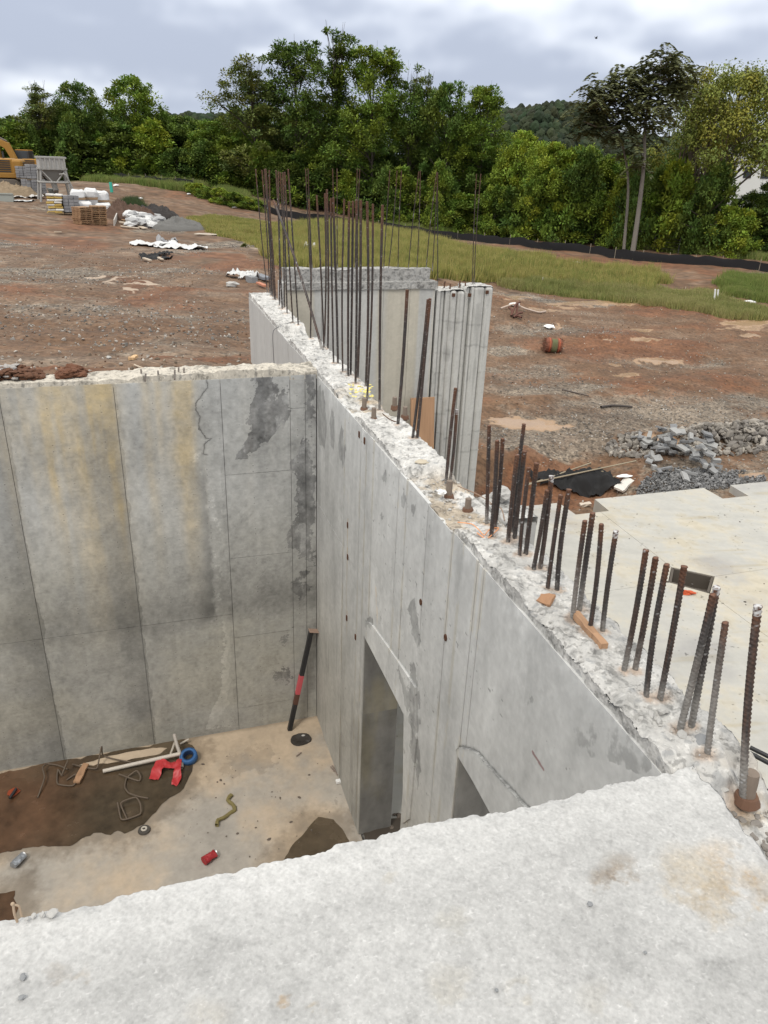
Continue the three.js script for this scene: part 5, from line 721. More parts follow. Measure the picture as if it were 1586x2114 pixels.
function scatter(name, label, n, area, mat, s0, s1, seed, opts = {}) {   // loose stones as one object
  const r = rng(seed), geos = [0, 1, 2].map((i) => rock(seed * 7 + i, 0, 0.75)), per = Math.ceil(n / 3), cols = opts.cols;
  geos.forEach((g, k) => {
    const im = new THREE.InstancedMesh(g, mat, per), m4 = new THREE.Matrix4(), q = new THREE.Quaternion(), e = new THREE.Euler(), c = new THREE.Color(); let n2 = 0;
    for (let i = 0; i < per; i++) { const p = area(r); if (!p) continue; blobAt(p[0], p[1], bo); if (bo.silt > 0.1 || bo.pale > 0.1) continue; const s = s0 + Math.pow(r(), 2.2) * (s1 - s0); e.set(r() * 6, r() * 6, r() * 6); q.setFromEuler(e); m4.compose(V(p[0], H(p[0], p[1]) + s * 0.25 + (opts.pile ? opts.pile(p[0], p[1]) * r() : 0), p[1]), q, V(s * (0.8 + 0.5 * r()), s * 0.8, s)); im.setMatrixAt(n2, m4); const cc = cols[Math.floor(r() * cols.length)], f = 0.75 + 0.5 * r(); im.setColorAt(n2, c.setRGB(cc[0] * f, cc[1] * f, cc[2] * f)); n2++; }
    im.count = n2; im.name = numbered(name); tag(im, label, name.replace('_', ' '), null, 'stuff'); im.castShadow = im.receiveShadow = true; scene.add(im);
  });
}
const mPeb = new THREE.MeshStandardMaterial({ color: C(1, 1, 1), roughness: 0.95 });
const inBlob = (kind) => { const l = blobs.filter((b) => b.kind === kind), w = l.map((b) => b.R * b.R); const tot = w.reduce((a, b) => a + b, 0); return (r, near) => { let t = r() * tot, i = 0; while (i < l.length - 1 && (t -= w[i]) > 0) i++; const b = l[i], x = b.x + (r() * 2 - 1) * b.R, z = b.z + (r() * 2 - 1) * b.R, dx = x - b.x, dz = z - b.z, u = b.i[0] * dx + b.i[1] * dz, v = b.i[2] * dx + b.i[3] * dz, q = u * u + v * v; if (q > 1.1 || r() > 1.25 - q) return null; if (z > -4.5 && (x < 17 && x > 0.2)) return null; if (x < 0.3 && z > -0.4) return null; return [x, z]; }; };
const grey = [[0.22, 0.206, 0.19], [0.30, 0.278, 0.25], [0.15, 0.142, 0.132], [0.19, 0.168, 0.145], [0.38, 0.35, 0.315]], tan = [[0.30, 0.25, 0.19], [0.2, 0.16, 0.12], [0.38, 0.35, 0.31], [0.14, 0.08, 0.05]];
scatter('gravel_stones', 'loose grey gravel strewn over the yard', 90000, inBlob('gravel'), mPeb, 0.007, 0.036, 3, { cols: grey });
scatter('scattered_stones', 'pale pebbles scattered over the bare ground', 14000, (r) => { const left = r() < 0.45; const x = left ? -11 + r() * 11.5 : 3 + r() * 22, z = left ? -1 - Math.pow(r(), 1.5) * 30 : -4.6 - Math.pow(r(), 1.3) * 26; if (!left && x < 3.8 && z > -6) return null; return [x, z]; }, mPeb, 0.006, 0.03, 5, { cols: tan });
{ // heap of stones to the right of the blocks, and the mounds on the left
  const c = G(1440, 920), d = G(1450, 995);
  scatter('stone_heap', 'heap of pale crushed stones behind the broken blocks', 1500, (r) => { const a = r() * 6.28, q = Math.sqrt(r()); return [c.x + 0.8 + Math.cos(a) * q * 3.0, c.z - 0.2 + Math.sin(a) * q * 0.75]; }, mPeb, 0.03, 0.11, 8, { cols: [[0.33, 0.30, 0.26], [0.22, 0.20, 0.175], [0.17, 0.155, 0.14]], pile: (x, z) => 0.3 * ss(1.1, 0, Math.hypot((x - c.x - 0.8) / 3, (z - c.z + 0.2) / 0.8)) });
  scatter('grey_gravel', 'dark grey gravel bank between the broken blocks and the slab', 4500, (r) => { const a = r() * 6.28, q = Math.sqrt(r()); const x = d.x + Math.cos(a) * q * 1.4, z = d.z + Math.sin(a) * q * 0.7; return z > -4.58 ? null : [x, z]; }, mPeb, 0.012, 0.04, 9, { cols: [[0.17, 0.17, 0.172], [0.23, 0.228, 0.226], [0.125, 0.125, 0.127]], pile: (x, z) => 0.08 });
}
function mound(name, px, py, w, d, h, mat, label, cat, seed, rough = 0.25) { const p = G(px, py), g = new THREE.SphereGeometry(1, 90, 36, 0, 6.2832, 0, 1.5708), ps = g.attributes.position; for (let i = 0; i < ps.count; i++) { const x = ps.getX(i) * w, z = ps.getZ(i) * d, y = ps.getY(i), k = 1 + rough * (nB(x + seed, z, w * 0.5) + 0.8 * nB(x, z + seed, w * 0.14) + 0.5 * nA(x, z, w * 0.05)); ps.setXYZ(i, x * (1 + 0.15 * nA(z, x + seed, w * 0.6)), Math.pow(Math.max(y, 0), 1.2) * h * k - 0.05, z); } g.computeVertexNormals(); g.translate(p.x, p.y, p.z - d * 0.4); return single(name, g, mat, label, cat); }
mound('gravel_mound', 368, 474, 1.9, 1.3, 0.55, M(0.14, 0.137, 0.13, 0.95), 'low mound of grey gravel right of the white rubble heap', 'mound', 4);
mound('soil_mound', 262, 452, 1.9, 1.2, 0.7, M(0.10, 0.06, 0.042, 0.95), 'dark brown soil mound behind the rubble heap', 'mound', 9, 0.4);
mound('soil_mound', 305, 448, 2.1, 0.9, 0.62, M(0.045, 0.04, 0.038, 0.95), 'blackish soil mound right of the dark brown one', 'mound', 15, 0.4);
mound('sand_heap', 18, 406, 1.7, 1.0, 0.75, M(0.27, 0.205, 0.135, 0.95), 'pale sand heap beside the nearer excavator', 'sand heap', 2);
{ // rubble heap: white lumps
  const r = rng(33); const mW = M(0.6, 0.6, 0.59, 0.9), mG = M(0.36, 0.36, 0.36, 0.95); const gs = [], g2 = [];
  for (let i = 0; i < 90; i++) { const px = 300 + (r() - 0.5) * 66, py = 462 + (r() - 0.5) * 16, p = G(px, py), s = 0.10 + r() * 0.26, g = rock(700 + i % 30, 1, 0.6); g.scale(s * 1.3, s, s); g.rotateY(r() * 6); g.translate(p.x, p.y + s * 0.4 + r() * 0.25, p.z); (r() < 0.6 ? gs : g2).push(g); }
  tag(single('white_rubble', merge(gs), mW, 'white rubble lumps heaped beyond the bare ground at left', 'rubble'), null, null, null, 'stuff'); tag(single('grey_rubble', merge(g2), mG, 'grey rubble mixed in the white heap at left', 'rubble'), null, null, null, 'stuff');
}
function board(a, b, w, t, mat, label, cat = 'board', name = 'board') { const p = G(...a), q = G(...b), d = q.clone().sub(p), L = d.length(), g = rbox(w, t, L, 0.008); const o = single(name, boxUV(g, 1), mat, label, cat); o.position.copy(p).lerp(q, 0.5).add(V(0, t * 0.7 + 0.05, 0)); o.quaternion.setFromUnitVectors(V(0, 0, 1), d.normalize()); return o; }
const mPale = M(0.5, 0.42, 0.33, 0.85);
board([247, 462], [292, 465], 0.28, 0.05, mPale, 'upper pale board on the ground before the white rubble heap'); board([282, 468], [301, 475], 0.3, 0.05, mPale, 'short pale board below the others at the rubble heap'); board([236, 467], [242, 452], 0.5, 0.06, M(0.5, 0.47, 0.43, 0.85), 'tilted pale board right of the pallets'); board([250, 470], [288, 474], 0.16, 0.04, mPale, 'lower long pale board before the white rubble heap');
board([250, 455], [265, 456], 0.7, 0.03, M(0.42, 0.26, 0.15, 0.85), 'brown sheet of wood on the left flank of the rubble heap', 'board');
board([112, 482], [128, 482], 0.08, 0.03, mPale, 'thin pale lath on the bare ground below the pallets', 'lath', 'lath');
board([405, 485], [450, 487], 0.5, 0.03, M(0.5, 0.44, 0.37, 0.85), 'pale plank lying at the grass edge right of the rubble', 'plank', 'plank');
// black sheets and white plastic
function sheet(px, py, w, d, mat, label, amp, seed, turn = 0, name = 'plastic_sheet', cat = 'plastic sheet') { const p = G(px, py), g = new THREE.PlaneGeometry(w, d, 26, 18); g.rotateX(-Math.PI / 2); const ps = g.attributes.position; for (let i = 0; i < ps.count; i++) { const x = ps.getX(i), z = ps.getZ(i), e = 1 + 0.22 * nB(x + seed, z, w * 0.6); ps.setXYZ(i, x * e, amp * (0.55 + nB(x + seed, z + seed, w * 0.35) + 0.6 * nA(x, z + seed, w * 0.12)), z * e); } g.computeVertexNormals(); g.rotateY(turn); g.translate(p.x, p.y + 0.05, p.z); mat.side = THREE.DoubleSide; return single(name, g, mat, label, cat); }
const mSheet = new THREE.MeshStandardMaterial({ color: C(0.62, 0.62, 0.61), roughness: 0.55 }), mTarp = new THREE.MeshStandardMaterial({ color: C(0.012, 0.012, 0.013), roughness: 0.8 });
sheet(307, 507, 1.5, 1.0, mSheet, 'crumpled white plastic sheet, left one on the bare ground', 0.10, 3); sheet(372, 512, 2.2, 1.5, mSheet, 'crumpled white plastic sheet, right one on the bare ground', 0.16, 8); sheet(345, 505, 0.9, 0.8, M(0.3, 0.3, 0.31, 0.6), 'crumpled grey plastic between the two white sheets', 0.22, 12);
sheet(320, 537, 1.1, 0.9, mTarp, 'black folded sheet with pale wood under it, on the bare ground', 0.12, 5, 0.3, 'black_sheet', 'sheet'); sheet(333, 527, 0.4, 1.2, mTarp, 'narrow black sheet behind the folded black one', 0.06, 15, -0.5, 'black_sheet', 'sheet'); board([297, 538], [312, 543], 0.10, 0.05, mPale, 'short pale board under the black sheet, left'); board([322, 534], [336, 541], 0.10, 0.05, mPale, 'short pale board under the black sheet, right');
sheet(492, 574, 0.75, 0.42, mSheet, 'crumpled white plastic near the far end of the long wall', 0.12, 21, 0.2); sheet(516, 577, 0.6, 0.32, mSheet, 'white plastic scrap right of the other near the long wall', 0.12, 25, 0.1); sheet(621, 526, 1.3, 0.9, mSheet, 'white bulging plastic sheet in the grass behind the rebar', 0.36, 31, -0.4);
{ const p = G(520, 584), g = boxUV(rbox(0.19, 0.19, 0.4, 0.01), 0.6); g.rotateY(0.3); g.translate(p.x, p.y + 0.09, p.z); single('concrete_block', g, mGrey, 'grey concrete block beside the crumpled white plastic', 'block'); }
board([532, 575], [552, 583], 0.25, 0.08, M(0.2, 0.21, 0.23, 0.8), 'dark grey slab of foam by the far wall end'); board([533, 590], [548, 597], 0.12, 0.05, M(0.48, 0.2, 0.12, 0.85), 'reddish board by the far wall end');
{ const p = G(479, 592), g = rock(55, 1, 0.6); g.scale(0.19, 0.13, 0.15); g.translate(p.x, p.y + 0.07, p.z); single('stone', g, mStone, 'grey stone on the bare ground left of the far wall end', 'stone'); }
{ const p = G(276, 743), g = jitter(new THREE.BoxGeometry(0.06, 0.03, 0.16, 2, 1, 4), 0.012, 0.08); g.rotateY(-0.5); g.translate(p.x, p.y + 0.03, p.z); single('wood_piece', flat(g), M(0.6, 0.4, 0.22, 0.85), 'short orange block of wood on the bare ground behind the cross wall', 'wood'); }
single('thin_stick', rod(G(278, 757).add(V(0, 0.02, 0)), G(296, 764).add(V(0, 0.02, 0)), 0.012, 0.01, 6), mPale, 'thin pale stick on the soil behind the cross wall', 'stick'); { const p = G(225, 741), g = rock(56, 1); g.scale(0.04, 0.03, 0.04); g.translate(p.x, p.y + 0.02, p.z); single('stone', g, mStone, 'small pale stone left of the orange wood block', 'stone'); }

// right side: roll of matting, stakes, branch, tarp in the trench
{ const p = G(1139, 727), o = thing('matting_roll', 'roll of straw matting in red netting with a green band, on the bare ground', 'roll', p.clone().add(V(0, 0.22, 0))), mk = (r, L, x, m, n, j) => { const g = new THREE.CylinderGeometry(r, r, L, 28, 6); g.rotateZ(Math.PI / 2); g.translate(x, 0, 0); mesh(n, flat(jitter(g, j, 0.12, x * 9)), m, o); };
  mk(0.225, 0.5, 0, M(0.20, 0.075, 0.045, 0.95), 'roll', 0.02); mk(0.232, 0.17, 0.02, M(0.12, 0.125, 0.06, 0.95), 'green_band', 0.012); for (const s of [-1, 1]) mk(0.234, 0.045, s * 0.15 + 0.02, M(0.36, 0.095, 0.045, 0.9), 'red_band', 0.012);
  for (const s of [-1, 1]) { const gs = [], r = rng(40 + s); for (let i = 0; i < 130; i++) { const a = r() * 6.28, q = Math.sqrt(r()) * 0.25, b = V(s * 0.22, Math.sin(a) * q, Math.cos(a) * q); gs.push(rod(b, b.clone().add(V(s * (0.05 + r() * 0.1), (r() - 0.6) * 0.08, (r() - 0.5) * 0.08)), 0.006, 0.003, 3)); } mesh('straw_end', merge(gs), M(0.15, 0.075, 0.045, 0.95), o); }
  o.rotation.y = -0.25; o.rotation.z = -0.06; }
[[1474, 626, 1477, 597, 'left'], [1480, 624, 1483, 598, 'right']].forEach(([x, y, tx, ty, s]) => { const b = G(x, y), t = PD(tx, ty, Math.hypot(b.x - CAM.pos.x, b.z - CAM.pos.z)); single('marker_stake', rod(b, t, 0.035, 0.035, 8), mWhite, `${s} one of the two white marker pipes standing in the grass at right`, 'stake', 'white marker pipes'); });
{ const b = G(231, 397), t = PD(228, 376, Math.hypot(b.x - CAM.pos.x, b.z - CAM.pos.z)); single('marker_pipe', rod(b, t, 0.11, 0.11, 12), M(0.05, 0.45, 0.34, 0.5), 'teal pipe standing upright on the bare ground at left', 'pipe'); }
[[1120, 590, 1121, 572], [1415, 600, 1416, 592], [1200, 588, 1200, 578]].forEach(([x, y, tx, ty], i) => { const b = G(x, y), t = PD(tx, ty, Math.hypot(b.x - CAM.pos.x, b.z - CAM.pos.z)); single('grade_stake', rod(b, t, 0.022, 0.018, 4), M(0.5, 0.46, 0.38, 0.8), ['wooden grade stake at the near edge of the tall grass', 'short wooden stake in the light grass left of the marker pipes', 'short wooden stake at the grass edge by the gravel'][i], 'stake'); });
single('dry_branch', merge([tube([G(1033, 640), G(1060, 638).add(V(0, 0.12, 0)), G(1085, 644).add(V(0, 0.06, 0)), G(1112, 648), G(1126, 646)].map((p) => p.add(V(0, 0.06, 0))), 0.035, 30, 6)]), M(0.52, 0.42, 0.35, 0.85), 'long pale dry branch lying on the gravel', 'branch');
single('root_clump', merge([[1055, 655, 1072, 640, 0.5], [1060, 658, 1078, 652, 0.2], [1058, 654, 1050, 645, 0.3], [1066, 656, 1076, 661, 0.15], [1066, 652, 1068, 641, 0.45]].map(([a, b, c, d, h]) => { const p = G(a, b), q = G(c, d); return tube([p.clone().add(V(0, 0.05, 0)), p.clone().lerp(q, 0.5).add(V(0, h * 0.7, 0)), q.clone().add(V(0, h * 0.6, 0))], 0.04, 10, 6); })), M(0.12, 0.05, 0.035, 0.9), 'dark reddish root clump below the pale branch', 'root');
single('thin_stick', rod(G(1160, 808).add(V(0, 0.05, 0)), G(1215, 822).add(V(0, 0.06, 0)), 0.022, 0.016, 6), M(0.1, 0.08, 0.07, 0.9), 'dark stick on the ground, left of two', 'stick'); single('thin_stick', tube([G(1240, 844), G(1262, 841), G(1284, 842), G(1305, 844)].map((p) => p.add(V(0, 0.05, 0))), 0.03, 14, 6), M(0.07, 0.06, 0.055, 0.9), 'dark bent stick on the gravel, right of two', 'stick');
single('white_scrap', rock(57, 1, 0.4).scale(0.16, 0.05, 0.1).translate(...G(501 + 787, 990).add(V(0, 0.08, 0)).toArray()), mWhite, 'white foam scrap in the dirt beside the slab corner', 'scrap');
{ const q = G(1288, 1008), g = jitter(new THREE.BoxGeometry(0.42, 0.05, 0.22, 6, 1, 4), 0.03, 0.2); g.rotateZ(0.15); g.rotateY(0.5); g.translate(q.x, q.y + 0.08, q.z); single('white_board', flat(g), M(0.66, 0.63, 0.58, 0.8), 'broken white board lying in the trench by the slab', 'board'); }
{ const q = G(1208, 1046), g = jitter(new THREE.BoxGeometry(0.2, 0.05, 0.1, 4, 1, 3), 0.02, 0.1); g.translate(q.x, q.y + 0.05, q.z); single('stone', flat(g), M(0.55, 0.48, 0.4, 0.9), 'flat tan stone in the dirt before the slab notch', 'stone'); }
{ const q = G(1250, 985), m = rock(61, 1, 0.7); m.scale(0.09, 0.07, 0.08); m.translate(q.x, q.y + 0.05, q.z); single('stone', m, mStone, 'grey stone on the trench wall right of the black tarp', 'stone'); }
{ // black tarp draped in the trench
  const A = G(1105, 1000), B = G(1265, 1000), o = thing('black_tarp', 'black tarp bunched in the red dirt trench beside the slab', 'tarp', A), n = 40, mW = 16, pos = [], idx = [], d = B.clone().sub(A);
  for (let i = 0; i <= n; i++) for (let j = 0; j <= mW; j++) { const u = i / n, v = j / mW, w = 0.24 + 0.26 * u, x = d.x * u + 0.1 * nB(u * 2, v, 0.5), z = d.z * u - (v - 0.3) * w * 1.4, hump = 0.24 * ss(0.35, 0.75, u) * ss(1.0, 0.82, u) + 0.1, y = H(A.x + x, A.z + z) - A.y + 0.06 + hump * Math.sin(v * 3.14) + 0.09 * nB(u * 3, v, 0.3) + 0.07 * nA(u * 3, v * 2, 0.2); pos.push(x, y, z); }
  const W = mW + 1; for (let i = 0; i < n; i++) for (let j = 0; j < mW; j++) { const a = i * W + j; idx.push(a, a + 1, a + W, a + 1, a + W + 1, a + W); } const g = new THREE.BufferGeometry(); g.setAttribute('position', new THREE.Float32BufferAttribute(pos, 3)); g.setIndex(idx); g.computeVertexNormals(); mesh('tarp', g, mTarp, o);
  const L = [[1090, 1012, 1215, 988], [1090, 1010, 1310, 970], [1205, 985, 1240, 1006], [1225, 1006, 1268, 1002]]; L.forEach(([a, b, c, e], i) => single('lath', rod(G(a, b).add(V(0, 0.12, 0)), G(c, e).add(V(0, i === 0 || i === 2 ? 0.35 : 0.2, 0)), 0.018, 0.014, 5), M(0.33, 0.28, 0.2, 0.9), ['grey lath lying along the black tarp', 'long thin lath crossing the trench past the black tarp', 'steep lath over the right end of the black tarp', 'short lath at the right foot of the black tarp'][i], 'lath'));
}
{ const p = P(1418, 1223, 1, FLOOR + 0.02), g = jitter(new THREE.SphereGeometry(1, 24, 14), 0.45, 0.7); g.scale(0.10, 0.03, 0.05); g.rotateY(-0.5); g.translate(p.x, p.y, p.z); single('orange_rag', flat(g), M(0.5, 0.09, 0.03, 0.8), 'orange rag on the pale slab beside the diamond pocket', 'rag'); }
{ const r = rng(50), gs = []; for (let i = 0; i < 90; i++) { const x = 5 + r() * 8, z = -3.8 + r() * 5, s = 0.006 + r() * r() * 0.02, g = rock(650 + i % 12, 0); g.scale(s, s * 0.6, s); g.translate(x, FLOOR + 0.004, z); gs.push(g); } tag(single('slab_specks', merge(gs), M(0.08, 0.07, 0.06, 0.9), 'dark specks of dirt on the pale slab', 'debris'), null, null, null, 'stuff'); }
{ const r = rng(51), gs = []; for (const [px, py, s] of [[1020, 492, 0.22], [1135, 678, 0.16], [1067, 525, 0.12], [740, 547, 0.1], [1548, 628, 0.25], [1062, 632, 0.18], [1190, 545, 0.2], [1134, 532, 0.16], [448, 392, 0.2], [470, 400, 0.15], [290, 412, 0.18], [240, 385, 0.2], [163, 373, 0.3], [484, 430, 0.18], [265, 425, 0.18], [390, 402, 0.15], [1068, 568, 0.2]]) { const p = G(px, py), g = rock(Math.floor(px), 1, 0.6); g.scale(s * 1.2, s * 0.7, s); g.translate(p.x, p.y + s * 0.4, p.z); single('white_scrap', g, mWhite, null, 'scrap').userData = { label: 'small white scrap lying on the bare ground or grass far off', category: 'scrap', group: 'far white scraps' }; } }

// silt fence: black cloth between stakes
function fence(name, label, pts, hpx, mat, stakes) {
  const o = thing(name, label, 'fence', V(0, 0, 0)), base = pts.map(([x, y]) => G(x, y)), c = new THREE.CatmullRomCurve3(base), n = 90, pos = [], idx = [];
  const hh = (u) => hpx * (0.86 + 0.16 * nB(u * 60, 2, 3)) * (0.9 + 0.1 * Math.abs(Math.sin(u * stakes * 3.14159)));
  for (let i = 0; i <= n * 2; i++) { const u = i / (n * 2), p = c.getPoint(u), k = hh(u); for (const [dy, dz] of [[-0.12, 0], [k * 0.5, 0.07 * nB(u * 80, 1, 2)], [k, 0], [k, -0.02], [-0.12, -0.02]]) pos.push(p.x, H(p.x, p.z) + dy, p.z + dz); }
  for (let i = 0; i < n * 2; i++) for (let j = 0; j < 4; j++) { const a = i * 5 + j, b = a + 5; idx.push(a, b, a + 1, a + 1, b, b + 1); }
  const g = new THREE.BufferGeometry(); g.setAttribute('position', new THREE.Float32BufferAttribute(pos, 3)); g.setIndex(idx); g.computeVertexNormals(); mesh('cloth', g, mat, o);
  for (let i = 0; i <= stakes; i++) { const p = c.getPoint(i / stakes), y = H(p.x, p.z); mesh('stake', rod(V(p.x, y - 0.1, p.z - 0.05), V(p.x, y + hpx * 1.08, p.z - 0.05), 0.025, 0.022, 5), M(0.3, 0.26, 0.2, 0.9), o); }
}
const mFence = new THREE.MeshStandardMaterial({ color: C(0.010, 0.010, 0.012), roughness: 0.85, side: THREE.DoubleSide });
fence('silt_fence', 'long black silt fence running along the foot of the wood to the right', [[505, 426], [560, 441], [620, 454], [700, 462], [800, 474], [900, 490], [1000, 501], [1100, 512], [1200, 521], [1300, 537], [1400, 545], [1500, 552], [1660, 568]], 0.6, mFence, 22);
fence('silt_fence', 'short black silt fence at the left below the trees', [[212, 372], [260, 376], [320, 381], [370, 385], [400, 388]], 0.72, mFence, 7);
{ const o = thing('wire_fence', 'thin wire fence on posts between the black silt fence and the trees', 'fence', V(0, 0, 0)), base = [[880, 466], [960, 470], [1040, 480], [1120, 488], [1200, 494], [1300, 512], [1400, 522]].map(([x, y]) => hit(x, y)), c = new THREE.CatmullRomCurve3(base), mm = M(0.12, 0.12, 0.12, 0.7, { metalness: 0.4 }); for (let i = 0; i <= 12; i++) { const p = c.getPoint(i / 12), y = baseH(p.x, p.z); mesh('post', rod(V(p.x, y - 0.1, p.z), V(p.x, y + 1.15, p.z), 0.03, 0.03, 6), mm, o); } for (let k = 0; k < 5; k++) mesh('wire', tube(Array.from({ length: 14 }, (_, i) => { const p = c.getPoint(i / 13); return V(p.x, baseH(p.x, p.z) + 0.2 + k * 0.22, p.z); }), 0.012, 60, 4), mm, o); }
single('orange_barrier', (() => { const a = G(152, 368), b = G(187, 373), g = jitter(new THREE.CylinderGeometry(0.32, 0.3, a.distanceTo(b), 12, 10).rotateZ(Math.PI / 2), 0.08, 0.7); g.scale(1, 1, 0.7); g.translate((a.x + b.x) / 2, (a.y + b.y) / 2 + 0.3, (a.z + b.z) / 2); return flat(g); })(), M(0.62, 0.13, 0.04, 0.7), 'bright orange netting rolled along the ground behind the hopper', 'netting');

// left: pallets, wrapped goods, block cubes, hopper, excavators
const depthAt = (px, py) => { const p = G(px, py); return { p, s: p.clone().sub(CAM.pos).dot(V(0, 0, -1).applyQuaternion(camera.quaternion)) / CAM.f }; };   // s: metres per photo pixel there
{
  const { p, s } = depthAt(172, 462), w = 30 * s, n = 9, hh = 33 * s / n, mP = [M(0.36, 0.22, 0.12, 0.9), M(0.27, 0.16, 0.09, 0.9), M(0.42, 0.27, 0.15, 0.9)];
  const proto = thing('wooden_pallet', 'wooden pallet in the left one of two tall pallet stacks', 'pallet', p, 'pallets in the two tall stacks'), d = w * 0.85;
  for (let i = 0; i < 6; i++) mesh('top_board', box(w, hh * 0.22, d / 6.4, 0, hh * 0.8, (i - 2.5) * d / 6.1), mP[i % 3], proto); for (const x of [-1, 0, 1]) mesh('runner', box(w * 0.06, hh * 0.6, d, x * w * 0.46, hh * 0.47, 0), mP[1], proto); for (let i = 0; i < 3; i++) mesh('bottom_board', box(w, hh * 0.18, d / 3.4, 0, hh * 0.12, (i - 1) * d * 0.35), mP[0], proto);
  const r = rng(4); for (let i = 1; i < n; i++) dup(proto, null, p.clone().add(V((r() - 0.5) * 0.06, i * hh, (r() - 0.5) * 0.06)), 0.72 + (r() - 0.5) * 0.06); proto.rotation.y = 0.72;
  const q = G(205, 463); for (let i = 0; i < n + 1; i++) dup(proto, 'wooden pallet in the right one of two tall pallet stacks', q.clone().add(V((r() - 0.5) * 0.06, i * hh, (r() - 0.5) * 0.06)), 0.25 + (r() - 0.5) * 0.06);
}
{ // white wrapped goods
  const mW = new THREE.MeshPhysicalMaterial({ color: C(0.68, 0.68, 0.68), roughness: 0.35, clearcoat: 0.3, clearcoatRoughness: 0.4 }), A = [[164, 414, 30, 17, 'back left'], [191, 414, 27, 20, 'back middle'], [213, 419, 29, 20, 'right upper'], [178, 434, 26, 16, 'front left lower'], [215, 438, 30, 17, 'front right lower']];
  for (const [px, py, w, h, wh] of A) { const { p, s } = depthAt(px, 440), y = p.y + (440 - py) * s * 1.0, W = w * s, Hh = h * s, g = new RoundedBoxGeometry(W, Hh, W * 0.8, 6, Math.min(W, Hh) * 0.36), ps = g.attributes.position; const j = jitter(g, 0.06, 0.35, px); const o = thing('wrapped_pallet_load', `white plastic wrapped load, ${wh} of the five by the pallets`, 'wrapped load', V(p.x, y, p.z - (py < 425 ? 0.9 : 0)), 'white wrapped loads'); j.translate(0, Hh / 2, 0); j.computeVertexNormals(); mesh('wrap', j, mW, o); mesh('pallet', box(W * 0.94, 0.12, W * 0.76, 0, 0.02, 0), M(0.3, 0.2, 0.12, 0.9), o); if (py < 425) mesh('load_below', box(W * 0.9, (440 - py) * s, W * 0.72, 0, -(440 - py) * s / 2 - 0.05, 0), M(0.4, 0.4, 0.41, 0.8), o); }
}
function blockCube(px, py, w, h, label, turn, baseY = null) { const { p, s } = depthAt(px, baseY ?? py), W = w * s, Hh = h * s, y = p.y + (baseY === null ? 0 : (baseY - py) * s), o = thing('block_cube', label, 'block stack', V(p.x, y, p.z), 'cubes of stacked concrete blocks'), r = rng(px), gs = [[], []], nx = 3, ny = 5, nz = 3; for (let j = 0; j < ny; j++) for (let i = 0; i < nx; i++) for (let k = 0; k < nz; k++) { if (i === 1 && k === 1) continue; gs[Math.floor(r() * 2)].push(box(W / nx - 0.02, Hh / (ny + 0.6) - 0.015, W * 0.9 / nz - 0.02, (i - 1) * W / nx + (r() - 0.5) * 0.03, (j + 1.1) * Hh / (ny + 0.6), (k - 1) * W * 0.9 / nz + (r() - 0.5) * 0.03)); } gs.forEach((g, i) => tag(mesh('blocks', merge(g), M(0.22 + 0.05 * i, 0.22 + 0.05 * i, 0.23 + 0.05 * i, 0.95), o), null, null, null, 'stuff')); mesh('pallet', box(W, Hh * 0.06, W * 0.9, 0, Hh * 0.03, 0), M(0.2, 0.15, 0.1, 0.9), o); o.rotation.y = turn; }
blockCube(148, 441, 31, 35, 'grey block cube standing right of the yellow bags', 0.2);
blockCube(62, 402, 27, 30, 'lower left grey block cube beside the nearer excavator', 0.1); blockCube(82, 403, 26, 30, 'lower right grey block cube, behind the hopper legs', 0.3); blockCube(75, 374, 28, 29, 'upper grey block cube on top of the row by the hopper', 0.15, 402); blockCube(52, 372, 22, 24, 'upper left grey block cube behind the nearer excavator', 0.0, 400);
{ // yellow bags
  const { p, s } = depthAt(117, 441), W = 30 * s, n = 8, hh = 37 * s / n, o = thing('bag_stack', 'stack of yellow and white bags on a pallet left of the block cube', 'bag stack', p), mY = M(0.42, 0.29, 0.07, 0.7), mW = M(0.62, 0.6, 0.56, 0.7), r = rng(12); for (let j = 0; j < n; j++) for (let i = 0; i < 2; i++) { const g = new RoundedBoxGeometry(W * 0.5, hh * 0.95, W * 0.85, 3, hh * 0.4), q = jitter(g, 0.035, 0.3, j * 3 + i); q.rotateY((r() - 0.5) * 0.25); q.translate((i - 0.5) * W * 0.48 + (r() - 0.5) * 0.08, hh * (j + 0.7), (r() - 0.5) * 0.08); q.computeVertexNormals(); mesh('bag', q, (j === 7 || j === 1 || r() < 0.25) ? mW : mY, o); } mesh('pallet', box(W, 0.12, W * 0.85, 0, 0.06, 0), M(0.25, 0.18, 0.1, 0.9), o);
}
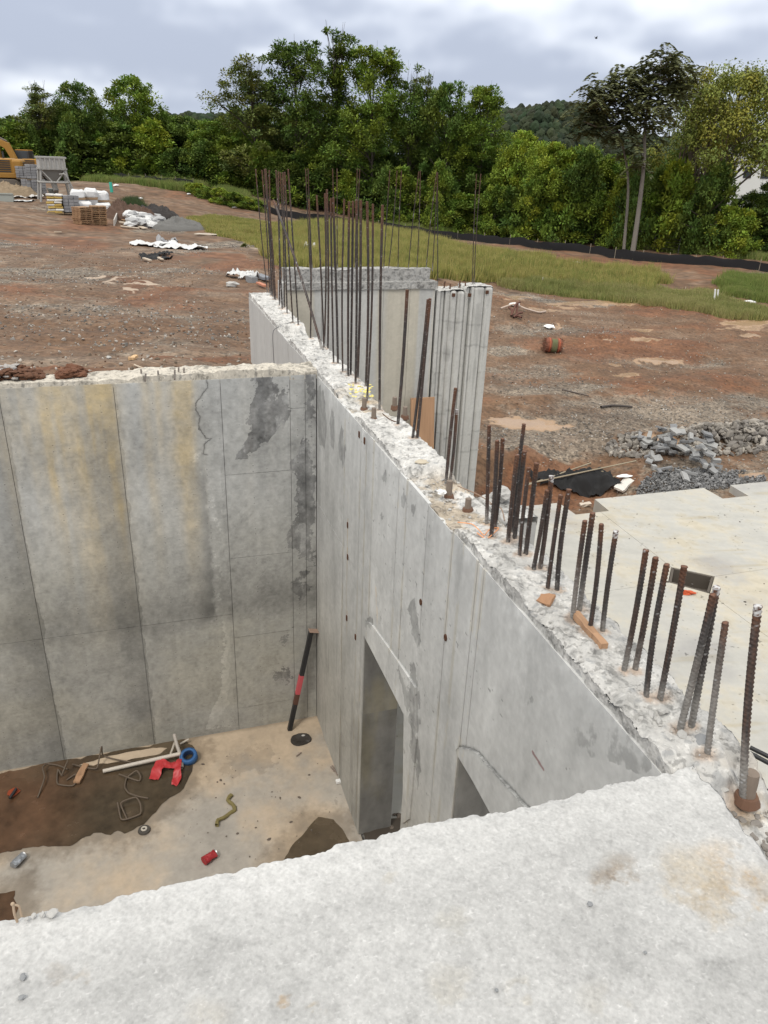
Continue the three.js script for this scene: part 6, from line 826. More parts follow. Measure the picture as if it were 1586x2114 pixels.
{ // hopper
  const { p, s } = depthAt(116, 416), o = thing('mortar_hopper', 'grey steel mortar hopper on a leg frame with a ribbed tank', 'hopper', p), W = 50 * s, Ht = 84 * s, tank = 22 * s, mS = M(0.36, 0.35, 0.33, 0.7, { metalness: 0.3 }), mD = M(0.28, 0.27, 0.25, 0.75, { metalness: 0.3 });
  const tk = mesh('tank', rbox(W, tank, W * 0.8, 0.04, 0, Ht - tank / 2, 0), M(0.44, 0.43, 0.41, 0.65, { metalness: 0.2 }), o); for (let i = 0; i < 6; i++) mesh('tank_rib', box(0.09, tank, 0.07, (i - 2.5) * W / 5.6, Ht - tank / 2, W * 0.4 + 0.03), mS, tk); mesh('tank_rim', box(W + 0.14, 0.1, W * 0.8 + 0.14, 0, Ht - 0.04, 0), mS, o); mesh('tank_rim', box(W + 0.1, 0.1, W * 0.8 + 0.1, 0, Ht - tank, 0), mS, o);
  const f = new THREE.CylinderGeometry(W * 0.52, W * 0.16, 28 * s, 4, 1); f.rotateY(Math.PI / 4); f.scale(1, 1, 0.8); f.translate(0, Ht - tank - 14 * s, 0); mesh('funnel', flat(f), mD, o); mesh('chute', rod(V(0, Ht - tank - 27 * s, 0), V(0.05, Ht - tank - 42 * s, 0.3), W * 0.12, W * 0.1, 10), mD, o);
  for (const sx of [-1, 1]) for (const sz of [-1, 1]) { mesh('leg', rod(V(sx * W * 0.46, Ht - tank, sz * W * 0.36), V(sx * W * 0.62, 0, sz * W * 0.42), 0.075, 0.075, 6), mS, o); mesh('brace', rod(V(sx * W * 0.45, Ht - tank - 0.1, sz * W * 0.36), V(sx * W * 0.1, Ht * 0.46, sz * W * 0.38), 0.05, 0.05, 6), mS, o); }
  for (const sz of [-1, 1]) mesh('crossbar', rod(V(-W * 0.58, Ht * 0.44, sz * W * 0.4), V(W * 0.55, Ht * 0.44, sz * W * 0.4), 0.07, 0.07, 6), mS, o); for (const sx of [-1, 1]) mesh('crossbar', rod(V(sx * W * 0.55, Ht * 0.44, -W * 0.4), V(sx * W * 0.55, Ht * 0.44, W * 0.4), 0.06, 0.06, 6), mS, o);
  mesh('handrail', tube([V(W * 0.2, Ht - tank - 0.3, W * 0.42), V(W * 0.42, Ht - tank - 0.3, W * 0.5), V(W * 0.62, Ht * 0.35, W * 0.5), V(W * 0.72, 0, W * 0.5)], 0.04, 20, 6), mS, o); o.rotation.y = 0.2;
}
{ const { p, s } = depthAt(15, 416), o = thing('concrete_trough', 'grey box trough on the ground at the left edge', 'trough', p), W = 26 * s, h = 14 * s, m = M(0.34, 0.36, 0.33, 0.9); mesh('front', box(W, h, 0.08, 0, h / 2, W * 0.3), m, o); mesh('back', box(W, h, 0.08, 0, h / 2, -W * 0.3), m, o); for (const k of [-1, 1]) mesh('end', box(0.08, h, W * 0.56, k * (W / 2 - 0.04), h / 2, 0), m, o); mesh('rim', box(W * 1.06, 0.07, 0.16, 0, h + 0.035, W * 0.3), m, o); mesh('bottom', box(W * 0.9, 0.08, W * 0.5, 0, 0.08, 0), m, o); }
sheet(60, 408, 1.6, 1.0, M(0.55, 0.53, 0.5, 0.8), 'pale sheet on the ground before the block cubes', 0.12, 44); sheet(38, 416, 2.0, 0.7, mSheet, 'flat white sheet lying in front of the grey trough', 0.05, 47);
{ const { p, s } = depthAt(72, 404), W = 12 * s; single('mortar_tub', flat(jitter(new THREE.CylinderGeometry(W, W * 0.7, 14 * s, 16, 2).translate(p.x + 1.2, p.y + 8 * s, p.z + 0.6), 0.04, 0.5)), M(0.15, 0.16, 0.15, 0.7), 'dark mortar tub under the block cubes by the hopper', 'tub'); }
function excavator(label, pos, k, turn, boomUp) {
  const o = thing('excavator', label, 'excavator', pos, null), Y = M(0.31, 0.155, 0.022, 0.65), D = M(0.03, 0.03, 0.032, 0.6), GL = new THREE.MeshPhysicalMaterial({ color: C(0.05, 0.06, 0.07), roughness: 0.08 }), S = M(0.14, 0.12, 0.10, 0.8);
  for (const z of [-1, 1]) { const tr = new THREE.Shape(); tr.absarc(-1.4, 0.45, 0.45, Math.PI / 2, Math.PI * 1.5); tr.absarc(1.4, 0.45, 0.45, -Math.PI / 2, Math.PI / 2); const g = new THREE.ExtrudeGeometry(tr, { depth: 0.5, bevelEnabled: true, bevelSize: 0.03, bevelThickness: 0.03, bevelSegments: 1 }); g.translate(0, 0, z * 1.05 - 0.25); const tr2 = mesh('track', g, S, o); for (let i = 0; i < 5; i++) mesh('roller', new THREE.CylinderGeometry(0.2, 0.2, 0.56, 10).rotateX(Math.PI / 2).translate(-1.3 + i * 0.65, 0.34, z * 1.05), D, tr2); }
  mesh('undercarriage', rbox(1.6, 0.35, 1.7, 0.05, 0, 0.68, 0), S, o); mesh('turntable', new THREE.CylinderGeometry(0.65, 0.7, 0.2, 20).translate(0, 0.94, 0), D, o);
  mesh('deck', rbox(3.2, 0.35, 2.5, 0.06, -0.3, 1.18, 0), Y, o); mesh('counterweight', rbox(0.75, 1.15, 2.5, 0.2, -1.75, 1.65, 0), Y, o); const ec = mesh('engine_cover', rbox(1.5, 0.95, 2.4, 0.1, -0.75, 1.78, 0), Y, o); for (let i = 0; i < 6; i++) for (const z of [-1.215, 1.215]) mesh('grille_slat', box(1.2, 0.07, 0.04, -0.75, 1.42 + i * 0.14, z), D, ec); for (let i = 0; i < 6; i++) mesh('grille_slat', box(0.04, 0.06, 1.6, -2.14, 1.35 + i * 0.13, 0), D, o);
  mesh('exhaust', rod(V(-0.9, 2.2, -0.5), V(-0.9, 2.7, -0.5), 0.07, 0.06, 8), D, o); const cab = mesh('cab_frame', rbox(1.5, 1.62, 0.95, 0.1, 0.75, 2.15, 0.72), D, o); for (const z of [0.245, 1.2]) mesh('cab_window', box(1.2, 0.95, 0.02, 0.78, 2.4, z), GL, cab); mesh('cab_window', box(0.02, 1.2, 0.78, 1.51, 2.3, 0.72), GL, cab); mesh('cab_roof', rbox(1.4, 0.1, 0.9, 0.04, 0.72, 3.0, 0.72), Y, o);
  const arm = (pts, w, d, n, m) => { const sh = new THREE.Shape(pts.map(([x, y]) => new THREE.Vector2(x, y))), g = new THREE.ExtrudeGeometry(sh, { depth: d, bevelEnabled: true, bevelSize: 0.02, bevelThickness: 0.02, bevelSegments: 1 }); g.translate(0, 0, -d / 2 - 0.25); mesh(n, g, m, o); };
  if (boomUp) { arm([[0.6, 1.3], [1.0, 1.25], [2.0, 3.1], [3.1, 3.7], [3.0, 4.05], [1.7, 3.6]], 0, 0.42, 'boom', Y); arm([[2.75, 4.15], [3.35, 3.75], [3.05, 1.7], [2.7, 1.75]], 0, 0.34, 'stick', Y); mesh('boom_cylinder', rod(V(1.2, 1.4, 0.1), V(2.2, 3.0, 0.1), 0.09, 0.07, 8), S, o); mesh('stick_cylinder', rod(V(1.8, 3.75, -0.25), V(2.9, 4.2, -0.25), 0.08, 0.07, 8), S, o); const b = new THREE.Shape([[2.5, 1.8], [3.25, 1.75], [3.3, 1.0], [2.8, 0.7], [2.35, 1.1]].map(([x, y]) => new THREE.Vector2(x, y))), g = new THREE.ExtrudeGeometry(b, { depth: 0.9, bevelEnabled: true, bevelSize: 0.03, bevelThickness: 0.03, bevelSegments: 1 }); g.translate(0, 0, -0.7); mesh('bucket', g, S, o); }
  o.scale.setScalar(k); o.rotation.y = turn; return o;
}
{ const a = PD(66, 384, 76); excavator('yellow excavator with its boom folded high, farther of the two at left', V(a.x, H(a.x, a.z), a.z), 0.84, Math.PI * 0.86, true); const b = G(-6, 399); excavator('nearer yellow excavator cut by the left picture edge, engine grille showing', b.clone().add(V(-0.2, 0, -1.2)), 0.92, Math.PI, false); }
{ const p = PD(1231, 79, 90), o = thing('bird', 'tiny dark bird flying in the grey sky', 'bird', p); const b = new THREE.SphereGeometry(0.07, 10, 8); b.scale(2.0, 0.8, 0.8); mesh('body', b, mBlack, o); for (const s of [-1, 1]) { const g = new THREE.BufferGeometry(); g.setAttribute('position', new THREE.Float32BufferAttribute([-0.1, 0, 0, 0.12, 0, 0, -0.05, 0.16, s * 0.28, -0.1, 0.02, 0, 0.12, 0.02, 0, -0.05, 0.18, s * 0.28], 3)); g.setIndex([0, 1, 2, 3, 5, 4, 0, 3, 1, 1, 3, 4, 1, 4, 2, 2, 4, 5, 0, 2, 3, 3, 2, 5]); g.computeVertexNormals(); mesh('wing', g, mBlack, o); } }

// ---------------------------------------------------------------- grass, shrubs, trees, hills
{
  const r = rng(71), blade = (n, h, sp) => { const pos = [], q = rng(n * 3 + 1); for (let i = 0; i < n; i++) { const a = q() * 6.28, d = q() * sp, x = Math.cos(a) * d, z = Math.sin(a) * d, l = h * (0.6 + 0.6 * q()), b = q() * 6.28, w = 0.012 + 0.01 * q(), lean = 0.3 * l * q(), dx = Math.cos(b) * w, dz = Math.sin(b) * w, tx = x + Math.cos(a) * lean, tz = z + Math.sin(a) * lean; pos.push(x - dx, 0, z - dz, x + dx, 0, z + dz, tx, l, tz); } const g = new THREE.BufferGeometry(); g.setAttribute('position', new THREE.Float32BufferAttribute(pos, 3)); g.computeVertexNormals(); return g; };
  const mG = new THREE.MeshStandardMaterial({ color: C(1, 1, 1), roughness: 0.85, side: THREE.DoubleSide });
  const sow = (label, polys, n, h, cols, seed) => { const q = rng(seed), im = new THREE.InstancedMesh(blade(16, h, 0.24), mG, n), m4 = new THREE.Matrix4(), Q = new THREE.Quaternion(), c = new THREE.Color(); const ar = polys.map((i) => (GB[i][1] - GB[i][0]) * (GB[i][3] - GB[i][2])), tot = ar.reduce((a, b) => a + b, 0); let k = 0, tries = 0; while (k < n && tries < n * 6) { tries++; let t = q() * tot, s = 0; while (s < polys.length - 1 && (t -= ar[s]) > 0) s++; const i = polys[s], b = GB[i], x = mix(b[0], b[1], q()), z = mix(b[2], b[3], q()); if (!inPoly(x + 0.7 * nA(x, z, 1.5), z + 0.7 * nB(x, z, 1.5), GP[i])) continue; const pt = nA(x, z, 3), p2 = nB(x, z, 0.8); if (pt + 0.6 * p2 < -0.4 && q() < 0.8) continue; const sc = (0.6 + 0.6 * q()) * (1 + 0.35 * p2); Q.setFromEuler(new THREE.Euler((q() - 0.5) * 0.3, q() * 6.28, (q() - 0.5) * 0.3)); m4.compose(V(x, H(x, z) - 0.02, z), Q, V(1.2, sc, 1.2)); im.setMatrixAt(k, m4); const cc = cols[Math.floor(clamp(q() * 0.7 + 0.3 * (0.5 + pt)) * (cols.length - 0.01))], f = 0.8 + 0.4 * q(); im.setColorAt(k, c.setRGB(cc[0] * f, cc[1] * f, cc[2] * f)); k++; } im.count = k; im.name = numbered('grass'); tag(im, label, 'grass', null, 'stuff'); im.castShadow = im.receiveShadow = true; scene.add(im); };
  const yel = [[0.22, 0.24, 0.055], [0.31, 0.295, 0.08], [0.38, 0.32, 0.11], [0.17, 0.21, 0.045]], grn = [[0.13, 0.19, 0.036], [0.18, 0.225, 0.05], [0.23, 0.235, 0.075]];
  sow('tall yellowish grass field behind the wall', [0], 26000, 0.46, yel, 1); sow('light green grass strip below the tall grass', [1], 9000, 0.30, [[0.19, 0.22, 0.06], [0.26, 0.26, 0.085], [0.32, 0.29, 0.12]], 2); sow('short yellow grass at the left end of the field', [2], 12000, 0.22, yel, 3); sow('green grass bank at the right edge', [3], 3500, 0.35, grn, 4); sow('green grass verge below the trees', [4, 5, 6], 26000, 0.45, grn, 5); sow('weeds by the soil mound', [7], 900, 0.5, [[0.05, 0.085, 0.03], [0.07, 0.1, 0.03]], 6);
}
const leafMat = (r, g, b) => new THREE.MeshPhysicalMaterial({ color: C(r, g, b), vertexColors: true, roughness: 0.75, specularIntensity: 0.35, transmission: 0.22, thickness: 0, side: THREE.DoubleSide });
function leafQuad(pos, col, c, d, up, w, l, tint) {   // a folded leaf spray: two triangles
  const s = d.clone().cross(up); if (s.lengthSq() < 1e-6) s.set(1, 0, 0); s.normalize().multiplyScalar(w);
  const t = c.clone().addScaledVector(d, l), m = c.clone().addScaledVector(d, l * 0.45);
  pos.push(c.x, c.y, c.z, m.x + s.x, m.y + s.y + w * 0.25, m.z + s.z, t.x, t.y, t.z, c.x, c.y, c.z, t.x, t.y, t.z, m.x - s.x, m.y - s.y + w * 0.25, m.z - s.z);
  for (let k = 0; k < 6; k++) col.push(tint[0], tint[1], tint[2]);
}
// a tree of unit height: clumps of leaf sprays carried by limbs; env(h) gives the crown's radius at height h
function makeTree({ seed, env, clumps, per, clump, leaf, low = 0.2, tintVar = 0.3, droop = 0, trunkR = 0.014, lean = 0, twigs = 0, fork = 0.3, hang = 0 }) {
  const r = rng(seed), pos = [], col = [], wood = [], cl = [];
  for (let tries = 0; cl.length < clumps && tries < clumps * 40; tries++) { const h = mix(low, 0.985, r()), a = r() * 6.28, R = env(h, a), q = Math.pow(r(), 0.42); const c = V(Math.cos(a) * R * q + lean * (h - low), h, Math.sin(a) * R * q); if (nA(c.x * 3 + seed, c.y * 3 + c.z * 2, 1) < -0.22) continue; cl.push({ c, s: clump * (0.6 + 0.8 * r()) * (h > 0.85 ? 0.75 : 1) }); }
  for (const { c, s } of cl) {
    const base = 1 + tintVar * (r() - 0.5), ye = r();
    for (let i = 0; i < per; i++) {
      const a = r() * 6.28, u = r() * 2 - 1, q = Math.pow(r(), 0.5), e = Math.sqrt(1 - u * u), o = V(Math.cos(a) * e * q * s, u * q * s * 0.62 - (hang ? r() * hang : 0), Math.sin(a) * e * q * s), p = c.clone().add(o);
      const d = V(o.x + (r() - 0.5) * s, o.y * 0.4 + (r() - 0.35 - droop) * s * 0.9, o.z + (r() - 0.5) * s).normalize(), up = V((r() - 0.5) * 0.9, 1, (r() - 0.5) * 0.9).normalize(), f = base * (0.78 + 0.44 * r());
      leafQuad(pos, col, p, d, up, leaf * (0.24 + 0.16 * r()), leaf * (0.7 + 0.6 * r()), [f * (0.86 + 0.35 * ye), f, f * (0.95 - 0.3 * ye)]);
    }
  }
  const g = new THREE.BufferGeometry(); g.setAttribute('position', new THREE.Float32BufferAttribute(pos, 3)); g.setAttribute('color', new THREE.Float32BufferAttribute(col, 3)); g.computeVertexNormals();
  const top = V(lean * 0.6, 0.86, 0), tp = [V(0, -0.02, 0), V(0.008, fork, 0.004), V(lean * 0.3 - 0.01, 0.6, -0.008), top];
  const trunk = new THREE.TubeGeometry(new THREE.CatmullRomCurve3(tp), 20, trunkR, 7); { const p = trunk.attributes.position, q = new THREE.CatmullRomCurve3(tp); for (let j = 0; j <= 20; j++) { const c = q.getPointAt(j / 20), k = (j < 2 ? 1.35 - 0.17 * j : 1) * (1 - 0.8 * j / 20); for (let i = 0; i <= 7; i++) { const n = j * 8 + i; p.setXYZ(n, c.x + (p.getX(n) - c.x) * k, c.y + (p.getY(n) - c.y) * k, c.z + (p.getZ(n) - c.z) * k); } } trunk.computeVertexNormals(); }
  wood.push(trunk); const curve = new THREE.CatmullRomCurve3(tp);
  const picks = cl.filter((_, i) => i % Math.max(1, Math.floor(cl.length / 34)) === 0);
  for (const { c } of picks) { const h = clamp(c.y * 0.72 - 0.03, 0.12, 0.84), s = curve.getPoint(clamp(h / 0.86)), m = s.clone().lerp(c, 0.5).add(V(0, -0.015 + 0.03 * r(), 0)); wood.push(new THREE.TubeGeometry(new THREE.CatmullRomCurve3([s, m, c]), 6, trunkR * (0.14 + 0.2 * (1 - c.y)), 4)); }
  for (let i = 0; i < twigs; i++) { const a = r() * 6.28, h = 0.82 + 0.15 * r(), R = env(Math.min(h, 0.95), a) * r(), s = V(Math.cos(a) * R * 0.5 + lean * (h - low), h - 0.1, Math.sin(a) * R * 0.5); wood.push(rod(s, s.clone().add(V((r() - 0.5) * 0.08, 0.12 + 0.07 * r(), (r() - 0.5) * 0.08)), trunkR * 0.13, trunkR * 0.05, 3)); }
  return { crown: g, wood: merge(wood) };
}
const mBark = M(0.085, 0.07, 0.055, 0.95), mPaleBark = M(0.20, 0.18, 0.155, 0.95), mDark = leafMat(0.115, 0.180, 0.040), mMid = leafMat(0.18, 0.26, 0.045), mBright = leafMat(0.27, 0.35, 0.055), mOlive = leafMat(0.170, 0.210, 0.070), mWillow = leafMat(0.22, 0.25, 0.062), mFeather = leafMat(0.115, 0.125, 0.05);
const lump = (a, k, s) => 1 + k * Math.sin(a * 2 + s) + k * 0.7 * Math.sin(a * 3 + s * 2.3);
const K = {
  tall: makeTree({ seed: 1, env: (h, a) => 0.30 * Math.pow(Math.sin(Math.PI * clamp((h - 0.02) * 0.86 + 0.1)), 0.7) * lump(a + h * 4, 0.22, 1), clumps: 190, per: 103, clump: 0.062, leaf: 0.0210, low: 0.12, twigs: 8 }),
  tallB: makeTree({ seed: 2, env: (h, a) => 0.27 * Math.pow(Math.sin(Math.PI * clamp(h * 0.82 + 0.12)), 0.6) * lump(a + h * 6, 0.28, 2.2), clumps: 165, per: 101, clump: 0.058, leaf: 0.0210, low: 0.15, twigs: 14 }),
  loose: makeTree({ seed: 3, env: (h, a) => (0.16 + 0.14 * Math.sin(h * 9 + a)) * (1.15 - h * 0.5) * lump(a + h * 7, 0.3, 0.7), clumps: 120, per: 90, clump: 0.048, leaf: 0.0197, low: 0.2, twigs: 26 }),
  round: makeTree({ seed: 4, env: (h, a) => 0.46 * Math.pow(Math.max(0, 1 - Math.pow((h - 0.52) / 0.5, 2)), 0.5) * lump(a + h * 3, 0.16, 3), clumps: 210, per: 101, clump: 0.085, leaf: 0.0295, low: 0.08 }),
  maple: makeTree({ seed: 5, env: (h, a) => 0.42 * Math.pow(Math.max(0, 1 - Math.pow((h - 0.5) / 0.52, 2)), 0.45) * lump(a * 1 + h * 5, 0.24, 4), clumps: 150, per: 107, clump: 0.082, leaf: 0.0328, low: 0.06, tintVar: 0.4 }),
  shrub: makeTree({ seed: 6, env: (h, a) => 0.62 * Math.pow(Math.max(0.02, 1 - h * h), 0.55) * lump(a + h * 2, 0.22, 5), clumps: 110, per: 81, clump: 0.13, leaf: 0.0680, low: 0.02, trunkR: 0.02, tintVar: 0.4 }),
  shrubB: makeTree({ seed: 7, env: (h, a) => 0.5 * Math.pow(Math.max(0.02, 1 - h), 0.45) * lump(a + h * 5, 0.3, 6), clumps: 100, per: 81, clump: 0.11, leaf: 0.0640, low: 0.02, trunkR: 0.02, tintVar: 0.4 }),
  willow: makeTree({ seed: 8, env: (h, a) => 0.5 * Math.pow(Math.max(0, 1 - Math.pow((h - 0.62) / 0.42, 2)), 0.5) * lump(a + h * 2, 0.14, 7), clumps: 270, per: 150, clump: 0.07, leaf: 0.0165, low: 0.5, droop: 0.5, hang: 0.07, trunkR: 0.022, fork: 0.2 }),
};
function plant(kind, label, px, py, D, topPy, wpx, mat, cat = 'tree', group = null, bark = mBark, turn = 0) {
  const b = PD(px, py, D), y = H(b.x, b.z), t = PD(px, topPy, D), h = t.y - y, s = D / CAM.f * 1.02, w = wpx * s;
  const k = K[kind], nat = k.nat ?? (k.crown.computeBoundingBox(), k.nat = (k.crown.boundingBox.max.x - k.crown.boundingBox.min.x + k.crown.boundingBox.max.z - k.crown.boundingBox.min.z) / 2);
  const o = thing(cat === 'shrub' ? 'leafy_shrub' : 'broadleaf_tree', label, cat, V(b.x, y - 0.1, b.z), group); mesh('crown', k.crown, mat, o); mesh('trunk', k.wood, bark, o); o.scale.set(w / nat, h, w / nat); o.rotation.y = turn; return o;
}
{
  const L = [ // kind, base px, base py, distance, top py, width px, material, label
    ['loose', 100, 368, 82, 172, 120, mOlive, 'thin topped olive tree at the left above the hopper'], ['round', 180, 370, 84, 172, 120, mDark, 'dense dark round tree right of the olive one at left'], ['maple', 292, 372, 82, 160, 150, mMid, 'broad bright leaved tree, tallest on the left of the gap'], ['round', 30, 362, 88, 258, 120, mMid, 'low round tree behind the excavators at the left edge'], ['round', 375, 380, 84, 240, 110, mDark, 'dark low tree just right of the broad bright one'], ['maple', 440, 390, 80, 250, 130, mMid, 'mid green low tree in the gap left of the tall group'],
    ['tallB', 530, 400, 76, 112, 190, mOlive, 'tall olive tree at the left end of the tall group'], ['tall', 612, 412, 75, 84, 170, mDark, 'tall dark tree, second of the tall group'], ['loose', 692, 420, 73, 58, 170, mDark, 'tallest gappy tree in the middle of the tall group'], ['tall', 765, 425, 72, 96, 180, mMid, 'tall mid green tree right of the tallest one'], ['tallB', 838, 430, 72, 130, 150, mDark, 'dark tree on the right shoulder of the tall group'], ['loose', 870, 440, 74, 150, 120, mOlive, 'gappy olive tree behind the dark right shoulder tree'], ['maple', 915, 440, 70, 172, 150, mDark, 'dark leafy tree left of the hill'], ['tall', 985, 446, 70, 176, 150, mMid, 'mid green tree just left of the hill top'], ['maple', 1062, 452, 68, 270, 130, mBright, 'bright green maple below the hill top'], ['maple', 1120, 462, 64, 292, 120, mBright, 'bright yellow green maple right of the other bright one'], ['round', 1180, 470, 68, 300, 150, mMid, 'round mid green tree below the hill slope'], ['maple', 1250, 480, 68, 318, 130, mMid, 'leafy tree left of the pale trunks'], ['round', 1578, 500, 66, 372, 110, mDark, 'dark round tree at the right picture edge'], ['maple', 1375, 486, 72, 310, 130, mDark, 'dark leafy tree between the pale trunks and the hanging crown'],
  ];
  L.forEach(([k, x, y, D, t, w, m, l], i) => plant(k, l, x, y, D, t, w, m, 'tree', null, mBark, i * 1.3));
  plant('willow', 'large light green tree with a hanging crown and bare stems at right', 1468, 490, 66, 126, 330, mWillow, 'tree', null, M(0.13, 0.10, 0.08, 0.95), 0.6);
  // bare stems under the hanging crown
  { const r = rng(14), o = thing('bare_thicket', 'tangle of bare brown stems under the hanging crown at right', 'thicket', V(0, 0, 0)); const gs = []; for (let i = 0; i < 70; i++) { const x = 1400 + r() * 50, b = PD(x + (r() - 0.5) * 20, 490, 63 + r() * 3), t = PD(1410 + r() * 100, 200 + r() * 140, 63 + r() * 4); b.y = H(b.x, b.z); gs.push(tube([b, b.clone().lerp(t, 0.5).add(V((r() - 0.5), 0, (r() - 0.5))), t], 0.02 + r() * 0.06, 8, 4)); } mesh('stems', merge(gs), M(0.17, 0.13, 0.10, 0.95), o).userData.kind = 'stuff'; }
  // tree with long feathered leaves on pale stems
  { const D = 58, s = D / CAM.f, o = thing('feather_leaved_tree', 'slender dark feathery tree with two pale trunks, leaning top', 'tree', V(0, 0, 0)), at = (x, y, dd = 0) => PD(x, y, D + dd), r = rng(29), wood = [], pos = [], col = [];
    const t1 = [at(1309, 505), at(1318, 440), at(1330, 330), at(1332, 260), at(1345, 190), at(1375, 130)]; t1[0].y = H(t1[0].x, t1[0].z) - 0.1; const t2 = [at(1296, 470, 1.5), at(1297, 380, 1.4), at(1290, 320, 1), at(1268, 250, 0), at(1240, 210, 0)]; t2[0].y = H(t2[0].x, t2[0].z) - 0.1;
    const taper = (pts, r0, r1) => { const c = new THREE.CatmullRomCurve3(pts), g = new THREE.TubeGeometry(c, 26, 1, 7), p = g.attributes.position; for (let j = 0; j <= 26; j++) { const q = c.getPointAt(j / 26), k = mix(r0, r1, j / 26); for (let i = 0; i <= 7; i++) { const n = j * 8 + i; p.setXYZ(n, q.x + (p.getX(n) - q.x) * k, q.y + (p.getY(n) - q.y) * k, q.z + (p.getZ(n) - q.z) * k); } } g.computeVertexNormals(); return g; };
    mesh('trunk', taper(t1, 0.19, 0.05), mPaleBark, o); mesh('trunk', taper(t2, 0.12, 0.03), mPaleBark, o);
    const ends = [[1385, 112], [1410, 150], [1405, 175], [1390, 205], [1370, 220], [1355, 235], [1345, 265], [1280, 270], [1365, 125], [1345, 140], [1390, 140], [1325, 155], [1305, 165], [1290, 160], [1270, 175], [1250, 172], [1238, 190], [1225, 200], [1260, 200], [1285, 195], [1310, 190], [1350, 170], [1375, 165], [1235, 225], [1222, 240], [1250, 240], [1275, 225], [1300, 220], [1325, 215], [1215, 255], [1205, 250], [1240, 262], [1340, 200], [1380, 185], [1330, 245], [1315, 255], [1262, 262], [1230, 205], [1400, 155], [1310, 300], [1325, 320]];
    ends.forEach(([x, y], i) => { const e = at(x, y, (r() - 0.5) * 3), near = x > 1300 ? new THREE.CatmullRomCurve3(t1).getPoint(clamp(0.45 + (330 - y) / 400, 0.3, 0.95)) : new THREE.CatmullRomCurve3(t2).getPoint(clamp(0.4 + (330 - y) / 260, 0.4, 0.95)); wood.push(tube([near, near.clone().lerp(e, 0.55).add(V(0, -0.2, 0)), e], 0.045, 8, 4));
      for (let k = 0; k < 15; k++) { const a = r() * 6.28, d = V(Math.cos(a), -0.35 + 0.9 * r(), Math.sin(a)).normalize(), L2 = 0.75 + 0.4 * r(), b = e.clone().add(V((r() - 0.5) * 1.7, (r() - 0.5) * 1.5, (r() - 0.5) * 1.7)); for (let q = 0; q < 9; q++) for (const sd of [-1, 1]) { const c = b.clone().addScaledVector(d, L2 * q / 9).add(V(0, -0.6 * (q / 9) * (q / 9), 0)), side = d.clone().cross(V(0, 1, 0)).normalize().multiplyScalar(sd).addScaledVector(d, 0.5).add(V(0, -0.3, 0)).normalize(), f = 0.8 + 0.4 * r(); leafQuad(pos, col, c, side, V((r() - 0.5) * 1.6, 1, (r() - 0.5) * 1.6).normalize(), 0.085, 0.36, [f, f, f]); } } });
    const g = new THREE.BufferGeometry(); g.setAttribute('position', new THREE.Float32BufferAttribute(pos, 3)); g.setAttribute('color', new THREE.Float32BufferAttribute(col, 3)); g.computeVertexNormals(); mesh('crown', g, mFeather, o); mesh('limbs', merge(wood), mPaleBark, o).userData.kind = 'stuff'; }
  // second row, seen in the gaps
  const row = [[-20, 275], [70, 255], [140, 230], [230, 225], [330, 262], [420, 285], [490, 270], [570, 220], [650, 210], [730, 220], [800, 215], [880, 235], [950, 250], [1030, 300], [1100, 335], [1170, 350], [1230, 365], [1420, 318], [1500, 368], [1560, 345], [1640, 300]];
  row.forEach(([x, t], i) => plant(i % 2 ? 'round' : 'maple', `dark tree in the wood's back row, ${ordw(i)} from the left`, x, 390, 94 + (i % 3) * 4, t, 150, [mDark, mMid, mDark][i % 3], 'tree', 'back row trees of the wood', mBark, i * 0.9));
  // undergrowth along the edge of the wood
  const edge = [[10, 366], [100, 368], [200, 368], [300, 372], [400, 380], [480, 396], [560, 418], [640, 434], [720, 444], [800, 454], [900, 468], [1000, 476], [1100, 486], [1200, 492], [1300, 508], [1400, 524], [1500, 536], [1600, 540], [1700, 545]];
  const ey = (x) => { for (let i = 0; i < edge.length - 1; i++) if (x <= edge[i + 1][0]) return mix(edge[i][1], edge[i + 1][1], (x - edge[i][0]) / (edge[i + 1][0] - edge[i][0])); return 545; };
  const q = rng(17); let n = 0;
  for (let x = -30; x < 1640; x += 36) { const h = x > 1450 ? 60 + q() * 60 : x > 1050 ? 90 + q() * 110 : 60 + q() * 70, y = ey(x) - 3 - q() * 7, D = mix(80, 61, ss(100, 1300, x)) + q() * 3; plant(n % 2 ? 'shrub' : 'shrubB', `leafy green shrub along the edge of the wood, ${ordw(n)} from the left`, x + (q() - 0.5) * 20, y, D, y - h, 78 + q() * 60, [mMid, mDark, mBright, mMid, mDark][Math.floor(q() * 5)], 'shrub', 'undergrowth shrubs along the wood', mBark, q() * 6); n++; }
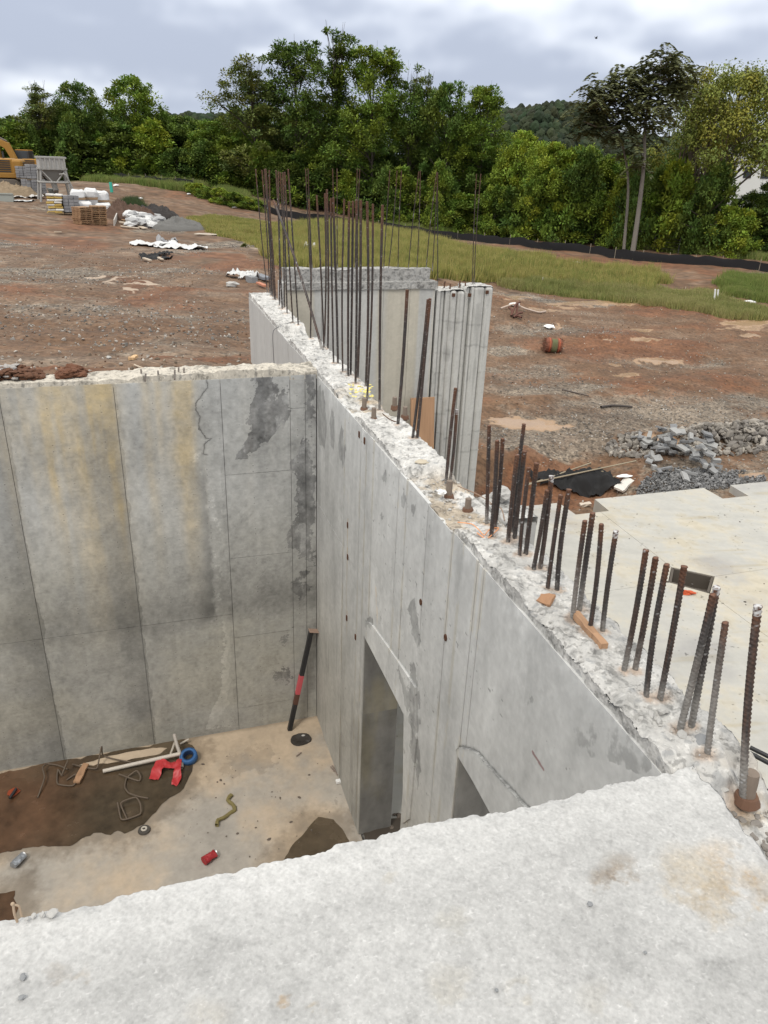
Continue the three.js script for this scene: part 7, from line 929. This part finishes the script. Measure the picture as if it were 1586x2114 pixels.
  const n0 = n; for (let x = -20; x < 1640; x += 60) { const y = ey(x) - 16, D = mix(86, 67, ss(100, 1300, x)) + q() * 3, h = (x < 520 ? 85 : x < 1020 ? 130 : x < 1440 ? 120 : 78) + q() * 50; plant(n % 2 ? 'maple' : 'round', `leafy understory tree behind the front shrubs, ${ordw(n - n0)} from the left`, x + (q() - 0.5) * 30, y, D, y - h, 110 + q() * 40, [mDark, mDark, mMid][n % 3], 'tree', 'understory trees of the wood', mBark, q() * 6); n++; }
  // low bushes by the left silt fence
  [[410, 404, 376, 50], [432, 412, 384, 46], [455, 420, 386, 54], [482, 426, 394, 56], [508, 430, 404, 50], [530, 434, 410, 40], [395, 396, 376, 36]].forEach(([x, y, t, w], i) => { const g = G(x, y), D = Math.hypot(g.x - CAM.pos.x, g.z - CAM.pos.z); plant('shrub', ['low bright bush before the wood, fourth of the seven by the short silt fence', 'low bush before the wood, fifth of the seven by the short silt fence', 'low bright bush before the wood, sixth of seven by the short silt fence', 'low bush before the wood, seventh of seven, towards the long silt fence', 'low bright bush at the start of the long black silt fence', 'small low bush behind the start of the long black silt fence', 'leftmost low bush at the right end of the short silt fence'][i], x, y, D, t, w, i % 2 ? mMid : mBright, 'shrub', null, mBark, i); });
  [[548, 513, 495, 22], [505, 510, 498, 20], [1600, 600, 575, 40]].forEach(([x, y, t, w], i) => { const g = G(x, y), D = Math.hypot(g.x - CAM.pos.x, g.z - CAM.pos.z); plant('shrubB', ['small grey green weed left of the far rebar bunch', 'small weed beside the gravel at the field edge', 'weedy clump at the right picture edge'][i], x, y, D, t, w, mOlive, 'shrub', null, mBark, i); });
}
{ // wooded hills far off
  const hill = (px, D, topPy, w, d, seed, name) => { const b = PD(px, 340, D), t = PD(px, topPy, D), g = new THREE.PlaneGeometry(2 * w, 2 * d, 260, 90); g.rotateX(-Math.PI / 2); const p = g.attributes.position, h = t.y + 12; for (let i = 0; i < p.count; i++) { const x = p.getX(i), z = p.getZ(i), u = x / w, v = z / d, q = Math.max(0, 1 - u * u - v * v), can = (nS(x, z, 6.5) * 1.6 + nS(x, z + 20, 13) * 1.6) * ss(0, 0.1, q); p.setY(i, h * Math.pow(q, 0.85) * (1 + 0.08 * nA(x + seed, z, w * 0.5)) + can - 14); } g.computeVertexNormals(); g.translate(b.x, 0, b.z); struct(name, g, M(0.011, 0.022, 0.012, 0.95));
    const r = rng(seed * 31), n = Math.round(w * 60), ig = flat(jitter(new THREE.IcosahedronGeometry(1, 2), 0.22, 0.5, seed)), im = new THREE.InstancedMesh(ig, new THREE.MeshStandardMaterial({ color: C(1, 1, 1), roughness: 0.95 }), n), m4 = new THREE.Matrix4(), c = new THREE.Color(), Q = new THREE.Quaternion(); let k = 0;
    for (let i = 0; i < n; i++) { const j = Math.floor(r() * p.count), y = p.getY(j); if (y < -8) continue; const s = 1.0 + r() * 1.5; Q.setFromEuler(new THREE.Euler(0, r() * 6, 0)); m4.compose(V(p.getX(j), y + s * 0.2, p.getZ(j)), Q, V(s * (0.9 + 0.4 * r()), s * (0.9 + 0.5 * r()), s)); im.setMatrixAt(k, m4); const f = 0.6 + 0.9 * r(), b = r(); im.setColorAt(k, c.setRGB((0.014 + 0.012 * b) * f, 0.030 * f, 0.011 * f)); k++; }
    im.count = k; im.name = numbered('hill_wood'); tag(im, 'dense dark green wood covering the far hill', 'wood', null, 'stuff'); im.castShadow = im.receiveShadow = true; scene.add(im); };
  hill(1098, 420, 207, 62, 60, 3, 'hill'); hill(1200, 520, 272, 120, 90, 7, 'hill'); hill(400, 520, 236, 95, 80, 9, 'hill'); hill(30, 560, 252, 120, 80, 5, 'hill'); hill(1560, 600, 268, 130, 90, 2, 'hill');
}
{ // white house behind the trees at right
  const o = thing('white_house', 'white house showing through the trees at the right', 'house', PD(1520, 372, 88)), mW = M(0.75, 0.75, 0.74, 0.7), mR = M(0.3, 0.29, 0.28, 0.9); o.position.y = PD(1520, 372, 88).y - 0.4;
  mesh('wall', box(9, 5.6, 5, 0, -0.7, 0), mW, o); mesh('wall', box(3.2, 1.4, 3, 1.2, 2.7, 0), mW, o); const rf = new THREE.CylinderGeometry(0.1, 2.6, 1.0, 4, 1); rf.rotateY(Math.PI / 4); rf.scale(1.1, 1, 0.9); rf.translate(1.2, 3.8, 0); mesh('roof', flat(rf), mR, o); mesh('roof', box(9.4, 0.15, 5.4, 0, 2.17, 0), M(0.6, 0.6, 0.6, 0.8), o); for (const x of [-3, -1, 1, 3]) { const f = mesh('window', box(0.9, 0.9, 0.06, x, 1.1, 2.52), M(0.03, 0.035, 0.04, 0.2), o); } for (const x of [0.4, 2.0]) mesh('window', box(0.6, 0.7, 0.06, x, 2.75, 1.52), M(0.03, 0.035, 0.04, 0.2), o);
}
renderer.render(scene, camera);
